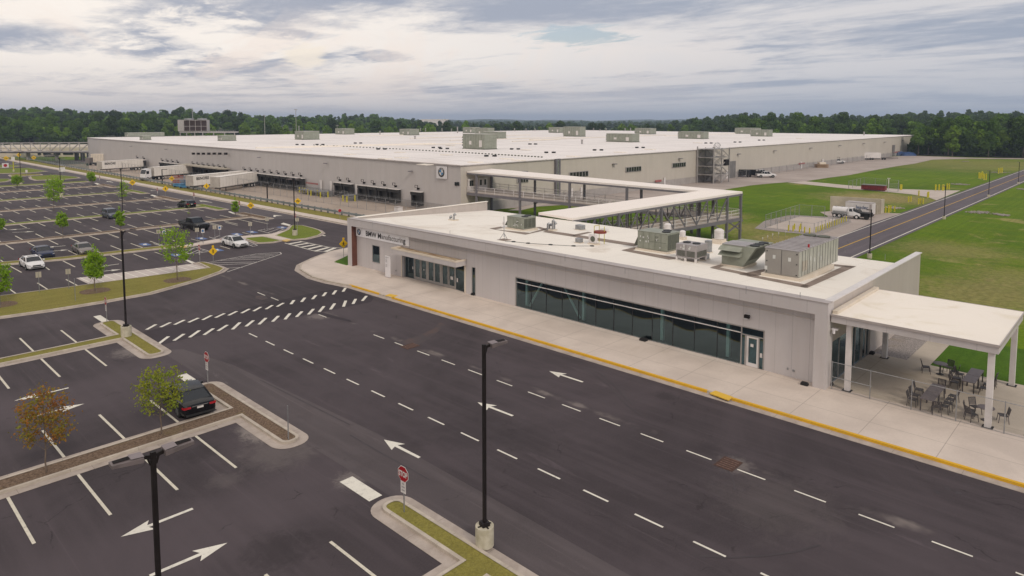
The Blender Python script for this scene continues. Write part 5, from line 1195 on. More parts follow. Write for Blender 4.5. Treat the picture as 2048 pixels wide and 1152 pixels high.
e, q = unit_at('antenna_mast', 'thin mast on a tripod with mats at the front of the entrance roof', (1008, 480), 'mast'); m = MB().cyl((0, 0, .3), (0, 0, 2.3), .03, n=6)
for k in range(3): m.cyl((0, 0, .7), (.45 * math.cos(k * 2.1), .45 * math.sin(k * 2.1), .04), .025, n=5)
m.build('mast', GALV, e, local=True); MB().box(-.5, -.5, 0, .5, .5, .04).build('mat', WMAT, e, local=True); MB().box(-.06, -.1, 1.5, .06, .12, 1.75).build('sensor', SIGNW, e, local=True)

# ================================================================ factory roof plant
def plant(xl, xs, xr, yb, yt, lab, tall=False):
    q = gfr(xs, yb); mpp = (EYE - q.z) / (yb - YHOR); ay = (xs - xl) * mpp / .70; ax = (xr - xs) * mpp / .72; h = (yb - yt) * mpp * 1.0
    e = thing('rooftop_unit', lab, 'rooftop unit', q, 0, 'green rooftop units on the factory'); MB().box(0, 0, .15, ax, ay, h).build('casing', AC_G, e, local=True)
    MB().box(-.1, -.1, -.1, ax + .1, ay + .1, .15).build('kerb_base', AC_GD, e, local=True); MB().box(-.08, -.08, h, ax + .08, ay + .08, h + .1).build('lid', AC_L, e, local=True)
    s_ = MB(); s_.box(-.05, ay * .12, h * .15, -.004, ay * .24, h * .6); s_.box(-.05, ay * .6, h * .3, -.004, ay * .7, h * .55); s_.build('access_door', SIGNW, e, local=True)
    hd = MB(); n_ = 4
    for k in range(n_): z_ = h * (.2 + .18 * k); hd.add([(0, ay, z_ + h * .14), (ax, ay, z_ + h * .14), (ax, ay + h * .12, z_), (0, ay + h * .12, z_), (0, ay, z_), (ax, ay, z_)], [(0, 1, 2, 3), (0, 3, 4), (1, 5, 2), (3, 2, 5, 4)])
    hd.build('intake_hood', AC_GD, e, local=True); j = MB()
    for k in range(1, 8): j.box(-.02, ay * k / 8, .2, -.004, ay * k / 8 + .06, h - .05)
    j.build('panel_joint', AC_GD, e, local=True); return e
for a in ((583, 608, 633, 279.5, 263, 'green rooftop unit on the left part of the factory roof, third from the cooling tower'), (665, 690, 706, 269, 257.5, 'green rooftop unit at the back edge of the factory roof, left of the middle'),
          (796, 820, 837, 270.5, 258.5, 'green rooftop unit alone at the back of the roof right of the tall stack'), (925, 945, 960, 266, 255, 'hindmost green rooftop unit of the cluster of four'),
          (950, 975, 989, 271, 256.5, 'green rooftop unit, second hindmost of the cluster of four'), (966, 996, 1013, 277, 264, 'green rooftop unit, right one of the cluster of four'),
          (924, 969, 994, 299, 269, 'largest and nearest green rooftop unit in front of the cluster'), (1099, 1119, 1132, 265.5, 255, 'green rooftop unit behind the two-storey one near the roof middle'),
          (1130, 1160, 1173, 273, 254, 'two-storey green rooftop unit near the middle of the back edge'), (1220, 1264, 1283, 284.5, 268, 'wide green rooftop unit on the right half, nearest to the viewer there'),
          (1275, 1301, 1316, 268.5, 257, 'green rooftop unit at the back edge above the wide one'), (1367, 1407, 1422, 278, 264, 'wide green rooftop unit above the steel stair tower'),
          (1480, 1510, 1530, 268, 256.5, 'back one of the two green rooftop units furthest right'), (1511, 1537, 1551, 273, 260, 'front one of the two green rooftop units furthest right'),
          (430, 444, 465, 282, 271.5, 'green rooftop unit just right of the cooling tower'), (242, 256, 306, 274, 266, 'long low green rooftop unit near the left end of the factory roof'), (273, 286, 297, 280, 272, 'small green rooftop unit in front of the long low one')): plant(*a)
q = gfr(384, 271.5); CT = thing('cooling_tower', 'grey cooling tower with brown louvres on a steel frame, left on the factory roof', 'cooling tower', q); mpp = (EYE - q.z) / (271.5 - YHOR)
W_ = 48 * mpp; 
def lc_(x, z, y=0): return RT * x + Vector((FW.x, FW.y, 0)).normalized() * y + Vector((0, 0, z))
def cbox(x0, x1, z0, z1, y0, y1):
    m = MB(); V = [lc_(x, z, y) for z in (z0, z1) for y in (y0, y1) for x in (x0, x1)]; m.add(V, [(0, 2, 3, 1), (4, 5, 7, 6), (0, 1, 5, 4), (1, 3, 7, 5), (3, 2, 6, 7), (2, 0, 4, 6)]); return m
x0, x1 = -15 * mpp, 31 * mpp; zb_, zt_ = 9 * mpp, 32 * mpp
cbox(x0 - 13 * mpp, x1, zb_, zt_, 0, 12 * mpp).build('casing', STEELL, CT, local=True)
fr = MB()
for k in range(5): fr.join(cbox(x0 + (x1 - x0) * k / 4 - .07, x0 + (x1 - x0) * k / 4 + .07, zb_, zt_, -.3, -.02))
for z_ in (zb_, zb_ + (zt_ - zb_) * .42, zt_ - .3): fr.join(cbox(x0, x1, z_, z_ + .16, -.32, -.02))
fr.build('frame', STEELL, CT, local=True)
BL = pm('louvre_brown', (.085, .055, .05), (.065, .042, .04), 2, .8)
lv = MB()
for k in range(18): z_ = zb_ + .3 + (zt_ - zb_ - .5) * k / 18; lv.join(cbox(x0 + .1, x1 - .1, z_, z_ + .12, -.22, -.05))
lv.build('louvre', BL, CT, local=True); cbox(x0 + .05, x1 - .05, zb_ + .1, zt_ - .1, -.04, -.01).build('louvre_recess', pm('deep_brown', (.035, .025, .025)), CT, local=True)
tp = MB(); tp.cyl(lc_(x0 + 8 * mpp, zt_, 6 * mpp), lc_(x0 + 8 * mpp, zt_ + 3 * mpp, 6 * mpp), 9 * mpp, n=20); tp.cyl(lc_(x0 + 34 * mpp, zt_, 6 * mpp), lc_(x0 + 34 * mpp, zt_ + 3 * mpp, 6 * mpp), 9 * mpp, n=20); tp.build('fan_stack', GALV, CT, local=True)
tp = cbox(x0 - 10 * mpp, x0 + 104 * mpp, 6 * mpp, 8.5 * mpp, 0, 12 * mpp)
for x_ in (-9, 4, 20, 36, 58, 80, 100): tp.join(cbox(x0 + x_ * mpp - .15, x0 + x_ * mpp + .15, 0, 6 * mpp, .1, .5))
tp.build('platform', STEELL, CT, local=True); tp = MB()
for x_ in range(48, 102, 5): tp.join(cbox(x0 + x_ * mpp, x0 + x_ * mpp + .08, 8.5 * mpp, 11 * mpp, 0, .1))
tp.join(cbox(x0 + 47 * mpp, x0 + 103 * mpp, 11 * mpp, 11.3 * mpp, 0, .1)); tp.build('railing', GALV, CT, local=True); MB().cyl(lc_(x0 + 16 * mpp, zt_, 1), lc_(x0 + 15 * mpp, zt_ + 24 * mpp, 1), .14, n=6).build('mast', GALV, CT, local=True)

# ================================================================ lamp posts
def lamp_proto(heads, h=8.15, arm=.26, hl=.74, ped=.78):
    e = thing('lamp_post', 'x', 'lamp post'); MB().cyl((0, 0, -.02), (0, 0, ped), .37, n=28).build('pedestal', C_PED, e, smooth=40)
    MB().box(-.17, -.17, ped, .17, .17, ped + .16).build('base_cover', BRONZE, e, bevel=.02); b = MB()
    for a in range(4): b.bar((0, 0, ped + .015), (.3 * math.cos(R(a * 90)), .3 * math.sin(R(a * 90)), ped + .015), .05, .03)
    b.build('base_plate', BRONZE, e)
    MB().box(-.06, -.06, ped + .16, .06, .06, h).build('pole', BRONZE, e)
    for a in heads:
        d = Vector((math.cos(a), math.sin(a), 0)); n = Vector((-d.y, d.x, 0))
        am = MB().bar((d.x * .07, d.y * .07, h - .12), (d.x * arm, d.y * arm, h - .07), .07, .10); am.bar((d.x * .07, d.y * .07, h - .34), (d.x * (arm - .12), d.y * (arm - .12), h - .12), .05, .05); am.build('arm', BRONZE, e)
        hm = MB(); P = lambda u, v, z: d * u + n * v + Vector((0, 0, z)); u0, u1 = arm, arm + hl; w0, w1 = .20, .155; zt = h + .02
        hm.add([P(u0, -w0, zt - .17), P(u0, w0, zt - .17), P(u0, w0, zt - .02), P(u0, -w0, zt - .02), P(u1, -w1, zt - .10), P(u1, w1, zt - .10), P(u1, w1, zt - .0), P(u1, -w1, zt - .0)],
               [(0, 3, 2, 1), (4, 5, 6, 7), (0, 1, 5, 4), (1, 2, 6, 5), (2, 3, 7, 6), (3, 0, 4, 7)])
        hd = hm.build('lamp_head', LAMPG, e, bevel=.012)
        f = MB(); f.add([P(u0 - .01, -w0 * .9, zt), P(u0 + .3, -w0 * .85, zt + .02), P(u0 + .3, w0 * .85, zt + .02), P(u0 - .01, w0 * .9, zt)], [(0, 1, 2, 3)]); f.build('driver_cover', pm('lamp_cover', (.21, .175, .18), (.19, .155, .16), 3, .5), hd)
        s = MB(); 
        for v in (-.07, .0, .07): s.bar(P(u0 + .31, v, zt + .015), P(u1 - .06, v * .8, zt + .015), .03, .02)
        s.build('cooling_fin', BRONZE, hd)
    return e
def pole_top_at(px_, py_, h):
    return g(px_, py_, h)
PI = math.pi
# single and double headed kinds
L1 = lamp_proto([0.0]); q = g(968, 1122); place(L1, (g(968, 695, 8.15).x, g(968, 695, 8.15).y, .12), R(-14), 1, 'tall dark lamp post with single head on concrete pedestal, right of the lower stop sign')
L2 = lamp_proto([0.0, PI]); t_ = g(306, 912, 8.15); place(L2, (t_.x, t_.y, .12), R(-3), 1, 'nearest dark lamp post with two heads, cut by the lower edge')
LG = 'dark parking lot lamp posts'; L1['group'] = LG; L2['group'] = LG
def lamp(proto, px_, py_, rz, label, z=.12, s=1.0, group=LG):
    o = copy_tree(proto); q = g(px_, py_); place(o, (q.x, q.y, z), rz, s, label); o['group'] = group; return o
lamp(L1, 253, 675, R(0), 'dark lamp post on the grass island head left of the slanted-bar crossing', s=1.02)
lamp(L2, 590, 472, R(-14), 'dark lamp post on the grass of the entrance island', s=1.02)
lamp(L2, 246, 435, R(-14), 'dark lamp post beside the slate suv', s=1.04)
lamp(L2, 122.7, 394, R(-14), 'dark lamp post on the green strip left of the sapling row', s=1.04); lamp(L2, 42.5, 369, R(-14), 'farthest left dark lamp post near the big oval island', s=1.04)
LR = 'lamp posts along the right-hand road'
for px_, py_, s_, lab in ((1739, 516, .74, 'nearest lamp post along the right-hand road'), (1888, 438, .70, 'second lamp post along the right-hand road'), (1977, 394, .72, 'third lamp post along the right-hand road'), (2036.5, 368, .72, 'farthest lamp post along the right-hand road, by the frame edge')):
    lamp(L1, px_, py_, R(150), lab, 0.0, s_, LR)
for px_, py_, h_, lab in ((325, 368, 3.9, 'short dark lamp post in the dock yard left of the lifts'), (535, 404, 3.9, 'short dark lamp post in the dock yard by the sidewalk fence'), (914, 408, 3.9, 'short dark lamp post near the factory corner')):
    q = g(px_, py_); e = thing('yard_lamp', lab, 'lamp post', (q.x, q.y, 0), 0, 'short yard lamps'); MB().box(-.09, -.09, 0, .09, .09, h_).build('pole', BRONZE, e, local=True); MB().bar((0, 0, h_ - .06), RT * 1.4 * (1 if px_ < 900 else -1) + Vector((0, 0, h_)), .12, .12).build('arm', BRONZE, e, local=True)

# ================================================================ signs
def sign_post(name, label, cat, px_, h, face=None, z=.13, group=None):
    q = g(*px_); e = thing(name, label, cat, (q.x, q.y, z), 0, group); MB().box(-.022, -.022, 0, .022, .022, h).build('post', GALV, e, local=True); return e
def facing(e, yaw, m, name, mat, z=0.0, off=.035):
    """shape drawn in text plane (x right, y up) mounted facing direction yaw"""
    n = Vector((math.cos(yaw), math.sin(yaw), 0)); x = Vector((-math.sin(yaw), math.cos(yaw), 0))
    m.xf(Matrix.Translation(n * off + Vector((0, 0, z))) @ Matrix((x, Vector((0, 0, 1)), n)).transposed().to_4x4()); return m.build(name, mat, e, local=True)
def ngon(r, n, rot=0): return [(r * math.cos(R(rot) + 2 * PI * i / n), r * math.sin(R(rot) + 2 * PI * i / n)) for i in range(n)]
def flat(pts, z0=0, z1=.006): return MB().prism(pts, z0, z1, bottom=True)
def centred(txt, size, bold=0.0):
    tb = text_mb(txt, size, 1.0, bold); xs = [v[0] for v in tb.v]; ys = [v[1] for v in tb.v]
    tb.xf(Matrix.Translation((-(max(xs) + min(xs)) / 2, -(max(ys) + min(ys)) / 2, 0))); return tb
def stop_sign(label, px_, h, yaw, plaque=False, r=.40, detail=True, z=.13):
    e = sign_post('stop_sign', label, 'stop sign', px_, h + r * .4, z=z, group='red stop signs'); zc_ = h
    b = facing(e, yaw, flat(ngon(r, 8, 22.5)), 'sign_face', SIGNW, zc_, .03); facing(e, yaw, flat(ngon(r * .93, 8, 22.5), .007, .01), 'red_field', REDS, zc_, .03)
    facing(e, yaw, flat(ngon(r, 8, 22.5), -.006, -.001), 'sign_back', GALV, zc_, .03)
    if detail: t_ = centred('STOP', r * .80, .012); t_.xf(Matrix.Diagonal((.82, 1.15, 1, 1))); facing(e, yaw, t_, 'lettering', SIGNW, zc_, .045)
    if plaque:
        facing(e, yaw, flat([(-.17, -.26), (.17, -.26), (.17, .26), (-.17, .26)]), 'plaque', SIGNW, zc_ - r - .22, .03)
        for k, s_ in enumerate((.14, .2, .2)): m = flat([(-s_ / 2, -.03), (s_ / 2, -.03), (s_ / 2, .03), (-s_ / 2, .03)], .008, .012); facing(e, yaw, m, 'plaque_lettering', GREYTXT, zc_ - r - .07 - k * .14, .03)
    return e
YS = R(-138)
stop_sign('nearest red stop sign with white plaque on the lower grass island', (808.5, 1030), 1.72, R(182), True, .37)
stop_sign('red stop sign with white plaque behind the black sedan', (416, 770), 1.72, R(182), True, .37)
stop_sign('red stop sign seen edge-on at the grass island head by the lamp post', (214, 646), 1.75, R(178), True, .37)
stop_sign('red stop sign beside the yellow pedestrian sign at the tip of the grass bed', (400, 526), 1.75, R(178), True, .38)
for px_, h_, y_, lab in (((590.5, 452), 1.6, 180, 'red stop sign half hidden by the entrance island lamp post'), ((479.5, 426), 1.7, 180, 'red stop sign between the round sapling and the yellow diamond'), ((388.5, 404), 1.5, 180, 'small red stop sign above the black hatchback'),
                     ((315.5, 393), 1.5, 180, 'small red stop sign at the third row end from the far side'), ((200, 366), 1.5, 180, 'tiny far red stop sign by the pavement edge')): stop_sign(lab, px_, h_, R(y_), True, .42, True)
def diamond(label, px_, h, yaw, r=.5, ped=True, z=.13, top_flag=False):
    e = sign_post('warning_sign', label, 'warning sign', px_, h + r * .3, z=z, group='yellow diamond signs')
    facing(e, yaw, flat(ngon(r, 4, 0)), 'sign_face', YELS, h, .03); facing(e, yaw, flat(ngon(r * 1.0, 4, 0), -.006, -.001), 'sign_back', SIGNB, h, .03)
    if ped:
        m = MB(); s_ = r
        m.prism([(x * s_, y * s_ + .36 * s_) for x, y in ngon(.10, 8)], .008, .012, bottom=True)
        for a, b, w_ in (((0, .26), (0, -.08), .2), ((0, -.05), (.2, -.5), .10), ((0, -.05), (-.18, -.5), .10), ((0, .2), (.24, -.02), .07), ((0, .2), (-.24, .0), .07)):
            a = Vector(a) * s_; b = Vector(b) * s_; d_ = (b - a).normalized(); n_ = Vector((-d_.y, d_.x)) * w_ * s_ / 2; m.prism([a + n_, a - n_, b - n_, b + n_], .008, .012, bottom=True)
        facing(e, yaw, m, 'pedestrian_symbol', BLACK, h, .03)
    else:
        for k, (t1, dz) in enumerate((('SPEED', .08), ('HUMP', -.1))): facing(e, yaw, centred(t1, r * .38, .008), 'lettering', BLACK, h + dz * r / .5, .042)
    if top_flag: facing(e, yaw, flat([(-.12, -.1), (.12, -.1), (.12, .14), (-.12, .14)]), 'top_plate', YELS, h + r + .05, .03)
    return e
VIEW = lambda px_: math.atan2(-g(*px_).y, -g(*px_).x)
def vd(label, px_, h, r, ped, dy=0, **k): return diamond(label, px_, h, VIEW(px_) + R(dy), r, ped, **k)
vd('yellow diamond pedestrian sign at the tip of the grass bed', (427, 532), 1.62, .50, True, 15, top_flag=True)
vd('yellow diamond pedestrian sign beside the brown-edged building corner', (687.5, 517), 1.72, .55, True, 10, top_flag=True)
vd('yellow diamond sign with two lines on the mulch island head right of the round sapling', (502, 432), 1.75, .62, False, 5)
vd('yellow diamond sign with two lines right of the entrance island lamp post, beyond the road', (596, 421), 1.75, .62, False, 5, z=.03)
vd('yellow diamond sign on the green row end near the tall thin tree', (265.5, 381), 1.8, .72, False, 5); vd('orange-yellow pedestrian sign on the mulch row end above the slate suv', (331.5, 394), 1.7, .66, True, 5)
vd('orange-yellow pedestrian sign in front of the nearest white trailer', (413.5, 389), 1.9, .68, True, 5, z=.03); vd('yellow diamond sign left of the scissor lifts beyond the guard rail', (344, 373), 2.0, .66, False, 5, z=.03)
vd('small yellow diamond sign below the truss bridge', (68, 325), 1.9, .85, False, 5, z=.03); vd('small orange-yellow sign behind the farthest left lamp post', (38, 321), 2.3, .85, True, 5, z=.03); vd('small yellow sign near the left frame edge', (13, 334), 3.0, .85, False, 5)
def plate(label, px_, h, w_, hh, mat, yaw=None, sym=None, z=.13, group=None, n=1):
    e = sign_post('parking_sign', label, 'sign', px_, h + hh / 2, z=z, group=group); yw = VIEW(px_) if yaw is None else yaw
    facing(e, yw, flat([(-w_ / 2, -hh / 2), (w_ / 2, -hh / 2), (w_ / 2, hh / 2), (-w_ / 2, hh / 2)]), 'sign_plate', mat, h, .03)
    if mat is SIGNB: facing(e, yw, flat([(-.02, -hh / 2), (.02, -hh / 2), (.02, hh / 2), (-.02, hh / 2)], .008, .02), 'bracket', GALVD, h, .03)
    if sym: facing(e, yw, flat([(-w_ * .3, -hh * .25), (w_ * .3, -hh * .25), (w_ * .3, hh * .3), (-w_ * .3, hh * .3)], .008, .012), 'symbol', BLUES, h, .03)
    return e
BK = 'sign backs on thin posts'
plate('beige sign back on a thin post, left one in the big grass bed', (79, 587), 1.75, .46, .56, SIGNB, group=BK); plate('beige sign back on a thin post, right one in the big grass bed', (138, 580), 1.75, .42, .52, SIGNB, group=BK)
for px_, lab in (((395, 486), 'beige sign back left of the blue and white plate below the pickup'), ((430, 480), 'beige sign back next to the white sedan and blue plate'), ((318, 490), 'beige sign back among the sapling branches'), ((501, 473), 'beige sign back on a post by the entrance path'), ((534.5, 462), 'grey sign back at the access aisle'), ((595, 463), 'beige sign back right of the entrance island lamp post')): plate(lab, px_, 1.7, .5, .55, SIGNB, group=BK)
for px_, lab in (((406.5, 489), 'white plate with blue symbol below the black pickup'), ((440, 482), 'white plate with blue symbol left of the white sedan'), ((329, 492), 'white plate with blue symbol among the sapling branches')): plate(lab, px_, 1.75, .42, .55, SIGNW, sym=True, group='white and blue plates')
for px_, lab, h_ in (((151, 604), 'bare thin post in the big grass bed', 2.1), ((577, 884), 'bare thin post at the right end of the mulch island', 1.85)):
    e = sign_post('post', lab, 'post', px_, h_, group='bare thin posts')
e = plate('white square sign beside the far lamp post on the left', (125, 356), 2.5, 1.5, 1.3, SIGNW, z=0); e = plate('pinkish sign on yellow post near the far left island', (27.5, 344), 4.3, 1.0, 1.2, SIGNW, z=0); MB().cyl((0, 0, .8), (0, 0, 3.4), .14, n=8).build('post_sleeve', YELP, e, local=True); MB().cyl((0, 0, 0), (0, 0, .8), .3, n=8).build('pedestal', C_PED, e, local=True)
e = plate('red and white board sign on the far left grass', (11, 336), .9, 1.9, 1.6, SIGNW, z=0); facing(e, VIEW((11, 336)), flat(ngon(.55, 12), .008, .012), 'symbol', REDS, .9, .03)
e = plate('small white sign post on the narrow far left island', (53.5, 353), 1.6, .5, .8, SIGNW, z=0)
q = g(640, 432); stop_sign('small faded red stop sign in the dock yard behind the guard rail', (680, 440), 1.6, VIEW((680, 440)), False, .3, False, z=.02)
q = g(330, 1240)

# ================================================================ young trees
def leafmat(name, cols, trans=.35):
    t = NT(name); n = t.new('ShaderNodeObjectInfo'); p = t.coord('obj'); nz = t.noise(p, 1.3, 4, .7); nf = t.noise(p, 9, 3, .7)
    c = t.mix(t.ramp(nz, .38, .62), cols[0], cols[1]); c = t.mix(t.math('MULTIPLY', t.ramp(nf, .45, .7), .7), c, cols[2])
    t.set(c, .7, 0, .2); tr = t.new('ShaderNodeBsdfTranslucent'); t.L.new(c, tr.inputs[0]); mx = t.new('ShaderNodeMixShader'); mx.inputs[0].default_value = trans
    t.L.new(t.b.outputs[0], mx.inputs[1]); t.L.new(tr.outputs[0], mx.inputs[2]); t.L.new(mx.outputs[0], t.n['Material Output'].inputs[0]); return t.m
LF_BRIGHT = leafmat('bright_leaves', ((.20, .34, .018), (.30, .46, .025), (.13, .24, .015)), .4); LF_MIX = leafmat('turning_leaves', ((.20, .26, .022), (.30, .30, .03), (.13, .18, .02)))
LF_ORANGE = leafmat('orange_leaves', ((.32, .11, .025), (.20, .21, .03), (.36, .17, .03)))
def up_to(q, ytop):
    lo, hi = 0.0, 20.0
    for _ in range(30):
        m_ = (lo + hi) / 2
        if project((q.x, q.y, q.z + m_))[1] > ytop: lo = m_
        else: hi = m_
    return lo
def sapling(label, px_, ys, mat, n, seed, lean=0, leaf=.13, trunk=.055, sparse=1.0, top=1.0, z=.13, mulch=False, mat2=None):
    q = g(px_[0], px_[1], z); h = up_to(q, ys[0]); zc0 = up_to(q, ys[1]); zc1 = h; rx = ys[2] * (q - Vector((0, 0, EYE))).length / FOC * .92
    e = thing('young_tree', label, 'tree', (q.x, q.y, z), 0, 'young trees of the parking lot'); r_ = random.Random(seed); nr = np.random.RandomState(seed)
    tr = MB(); pts = [Vector((0, 0, 0))]; k = 7
    for i in range(1, k + 1): pts.append(Vector((lean * i / k + r_.uniform(-.03, .03), r_.uniform(-.03, .03), h * .93 * i / k)))
    for i in range(k): tr.cyl(pts[i], pts[i + 1], trunk * (1 - i / k * .75), trunk * (1 - (i + 1) / k * .75), 7, cap=False)
    tips = []
    nb = 16
    for i in range(nb):
        f = i / nb; z0 = zc0 + (zc1 - zc0) * (f * .8 - .12); a = i * 2.4 + r_.uniform(-.4, .4); s = math.sin(min(1, .25 + f) * PI * .8) if top < 1 else math.sin(PI * (.22 + .72 * f))
        L_ = rx * (.5 + .6 * s) * r_.uniform(.8, 1.1); b0 = Vector((lean * z0 / h, 0, max(zc0 * .75, z0 - .15 * L_))); b1 = b0 + Vector((math.cos(a) * L_ * .85, math.sin(a) * L_ * .85, L_ * .75))
        b1.z = min(b1.z, h); mid = b0.lerp(b1, .5) + Vector((0, 0, -.06)); tr.cyl(b0, mid, trunk * .35, trunk * .22, 5, cap=False); tr.cyl(mid, b1, trunk * .22, trunk * .07, 4, cap=False)
        for j in range(3):
            c0 = b0.lerp(b1, .4 + .2 * j); c1 = c0 + Vector((r_.uniform(-.3, .3), r_.uniform(-.3, .3), r_.uniform(.05, .35))) * rx * .8; tr.cyl(c0, c1, trunk * .1, trunk * .04, 3, cap=False); tips += [c1, c0.lerp(c1, .5)]
        tips += [b1, b0.lerp(b1, .6), b0.lerp(b1, .8)]
    tips.append(pts[-1]); tips.append(Vector((lean, 0, h * .98)))
    tr.build('trunk', BARK, e, local=True, smooth=60)
    T = np.array([tuple(v) for v in tips]); idx = nr.randint(0, len(T), n); sp = rx * .125 * sparse; C = T[idx] + nr.normal(0, sp, (n, 3))
    keep = (C[:, 2] > zc0 * .9) & (C[:, 2] < h * 1.03); C = C[keep]; leaves(e, C, leaf, nr, mat, 'foliage')
    if mulch: 
        MB().sheet(fillet([(-1.3, -1.2), (1.3, -1.2), (1.3, 1.2), (-1.3, 1.2)], 1.1, 6), .012).build('mulch_ring', MULCH, e, local=True)
        g_ = MB()
        for a in (.4, 2.5, 4.6): g_.cyl((0, 0, 1.5), (math.cos(a) * 1.0, math.sin(a) * 1.0, 0), .008, n=3)
        g_.build('guy_wire', GALVD, e, local=True)
    return e
def leaves(e, C, size, nr, mat, name):
    n = len(C); A = nr.normal(0, 1, (n, 3)); A /= np.linalg.norm(A, axis=1)[:, None]; B = np.cross(A, nr.normal(0, 1, (n, 3))); B /= np.linalg.norm(B, axis=1)[:, None]
    s = size * nr.uniform(.6, 1.25, (n, 1)); A = A * s; B = B * s * .6
    V = np.stack([C - A, C - B * 1.0, C + A, C + B], 1).reshape(-1, 3); me = bpy.data.meshes.new(name); me.vertices.add(len(V)); me.vertices.foreach_set('co', V.astype(np.float32).ravel())
    me.loops.add(4 * n); me.loops.foreach_set('vertex_index', np.arange(4 * n, dtype=np.int32)); me.polygons.add(n); me.polygons.foreach_set('loop_start', np.arange(0, 4 * n, 4, dtype=np.int32)); me.update(calc_edges=True)
    me.materials.append(mat); o = bpy.data.objects.new(name, me); COL.objects.link(o)
    if e is not None: o.parent = e; KIDS.setdefault(e.name, []).append(o)
    return o
sapling('young tree with orange and olive leaves at the left edge of the mulch island', (93, 945), (768, 886, 48), LF_ORANGE, 1900, 1, .02, .075, .04)
sapling('young yellow-green tree beside the black sedan on the mulch island', (323, 868), (728, 822, 44), LF_MIX, 1500, 2, -.05, .08, .04)
sapling('dense bright green young tree, left one of the big grass bed', (190, 582), (490, 555, 20), LF_BRIGHT, 2600, 3, 0, .10, .045, mulch=True)
sapling('open airy young tree, right one of the big grass bed', (355, 560), (448, 525, 33), LF_BRIGHT, 1150, 4, -.1, .12, .05, mulch=True)
sapling('bright green young tree cut by the left frame edge', (0, 610), (515, 582, 20), LF_BRIGHT, 1700, 5, 0, .11, .05, mulch=True)
sapling('small round sapling left of the slate suv', (126, 476), (422, 452, 10), LF_BRIGHT, 1100, 6, 0, .13, .04); sapling('slim sapling in front of the slate suv', (241, 474), (413, 449, 9), LF_BRIGHT, 1100, 7, 0, .13, .05)
sapling('slim columnar sapling right of the black pickup, by a stop sign', (471, 429), (396, 423, 7), LF_BRIGHT, 1000, 8, 0, .13, .05); sapling('tall sparse young tree on the green strip left of the far lamp post', (108, 422), (350, 400, 15), LF_BRIGHT, 1100, 9, .1, .15, .05, 1.5)
sapling('thin sparse young tree beside the middle lamp post', (248, 406), (357, 392, 10), LF_BRIGHT, 420, 10, 0, .15, .05, 1.4); sapling('round green sapling at the far row near the pavement', (184, 370), (343, 362, 8), LF_BRIGHT, 1000, 11, 0, .18, .06)
sapling('bushy green sapling beside the farthest lamp post', (34.5, 374), (350, 368, 9), LF_BRIGHT, 1000, 12, 0, .18, .06); sapling('leafy green sapling at the left frame edge above the white sedan', (-2, 462), (432, 460, 9), LF_BRIGHT, 1300, 13, 0, .14, .05)
sapling('nearly bare sapling standing behind the black pickup', (378.5, 432), (400, 428, 4), LF_BRIGHT, 30, 14, 0, .1, .05); sapling('yellow-green sapling right of the far lamp post on the green strip', (119, 404), (352, 382, 9), LF_BRIGHT, 600, 15, 0, .16, .05, 1.4)

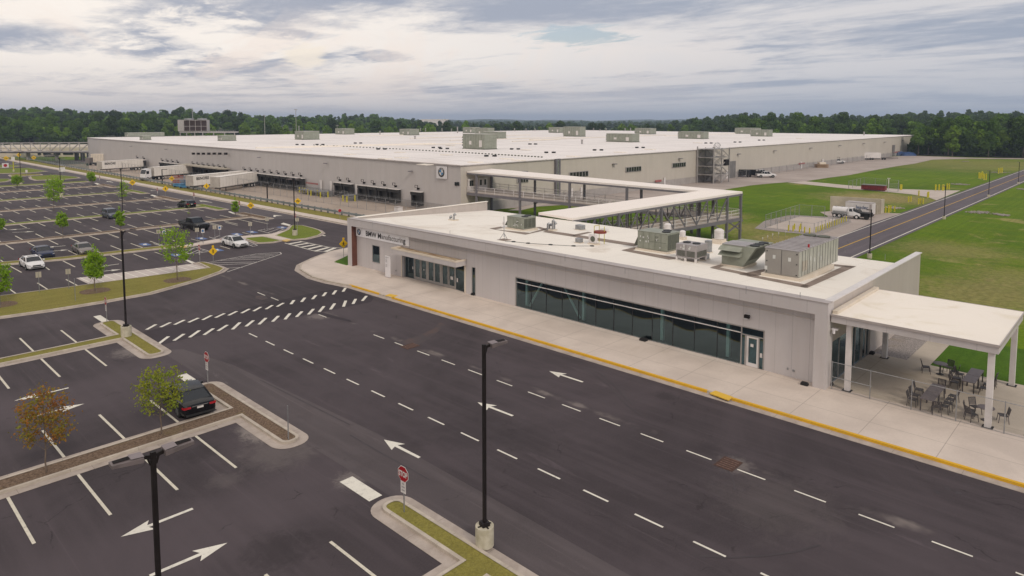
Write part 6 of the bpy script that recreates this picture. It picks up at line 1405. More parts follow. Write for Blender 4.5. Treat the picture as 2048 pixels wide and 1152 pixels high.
# ================================================================ cars
def wheel(e, x, y, r=.33, w_=.22, rim=RIM):
    s = 1 if y > 0 else -1
    t_ = MB().cyl((x, y - w_ / 2, r), (x, y + w_ / 2, r), r, n=22).build('wheel', BLACK, e, local=True, smooth=40)
    m = MB().cyl((x, y + s * (w_ / 2 + .004), r), (x, y + s * (w_ / 2 - .05), r), r * .68, n=18)
    for k in range(5): a = k * 2 * PI / 5; m.bar((x, y + s * (w_ / 2 + .008), r), (x + math.cos(a) * r * .62, y + s * (w_ / 2 + .008), r + math.sin(a) * r * .62), .05, .012)
    c = m.build('rim', rim, t_, local=True)
def car(name, label, loc, yaw, kind, paint_, L_=4.7, W=1.82, H=1.42, group=None, sunroof=False):
    e = thing(name, label, 'pickup truck' if kind == 'pickup' else 'car', loc, yaw, group); h2 = L_ / 2; w2 = W / 2
    pk = kind == 'pickup'; zb = .20 if not pk else .42
    # stations: fraction along the length (rear to front), half width factor, top height of the lower body
    if kind == 'sedan': S_ = [(0, .80, .80), (.02, .90, .92), (.07, .95, .98), (.16, .99, 1.0), (.3, 1.0, .96), (.5, 1.0, .93), (.68, 1.0, .92), (.74, 1.0, .92), (.86, .97, .84), (.94, .92, .76), (.985, .84, .66), (1, .74, .56)]
    elif kind == 'suv': S_ = [(0, .84, .92), (.02, .93, 1.05), (.1, .98, 1.08), (.3, 1.0, 1.06), (.6, 1.0, 1.03), (.74, 1.0, 1.02), (.86, .97, .96), (.95, .92, .86), (.99, .84, .74), (1, .78, .62)]
    else: S_ = [(0, .97, 1.12), (.01, 1.0, 1.16), (.3, 1.0, 1.18), (.37, 1.0, 1.18), (.6, 1.0, 1.20), (.73, 1.0, 1.20), (.78, .99, 1.20), (.93, .97, 1.14), (.985, .95, 1.08), (1, .90, .98)]
    m = MB(); rows_ = []
    for f, wf, zt in S_:
        x = -h2 + L_ * f; w_ = w2 * wf; zl = zb + (.10 if f in (0, 1) else 0) + (.03 if f < .05 or f > .95 else 0)
        prof = [(0, zl), (w_ * .86, zl), (w_ * .965, zl + .09), (w_, zl + (zt - zl) * .42), (w_ * .985, zl + (zt - zl) * .72), (w_ * .93, zt - .035), (w_ * .82, zt), (w_ * .4, zt + .022), (0, zt + .03)]
        rows_.append([(x, y, z) for y, z in prof] + [(x, -y, z) for y, z in reversed(prof[1:-1])])
    n = len(rows_[0]); V = [v for r_ in rows_ for v in r_]
    F_ = [(i * n + j, (i + 1) * n + j, (i + 1) * n + (j + 1) % n, i * n + (j + 1) % n) for i in range(len(rows_) - 1) for j in range(n)]
    F_ += [tuple(range(n)), tuple(reversed(range((len(rows_) - 1) * n, len(rows_) * n)))]
    m.add(V, F_); m.build('body', paint_, e, local=True, smooth=32)
    # greenhouse
    if kind == 'sedan': gb = (-.40, .235); gt = (-.225, .075); zbelt, inset = .93, .69
    elif kind == 'suv': gb = (-.485, .225); gt = (-.40, .07); zbelt, inset = 1.05, .76
    else: gb = (-.13, .245); gt = (-.115, .12); zbelt, inset = 1.18, .80
    xb0, xb1 = gb[0] * L_, gb[1] * L_; xt0, xt1 = gt[0] * L_, gt[1] * L_; wb, wt = w2 * .93, w2 * inset
    B_ = [(xb0, -wb * .92, zbelt), (xb1, -wb * .9, zbelt), (xb1, wb * .9, zbelt), (xb0, wb * .92, zbelt)]; T_ = [(xt0, -wt * .95, H - .04), (xt1, -wt, H - .03), (xt1, wt, H - .03), (xt0, wt * .95, H - .04)]
    MB().add(B_ + T_, [(0, 1, 5, 4), (1, 2, 6, 5), (2, 3, 7, 6), (3, 0, 4, 7), (4, 5, 6, 7)]).build('windows', CGLASS, e, local=True)
    pl = MB()
    for a, b in ((0, 4), (1, 5), (2, 6), (3, 7)): pl.bar(B_[a], T_[b - 4], .07, .07)
    for s in (0, 3):
        f_ = .47 if kind != 'pickup' else .5
        a = Vector(B_[0 if s == 0 else 3]).lerp(Vector(B_[1 if s == 0 else 2]), f_ + .02); b = Vector(T_[0 if s == 0 else 3]).lerp(Vector(T_[1 if s == 0 else 2]), f_ + .0); pl.bar(a, b, .06, .04)
    pl.build('pillar', paint_, e, local=True)
    xm = (xt0 + xt1) / 2; rf = MB(); gx = [xt0 - .05, xt0 + .12, xm, xt1 - .15, xt1 + .04]; gz = [H - .045, H - .012, H, H - .008, H - .035]; gy = [-1.02, -.8, 0, .8, 1.02]; dz = [-.02, 0, .012, 0, -.02]
    V = [(x, wt * y, z + d_) for x, z in zip(gx, gz) for y, d_ in zip(gy, dz)]; rf.add(V, [(i * 5 + j, (i + 1) * 5 + j, (i + 1) * 5 + j + 1, i * 5 + j + 1) for i in range(4) for j in range(4)]); rf.build('roof', paint_, e, local=True, smooth=50)
    if sunroof: MB().box(xm - .1, -.38, H + .013, xm + .55, .38, H + .02).build('sunroof', CGLASS, e, local=True)
    r = .335 if not pk else .41
    for xw in (-.29 * L_ if not pk else -.31 * L_, .31 * L_ if not pk else .325 * L_):
        for s in (-1, 1):
            MB().cyl((xw, s * (w2 - .16), r + .01), (xw, s * (w2 + .003), r + .01), r * 1.16, n=24).build('wheel_arch', BLACK, e, local=True); wheel(e, xw, s * (w2 - .10), r, .23)
    zf = .66 if kind == 'sedan' else .82 if kind == 'suv' else .95
    for s in (-1, 1):
        hl = MB().add([(h2 - .30, s * w2 * .93, zf + .03), (h2 - .035, s * w2 * .62, zf - .08), (h2 - .02, s * w2 * .60, zf - .02), (h2 - .26, s * w2 * .93, zf + .13), (h2 - .09, s * w2 * .84, zf - .07), (h2 - .09, s * w2 * .84, zf + .06)], [(0, 4, 5, 3), (4, 1, 2, 5)])
        hl.v = [(x + .045, y * 1.02, z) for x, y, z in hl.v]; hl.build('headlight', HLAMP, e, local=True)
        zt_ = zf + (.16 if not pk else .02); tl = MB().add([(-h2 + .22, s * w2 * .965, zt_ - .07), (-h2 + .045, s * w2 * .88, zt_ - .08), (-h2 + .01, s * w2 * .52, zt_ - .06), (-h2 + .03, s * w2 * .52, zt_ + .06), (-h2 + .05, s * w2 * .90, zt_ + .08), (-h2 + .24, s * w2 * .965, zt_ + .07)], [(0, 1, 4, 5), (1, 2, 3, 4)])
        tl.v = [(x - .035, y * 1.01, z) for x, y, z in tl.v]; tl.build('tail_light', TLAMP, e, local=True)
        MB().box(xb1 - .42, s * w2 * .99, zbelt - .02, xb1 - .24, s * (w2 + .17), zbelt + .12).build('mirror', paint_, e, local=True, bevel=.02)
    gr = MB().box(h2 - .03, -w2 * .42, zf - .16, h2 + .015, w2 * .42, zf + .0); gr.box(h2 - .03, -w2 * .6, zb + .12, h2 + .012, w2 * .6, zb + .24); gr.build('grille', BLACK, e, local=True)
    MB().box(-h2 - .02, -.17, zf + .03 if not pk else .62, -h2 + .03, .17, zf + .15 if not pk else .74).build('number_plate', SIGNW, e, local=True); MB().box(-h2 - .012, -w2 * .45, zf + .18, -h2 + .03, w2 * .45, zf + .205).build('trim_strip', CHROME, e, local=True)
    MB().box(-h2 - .015, -w2 * .8, zb + .06, -h2 + .1, w2 * .8, zb + .2).build('bumper_insert', BLACK, e, local=True)
    dj = MB()
    for s in (-1, 1):
        for f in ((-.12, .07, .235) if kind != 'pickup' else (-.12, .07, .24)): dj.box(f * L_ - .006, s * w2 * .985, zb + .12, f * L_ + .006, s * (w2 + .004), zbelt - .03)
    dj.build('door_gap', BLACK, e, local=True)
    if pk:
        bd = MB().box(-h2 + .06, -w2 * .82, 1.19, -.14 * L_, w2 * .82, 1.215); bd.build('cargo_bed', BLACK, e, local=True); br = MB()
        for s in (-1, 1): br.box(-h2 + .02, s * w2 * .84, 1.18, -.14 * L_, s * w2 * .98, 1.28)
        br.box(-h2 + .0, -w2 * .95, .9, -h2 + .07, w2 * .95, 1.28); br.build('bed_rail', paint_, e, local=True)
    e.scale = (1, 1, .90 if kind == 'sedan' else .94)
    return e
def at(px_, py_, L_=4.7, s=0): return g(px_, py_)
CG = 'cars parked in the lot'
car('black_sedan', 'black sedan with red tail lights parked nose away on the mulch island', (15.3, 41.35, 0), R(85), 'sedan', PB, 4.85, 1.92, 1.46, CG, False)
car('white_sedan', 'white sedan facing the viewer beside the navy sedan', (18.1, 93.8, 0), R(-90), 'sedan', PW, 4.7, 1.83, 1.43, CG, True)
car('blue_sedan', 'navy blue sedan facing the viewer behind the white one', (20.5, 100.3, 0), R(-90), 'sedan', PN, 4.6, 1.82, 1.43, CG)
car('grey_sedan', 'grey brown sedan facing the viewer behind the dense young tree', (24.65, 99.2, 0), R(-92), 'sedan', PG, 4.7, 1.82, 1.42, CG)
car('white_saloon', 'white sedan alone by the access aisles of the entrance island', (40.2, 89.9, 0), R(-88), 'sedan', PW, 4.8, 1.86, 1.5, CG, True)
car('black_pickup', 'large black crew cab pickup facing the viewer', (42.2, 108.6, 0), R(-84), 'pickup', PD, 5.9, 2.05, 1.95, CG)
car('slate_suv', 'slate blue suv half behind a slim sapling', (37.2, 131.6, 0), R(-90), 'suv', PS, 4.7, 1.9, 1.66, CG)
car('black_hatchback', 'black hatchback parked nose away at the green row end', (51.6, 136.2, 0), R(94), 'suv', PB, 4.5, 1.86, 1.6, CG)
YR = -R(46)
def rside(px_, py_): q = g(px_, py_); return (q.x, q.y, .02)
car('white_pickup', 'white pickup in front of the black trailer by the factory side wall', rside(1531, 355), YR, 'pickup', PW, 5.6, 2.0, 1.9, 'white pickups by the factory wall'); car('white_pickup', 'white pickup half hidden behind the other white pickup', rside(1522, 351), YR, 'pickup', PW, 5.6, 2.0, 1.9, 'white pickups by the factory wall')
q = g(1673, 327); u = car('white_pickup', 'white utility pickup with ladder rack further along the factory side wall', (q.x, q.y, .02), YR, 'pickup', PW, 5.8, 2.0, 1.9, 'white pickups by the factory wall'); m = MB()
for x_ in (-2.6, -.8, .6):
    for y_ in (-.85, .85): m.bar((x_, y_, 1.2), (x_, y_, 2.6), .07, .07)
    m.bar((x_, -.9, 2.6), (x_, .9, 2.6), .08, .08)
for y_ in (-.85, .85): m.bar((-2.8, y_, 2.63), (1.0, y_, 2.63), .08, .08)
m.build('ladder_rack', BLACK, u, local=True)
car('silver_sedan', 'tiny pale car in front of the office block behind the far left bridge', (g(102, 314).x, g(102, 314).y, 0), YR, 'sedan', PG, 5.5, 1.9, 1.5)

# ================================================================ trucks and trailers in the dock yard
def trailer(label, yr, xr, yf, xf, z1=3.35, letter=None, skirt=False):
    """box trailer from its rear (xr, yr) at the dock to its nose (xf, yf)"""
    a = Vector((xr, yr, 0)); b = Vector((xf, yf, 0)); d = b - a; Ln = d.length; yaw = math.atan2(d.y, d.x); e = thing('semi_trailer', label, 'trailer', a, yaw, 'white box trailers in the dock yard'); K = dict(local=True)
    MB().box(0, -1.25, 1.15, Ln, 1.25, z1).build('box_body', TRAILW, e, **K); m = MB()
    m.box(-.02, -1.27, 1.1, .06, 1.27, z1 + .02); m.box(Ln - .05, -1.27, 1.1, Ln + .02, 1.27, z1 + .02)
    for s in (-1, 1): m.box(.06, s * 1.25, z1 - .08, Ln - .05, s * 1.27, z1 + .01); m.box(.06, s * 1.25, 1.08, Ln - .05, s * 1.275, 1.22)
    m.build('edge_rail', TRAILE, e, **K); m = MB()
    for k in range(1, 13): m.box(Ln * k / 13, -1.262, 1.25, Ln * k / 13 + .03, -1.251, z1 - .1); m.box(Ln * k / 13, 1.251, 1.25, Ln * k / 13 + .03, 1.262, z1 - .1)
    m.build('panel_rib', TRAILE, e, **K)
    MB().box(.4, -.5, .8, Ln - .5, .5, 1.12).build('chassis', BLACK, e, **K)
    for x_ in (1.6, 2.8):
        for s in (-1, 1): w_ = MB().cyl((x_, s * .95, .5), (x_, s * 1.22, .5), .5, n=18).build('wheel', BLACK, e, **K); MB().cyl((x_, s * 1.22, .5), (x_, s * 1.235, .5), .26, n=12).build('rim', SIGNW, w_, local=True)
    m = MB()
    for s in (-1, 1): m.box(Ln - 3.0, s * .8 - .07, 0, Ln - 2.86, s * .8 + .07, 1.12)
    m.build('landing_gear', BLACK, e, **K)
    if skirt: MB().box(3.6, -1.22, .55, Ln - 3.6, -1.2, 1.1).build('side_skirt', CREAM, e, **K)
    if letter:
        tb = text_mb(letter, .95, 1.05, .03); wdt = max(v[0] for v in tb.v); side = 1 if (Matrix.Rotation(yaw, 3, 'Z') @ Vector((0, 1, 0))).dot(Vector((-.6, -1, 0))) > 0 else -1
        # readable on the side that faces the viewer
        if side > 0: M_ = Matrix.Translation((Ln - .9, 1.285, z1 - 1.1)) @ Matrix(((-1, 0, 0), (0, 0, 1), (0, 1, 0))).to_4x4()
        else: M_ = Matrix.Translation((Ln - .9 - wdt, -1.285, z1 - 1.1)) @ Matrix(((1, 0, 0), (0, 0, -1), (0, 1, 0))).to_4x4()
        tb.xf(M_); tb.build('lettering', DARKTXT, e, **K)
    return e, Ln
trailer('farthest white trailer with black lettering at the leftmost docks', 251.0, 80.8, 246.5, 67.0, 3.6, 'BENORE')
q1 = g(302, 352, 1.15); e, Ln = trailer('white trailer coupled to the white truck, second from the left', 209.8, 80.8, q1.y, q1.x, 3.6, None, True); T2A, T2B = Vector((80.8, 209.8, 0)), Vector((q1.x, q1.y, 0))
trailer('white trailer with black lettering at its nose, partly behind another trailer', 174.0, 80.8, 168.6, 64.8, 3.6, 'BENORE'); trailer('nearest white trailer, plain, at the middle docks', 168.6, 80.8, 160.0, 67.3, 3.6)
# tractor unit
q = g(306, 356); tdir = (T2B - T2A).normalized(); yaw = math.atan2(tdir.y, tdir.x); tq = T2B + tdir * 1.6 - Vector((1.2, .6, 0)); e = thing('semi_tractor', 'white truck tractor in front of the second trailer', 'truck', (tq.x + 1.2, tq.y + .6, 0), yaw); K = dict(local=True)
MB().add([(-.9, -1.15, .9), (1.0, -1.15, .7), (1.0, 1.15, .7), (-.9, 1.15, .9), (-.9, -1.1, 3.3), (.45, -1.1, 3.2), (.45, 1.1, 3.2), (-.9, 1.1, 3.3), (.9, -1.12, 1.9), (.9, 1.12, 1.9)], [(0, 1, 8, 5, 4), (1, 2, 9, 8), (8, 9, 6, 5), (2, 3, 7, 6, 9), (3, 0, 4, 7), (4, 5, 6, 7)]).build('cab', PW, e, **K)
MB().add([(.93, -1.0, 1.95), (.93, 1.0, 1.95), (.52, 1.0, 3.05), (.52, -1.0, 3.05)], [(0, 1, 2, 3)]).build('windscreen', CGLASS, e, **K)
for s in (-1, 1): MB().box(-.2, s * 1.13, 1.9, .65, s * 1.15, 2.7).build('side_window', CGLASS, e, **K)
MB().box(-4.6, -.5, .55, -.9, .5, .95).build('chassis', BLACK, e, **K); MB().box(.95, -1.1, .4, 1.2, 1.1, .9).build('bumper', DOORG, e, **K); MB().box(-2.4, -1.2, .5, -1.2, -.9, 1.0).build('fuel_tank', ORANGE, e, **K)
for x_ in (.3, -3.2, -4.4):
    for s in (-1, 1): w_ = MB().cyl((x_, s * .9, .5), (x_, s * 1.18, .5), .5, n=18).build('wheel', BLACK, e, **K); MB().cyl((x_, s * 1.18, .5), (x_, s * 1.2, .5), .25, n=12).build('rim', SIGNW, w_, local=True)
# yard spotter truck by the far corner
q = g(182, 331); e = thing('yard_tractor', 'small dark yard tractor near the far left corner of the factory', 'truck', (q.x, q.y, 0), YR + PI); MB().box(-.2, -1.1, .8, 1.4, 1.1, 2.9).build('cab', PG, e, **K); MB().box(-4, -.9, .5, -.2, .9, 1.1).build('chassis', BLACK, e, **K)
for x_ in (.7, -2.4, -3.4):
    for s in (-1, 1): MB().cyl((x_, s * .8, .5), (x_, s * 1.1, .5), .5, n=14).build('wheel', BLACK, e, **K)
MB().box(1.405, -.9, 1.7, 1.42, .9, 2.6).build('windscreen', CGLASS, e, **K)
q = g(201, 326); e = thing('storage_container', 'small cream container behind the farthest trailer', 'container', (q.x, q.y, 0), YR); MB().box(-3, -1.2, .1, 3, 1.2, 3.6).build('container_body', CREAM, e, **K); m = MB()
for k in range(10): m.box(-2.9 + k * .6, -1.24, .3, -2.75 + k * .6, -1.2, 3.4)
m.build('rib', TRAILE, e, **K)
q = g(172, 320); e = thing('bus_shelter', 'small grey glazed shelter on the grass left of the factory corner', 'shelter', (q.x, q.y, 0), YR); MB().box(-4, -1.5, 3.6, 4, 1.5, 3.9).build('roof', GALV, e, **K)
for x_ in (-3.8, -1.3, 1.3, 3.8): MB().box(x_ - .12, -1.4, 0, x_ + .12, 1.4, 3.6).build('side_panel', DOORG, e, **K)
# scissor lifts
def lift(px_, col, h, lab, plat=True):
    q = g(*px_); e = thing('scissor_lift', lab, 'lift', (q.x, q.y, 0), YR + .2, 'scissor lifts by the guard rail'); MB().box(-1.2, -.6, .25, 1.2, .6, .75).build('base', col, e, **K)
    for x_ in (-.8, .8):
        for s in (-1, 1): MB().cyl((x_, s * .5, .25), (x_, s * .68, .25), .25, n=12).build('wheel', BLACK, e, **K)
    m = MB()
    for s in (-.4, .4):
        n_ = 3; dz = (h - 1.0) / n_
        for k in range(n_): m.bar((-1, s, .8 + k * dz), (1, s, .8 + (k + 1) * dz), .06, .1); m.bar((1, s, .8 + k * dz), (-1, s, .8 + (k + 1) * dz), .06, .1)
    m.build('scissor_arms', col, e, **K); MB().box(-1.2, -.6, h - .1, 1.2, .6, h).build('platform', col, e, **K); m = MB()
    for x_ in (-1.15, -.4, .4, 1.15):
        for s in (-.57, .57): m.bar((x_, s, h), (x_, s, h + 1.0), .05, .05)
    for z_ in (.5, 1.0):
        for s in (-.57, .57): m.bar((-1.15, s, h + z_), (1.15, s, h + z_), .05, .05)
    m.build('guard_rail', GALV if col is LIFTB else col, e, **K)
for i, (px_, col, h, lab) in enumerate((((354, 371), LIFTR, 1.5, 'red scissor lift, leftmost of the row'), ((363, 372.5), LIFTR, 1.7, 'red scissor lift, second from the left'), ((372, 373), LIFTB, 1.6, 'blue scissor lift in the middle of the row'), ((379, 374), LIFTB, 1.9, 'blue scissor lift at the right end of the row'), ((358, 374.5), LIFTB, 1.0, 'low blue scissor lift in front of the red ones'), ((370, 376.5), LIFTB, 1.1, 'low blue scissor lift nearest to the fence'))): lift(px_, col, h, lab)
for px_, s_, lab in (((797, 436.5), 1.25, 'white electrical cabinet in the yard behind the entrance building, larger one'), ((786.5, 438), .8, 'smaller white electrical cabinet left of the larger one')):
    q = g(*px_); e = thing('electrical_cabinet', lab, 'cabinet', (q.x, q.y, .02), 0, 'white cabinets in the yard'); MB().box(-.4 * s_, -.45 * s_, 0, .4 * s_, .45 * s_, 1.55 * s_).build('cabinet_body', WHITE, e, **K, bevel=.02); MB().box(-.41 * s_, -.02, .1, -.402 * s_, .0, 1.4 * s_).build('door_gap', DOORG, e, **K); MB().box(-.44 * s_, -.49 * s_, 1.55 * s_, .44 * s_, .49 * s_, 1.6 * s_).build('lid', TRIM, e, **K)

# ================================================================ guard rail and long fences
GRD = thing('guard_rail', 'long galvanised guard rail between the pavement verge and the dock yard', 'guard rail', (66.2, 70, 0))
m = MB(); pts = [(66.2, 62), (66.2, 150), (66.4, 260), (67, 330), (69, 420)]
for (xa, ya), (xb, yb) in zip(pts, pts[1:]):
    for dz, dx in ((.62, 0), (.74, -.05), (.50, -.05)): m.bar((xa + dx, ya, dz), (xb + dx, yb, dz), .05, .13)
m.build('rail', RAILBL, GRD); y_ = 64.0; k = 0; pm_ = MB()
while k < 100:
    x_ = 66.2 if y_ < 150 else 66.2 + (y_ - 150) * .0035
    MB().box(x_ + .06, y_ - .09, 0, x_ + .3, y_ + .09, .86).build('post', GALVD, GRD); y_ += 2.05 + k * .012; k += 1
# the privacy fence further left and the yard fence
fence('yard_fence', 'tall thin chain-link fence with barbed wire along the dock yard', [(73.8, 66), (73.8, 262)], 2.6, 3.0, .02, .04, MESH, barb=True, side=(-1, 0, 0))
fence('green_mesh_fence', 'low fence with dark green mesh along the far left pavement', [(68.0, 262), (68.5, 330), (71, 425)], 2.3, 2.6, 0, .05, MESHG)
fence('yard_fence', 'chain-link fence crossing the far end of the dock yard', [(73.8, 262), (69, 262)], 2.6, 3.0, .02, .04, MESH)
q0, q1, q2 = g(213, 327), g(262, 333), g(165, 322); fence('yard_fence', 'chain-link fence at the far left corner of the factory', [(q2.x, q2.y), (q0.x, q0.y)], 3.4, 5, 0, .06, MESH)

# ================================================================ right-hand grounds
BN_ = {}
_bollard = bollard
def bollard(px_, py_, label, group, s=1.0, z=0.0, at_=None):
    BN_[group] = BN_.get(group, 0) + 1; return _bollard(px_, py_, ORD[BN_[group] - 1] + ' ' + label + ', counted from the left', group, s, z, at_)
W_A, W_B = g(1661, 422), g(1758, 428); dW = (W_B - W_A).normalized(); nW = Vector((-dW.y, dW.x, 0))
e = thing('concrete_screen_wall', 'beige concrete screen wall behind the tanker truck', 'wall', W_A); m = MB(); a, b = W_A + nW * .0, W_B
def wallseg(m, a, b, w_, h): d = (b - a).normalized(); n_ = Vector((-d.y, d.x, 0)) * w_ / 2; m.prism([a + n_, a - n_, b - n_, b + n_], 0, h); return m
wallseg(m, W_A + Vector((.3, .2, 0)), W_B + (W_B - W_A) * .02, .35, 2.75); m.build('wall_panel', WBLOCK, e); wallseg(MB(), W_B + dW * .1, g(1766, 426) + dW * .0, .35, 2.6).build('wall_return', WBLOCK, e)
q = g(1752, 429); MB().box(q.x - .18, q.y - .18, 0, q.x + .18, q.y + .18, 1.75).build('pier', WBLOCK, e)
# white box body with lettering
qa, qb = g(1690, 431), g(1743, 436); dB = (qb - qa).normalized(); yb_ = math.atan2(dB.y, dB.x); Lb = (qb - qa).length; e = thing('white_box_trailer', 'long white box trailer with blue lettering in front of the screen wall', 'trailer', qa, yb_)
MB().box(0, 0, .55, Lb, 1.9, 2.45).build('box_body', WHITE, e, **K); MB().box(-.02, -.02, 2.45, Lb + .02, 1.92, 2.52).build('lid', TRIM, e, **K); MB().box(.1, .3, .2, Lb - .1, 1.6, .55).build('chassis', BLACK, e, **K)
tb = text_mb('leadec', .80, 1.0, .012); tb.xf(Matrix.Translation((Lb * .40, -.012, 1.45)) @ Matrix(((1, 0, 0), (0, 0, -1), (0, 1, 0))).to_4x4()); tb.build('lettering', pm('navy_lettering', (.04, .08, .18)), e, **K); MB().box(Lb - .4, -.015, .6, Lb - .05, -.004, 2.3).build('door_gap', TRIM, e, **K)
for x_ in (1.0, 2.0, Lb - 1): MB().cyl((x_, .1, .3), (x_, .4, .3), .3, n=14).build('wheel', BLACK, e, **K)
def bigtruck(name, label, px_, yaw, tank):
    q = g(*px_); e = thing(name, label, 'truck', (q.x, q.y, 0), yaw); e.scale = (.78, .8, .9)
    MB().add([(.2, -.95, .6), (1.5, -.85, .6), (1.5, .85, .6), (.2, .95, .6), (.2, -.95, 1.35), (1.5, -.7, 1.05), (1.5, .7, 1.05), (.2, .95, 1.35)], [(0, 1, 5, 4), (1, 2, 6, 5), (2, 3, 7, 6), (3, 0, 4, 7), (4, 5, 6, 7)]).build('bonnet', PW if tank else PD, e, **K, smooth=30)
    MB().add([(-1.0, -1.0, .6), (.2, -1.0, .6), (.2, 1.0, .6), (-1.0, 1.0, .6), (-.9, -.85, 2.05), (-.1, -.85, 2.05), (-.1, .85, 2.05), (-.9, .85, 2.05), (.2, -1.0, 1.35), (.2, 1.0, 1.35), (-1, -1, 1.35), (-1, 1, 1.35)], [(0, 1, 8, 10), (10, 8, 5, 4), (1, 2, 9, 8), (8, 9, 6, 5), (2, 3, 11, 9), (9, 11, 7, 6), (3, 0, 10, 11), (11, 10, 4, 7), (4, 5, 6, 7)]).build('cab', PW if tank else PD, e, **K)
    MB().add([(.18, -.88, 1.42), (.18, .88, 1.42), (-.07, .78, 1.98), (-.07, -.78, 1.98)], [(0, 1, 2, 3)]).build('windscreen', CGLASS, e, **K)
    for s in (-1, 1): MB().add([(-.75, s * 1.0, 1.4), (.05, s * 1.0, 1.4), (-.15, s * .885, 1.95), (-.7, s * .885, 1.95)], [(0, 1, 2, 3)]).build('side_window', CGLASS, e, **K); MB().box(1.42, s * .55 - .12, .72, 1.53, s * .55 + .12, .9).build('headlight', HLAMP, e, **K)
    MB().box(1.5, -.45, .62, 1.53, .45, 1.0).build('grille', BLACK, e, **K); MB().box(1.45, -.95, .35, 1.65, .95, .55).build('bumper', CHROME, e, **K); MB().box(-4.4, -.4, .45, 0, .4, .75).build('chassis', BLACK, e, **K)
    if tank:
        m = MB(); m.cyl((-4.3, 0, 1.35), (-1.15, 0, 1.35), .75, n=20); m.build('tank', PW, e, **K, smooth=40); MB().box(-4.4, -.95, .75, -1.1, .95, .95).build('side_tray', GALVD, e, **K); MB().box(-4.0, -.97, .95, -1.3, -.92, 1.3).build('side_panel', GALV, e, **K)
        for x_ in (-3.6, -2.4): MB().cyl((x_, 0, 2.05), (x_, 0, 2.2), .2, n=12).build('hatch', GALV, e, **K)
    else: MB().box(-4.2, -1.0, .75, -1.1, 1.0, 1.25).build('flat_bed', PD, e, **K)
    for x_ in (.85, -2.7, -3.7):
        for s in (-1, 1): w_ = MB().cyl((x_, s * .75, .42), (x_, s * .98, .42), .42, n=18).build('wheel', BLACK, e, **K); MB().cyl((x_, s * .98, .42), (x_, s * .995, .42), .24, n=12).build('rim', SIGNW, w_, local=True)
    return e
bigtruck('tanker_truck', 'white tanker truck in front of the screen wall', (1707, 437), yb_ + .05, True)
q = g(1726, 438); e = thing('black_pickup', 'dark flat-bed pickup between the tanker and the white box trailer', 'pickup truck', (q.x, q.y, 0), yb_); MB().box(-1.6, -.9, .45, 1.3, .9, 1.15).build('body', PD, e, **K, bevel=.05); MB().add([(-1.5, -.8, 1.15), (-.4, -.8, 1.15), (-.4, .8, 1.15), (-1.5, .8, 1.15), (-1.4, -.7, 1.6), (-.7, -.7, 1.6), (-.7, .7, 1.6), (-1.4, .7, 1.6)], [(0, 1, 5, 4), (1, 2, 6, 5), (2, 3, 7, 6), (3, 0, 4, 7), (4, 5, 6, 7)]).build('windows', CGLASS, e, **K)
for x_ in (-.9, .8): MB().cyl((x_, -.95, .38), (x_, -.7, .38), .38, n=16).build('wheel', BLACK, e, **K)
# fenced pad with yellow bollards
f = fence('pad_fence', 'chain-link fence round the empty concrete pad by the right-hand road', [g(1531, 456), g(1598, 433), g(1649, 437)], 2.1, 2.4, 0, .045, MESH, True)
f = fence('pad_fence', 'low chain-link fence on the viewer side of the concrete pad', [g(1531, 456), g(1628, 467), g(1697, 443)], 1.5, 1.7, 0, .035, MESH, True)
for k in range(14):
    t_ = k / 13; a = g(1632, 465).lerp(g(1692, 443), t_ ** 1.1); bollard(0, 0, 'thin yellow bollard along the pad fence', 'bollards along the concrete pad', .85, 0, a)
for a in ((1577, 462), (1586, 463), (1599, 464.5), (1609, 466), (1619, 468), (1601, 459), (1589, 459)): bollard(*a, 'thin yellow bollard inside the pad', 'bollards inside the concrete pad', .9)
for k, (a, s_) in enumerate((((1765, 426), 1.0), ((1771, 426), 1.0), ((1777, 426), 1.15), ((1781, 424), 1.0), ((1789, 423.5), .9))): bollard(*a, 'yellow bollard right of the screen wall', 'bollards right of the screen wall', s_ * 1.15)
for a in ((1817, 404.5), (1821.5, 404)): bollard(*a, 'yellow bollard of the pair on grass', 'pair of bollards on the grass by the drive', 1.15)
for a in ((1837, 408.5), (1841, 408), (1846, 408.5)): bollard(*a, 'yellow bollard of the three by the drive', 'three bollards on the grass by the drive mouth', 1.15)
for a in ((1837.5, 392.5), (1855, 396), (1857, 395)): bollard(*a, 'yellow bollard on the lower drive edge', 'bollards at the lower edge of the drive', 1.25)
for a in ((1871, 381), (1878, 381), (1885, 381.5), (1887, 381), (1894, 379), (1898, 379)): bollard(*a, 'yellow bollard on the upper drive edge', 'bollards along the upper edge of the drive', 1.4)
for a in ((1801, 380), (1803, 380)): bollard(*a, 'yellow bollard at the end of the dumpster enclosure', 'bollards at the dumpster enclosure', 1.3)
for a in ((1958, 357), (1961, 358), (1965, 357), (1968, 360), (1972, 360), (1964, 355)): bollard(*a, 'yellow bollard in the cluster left of the third lamp', 'cluster of bollards left of the third lamp', 1.7)
for a in ((1997, 347), (2001, 346), (2004, 346)): bollard(*a, 'yellow bollard in the farthest cluster beside the road', 'farthest cluster of bollards', 1.6)
for a in ((1842.5, 309),): bollard(*a, 'pale yellow far bollard by the factory end', 'far bollards', 1.8)
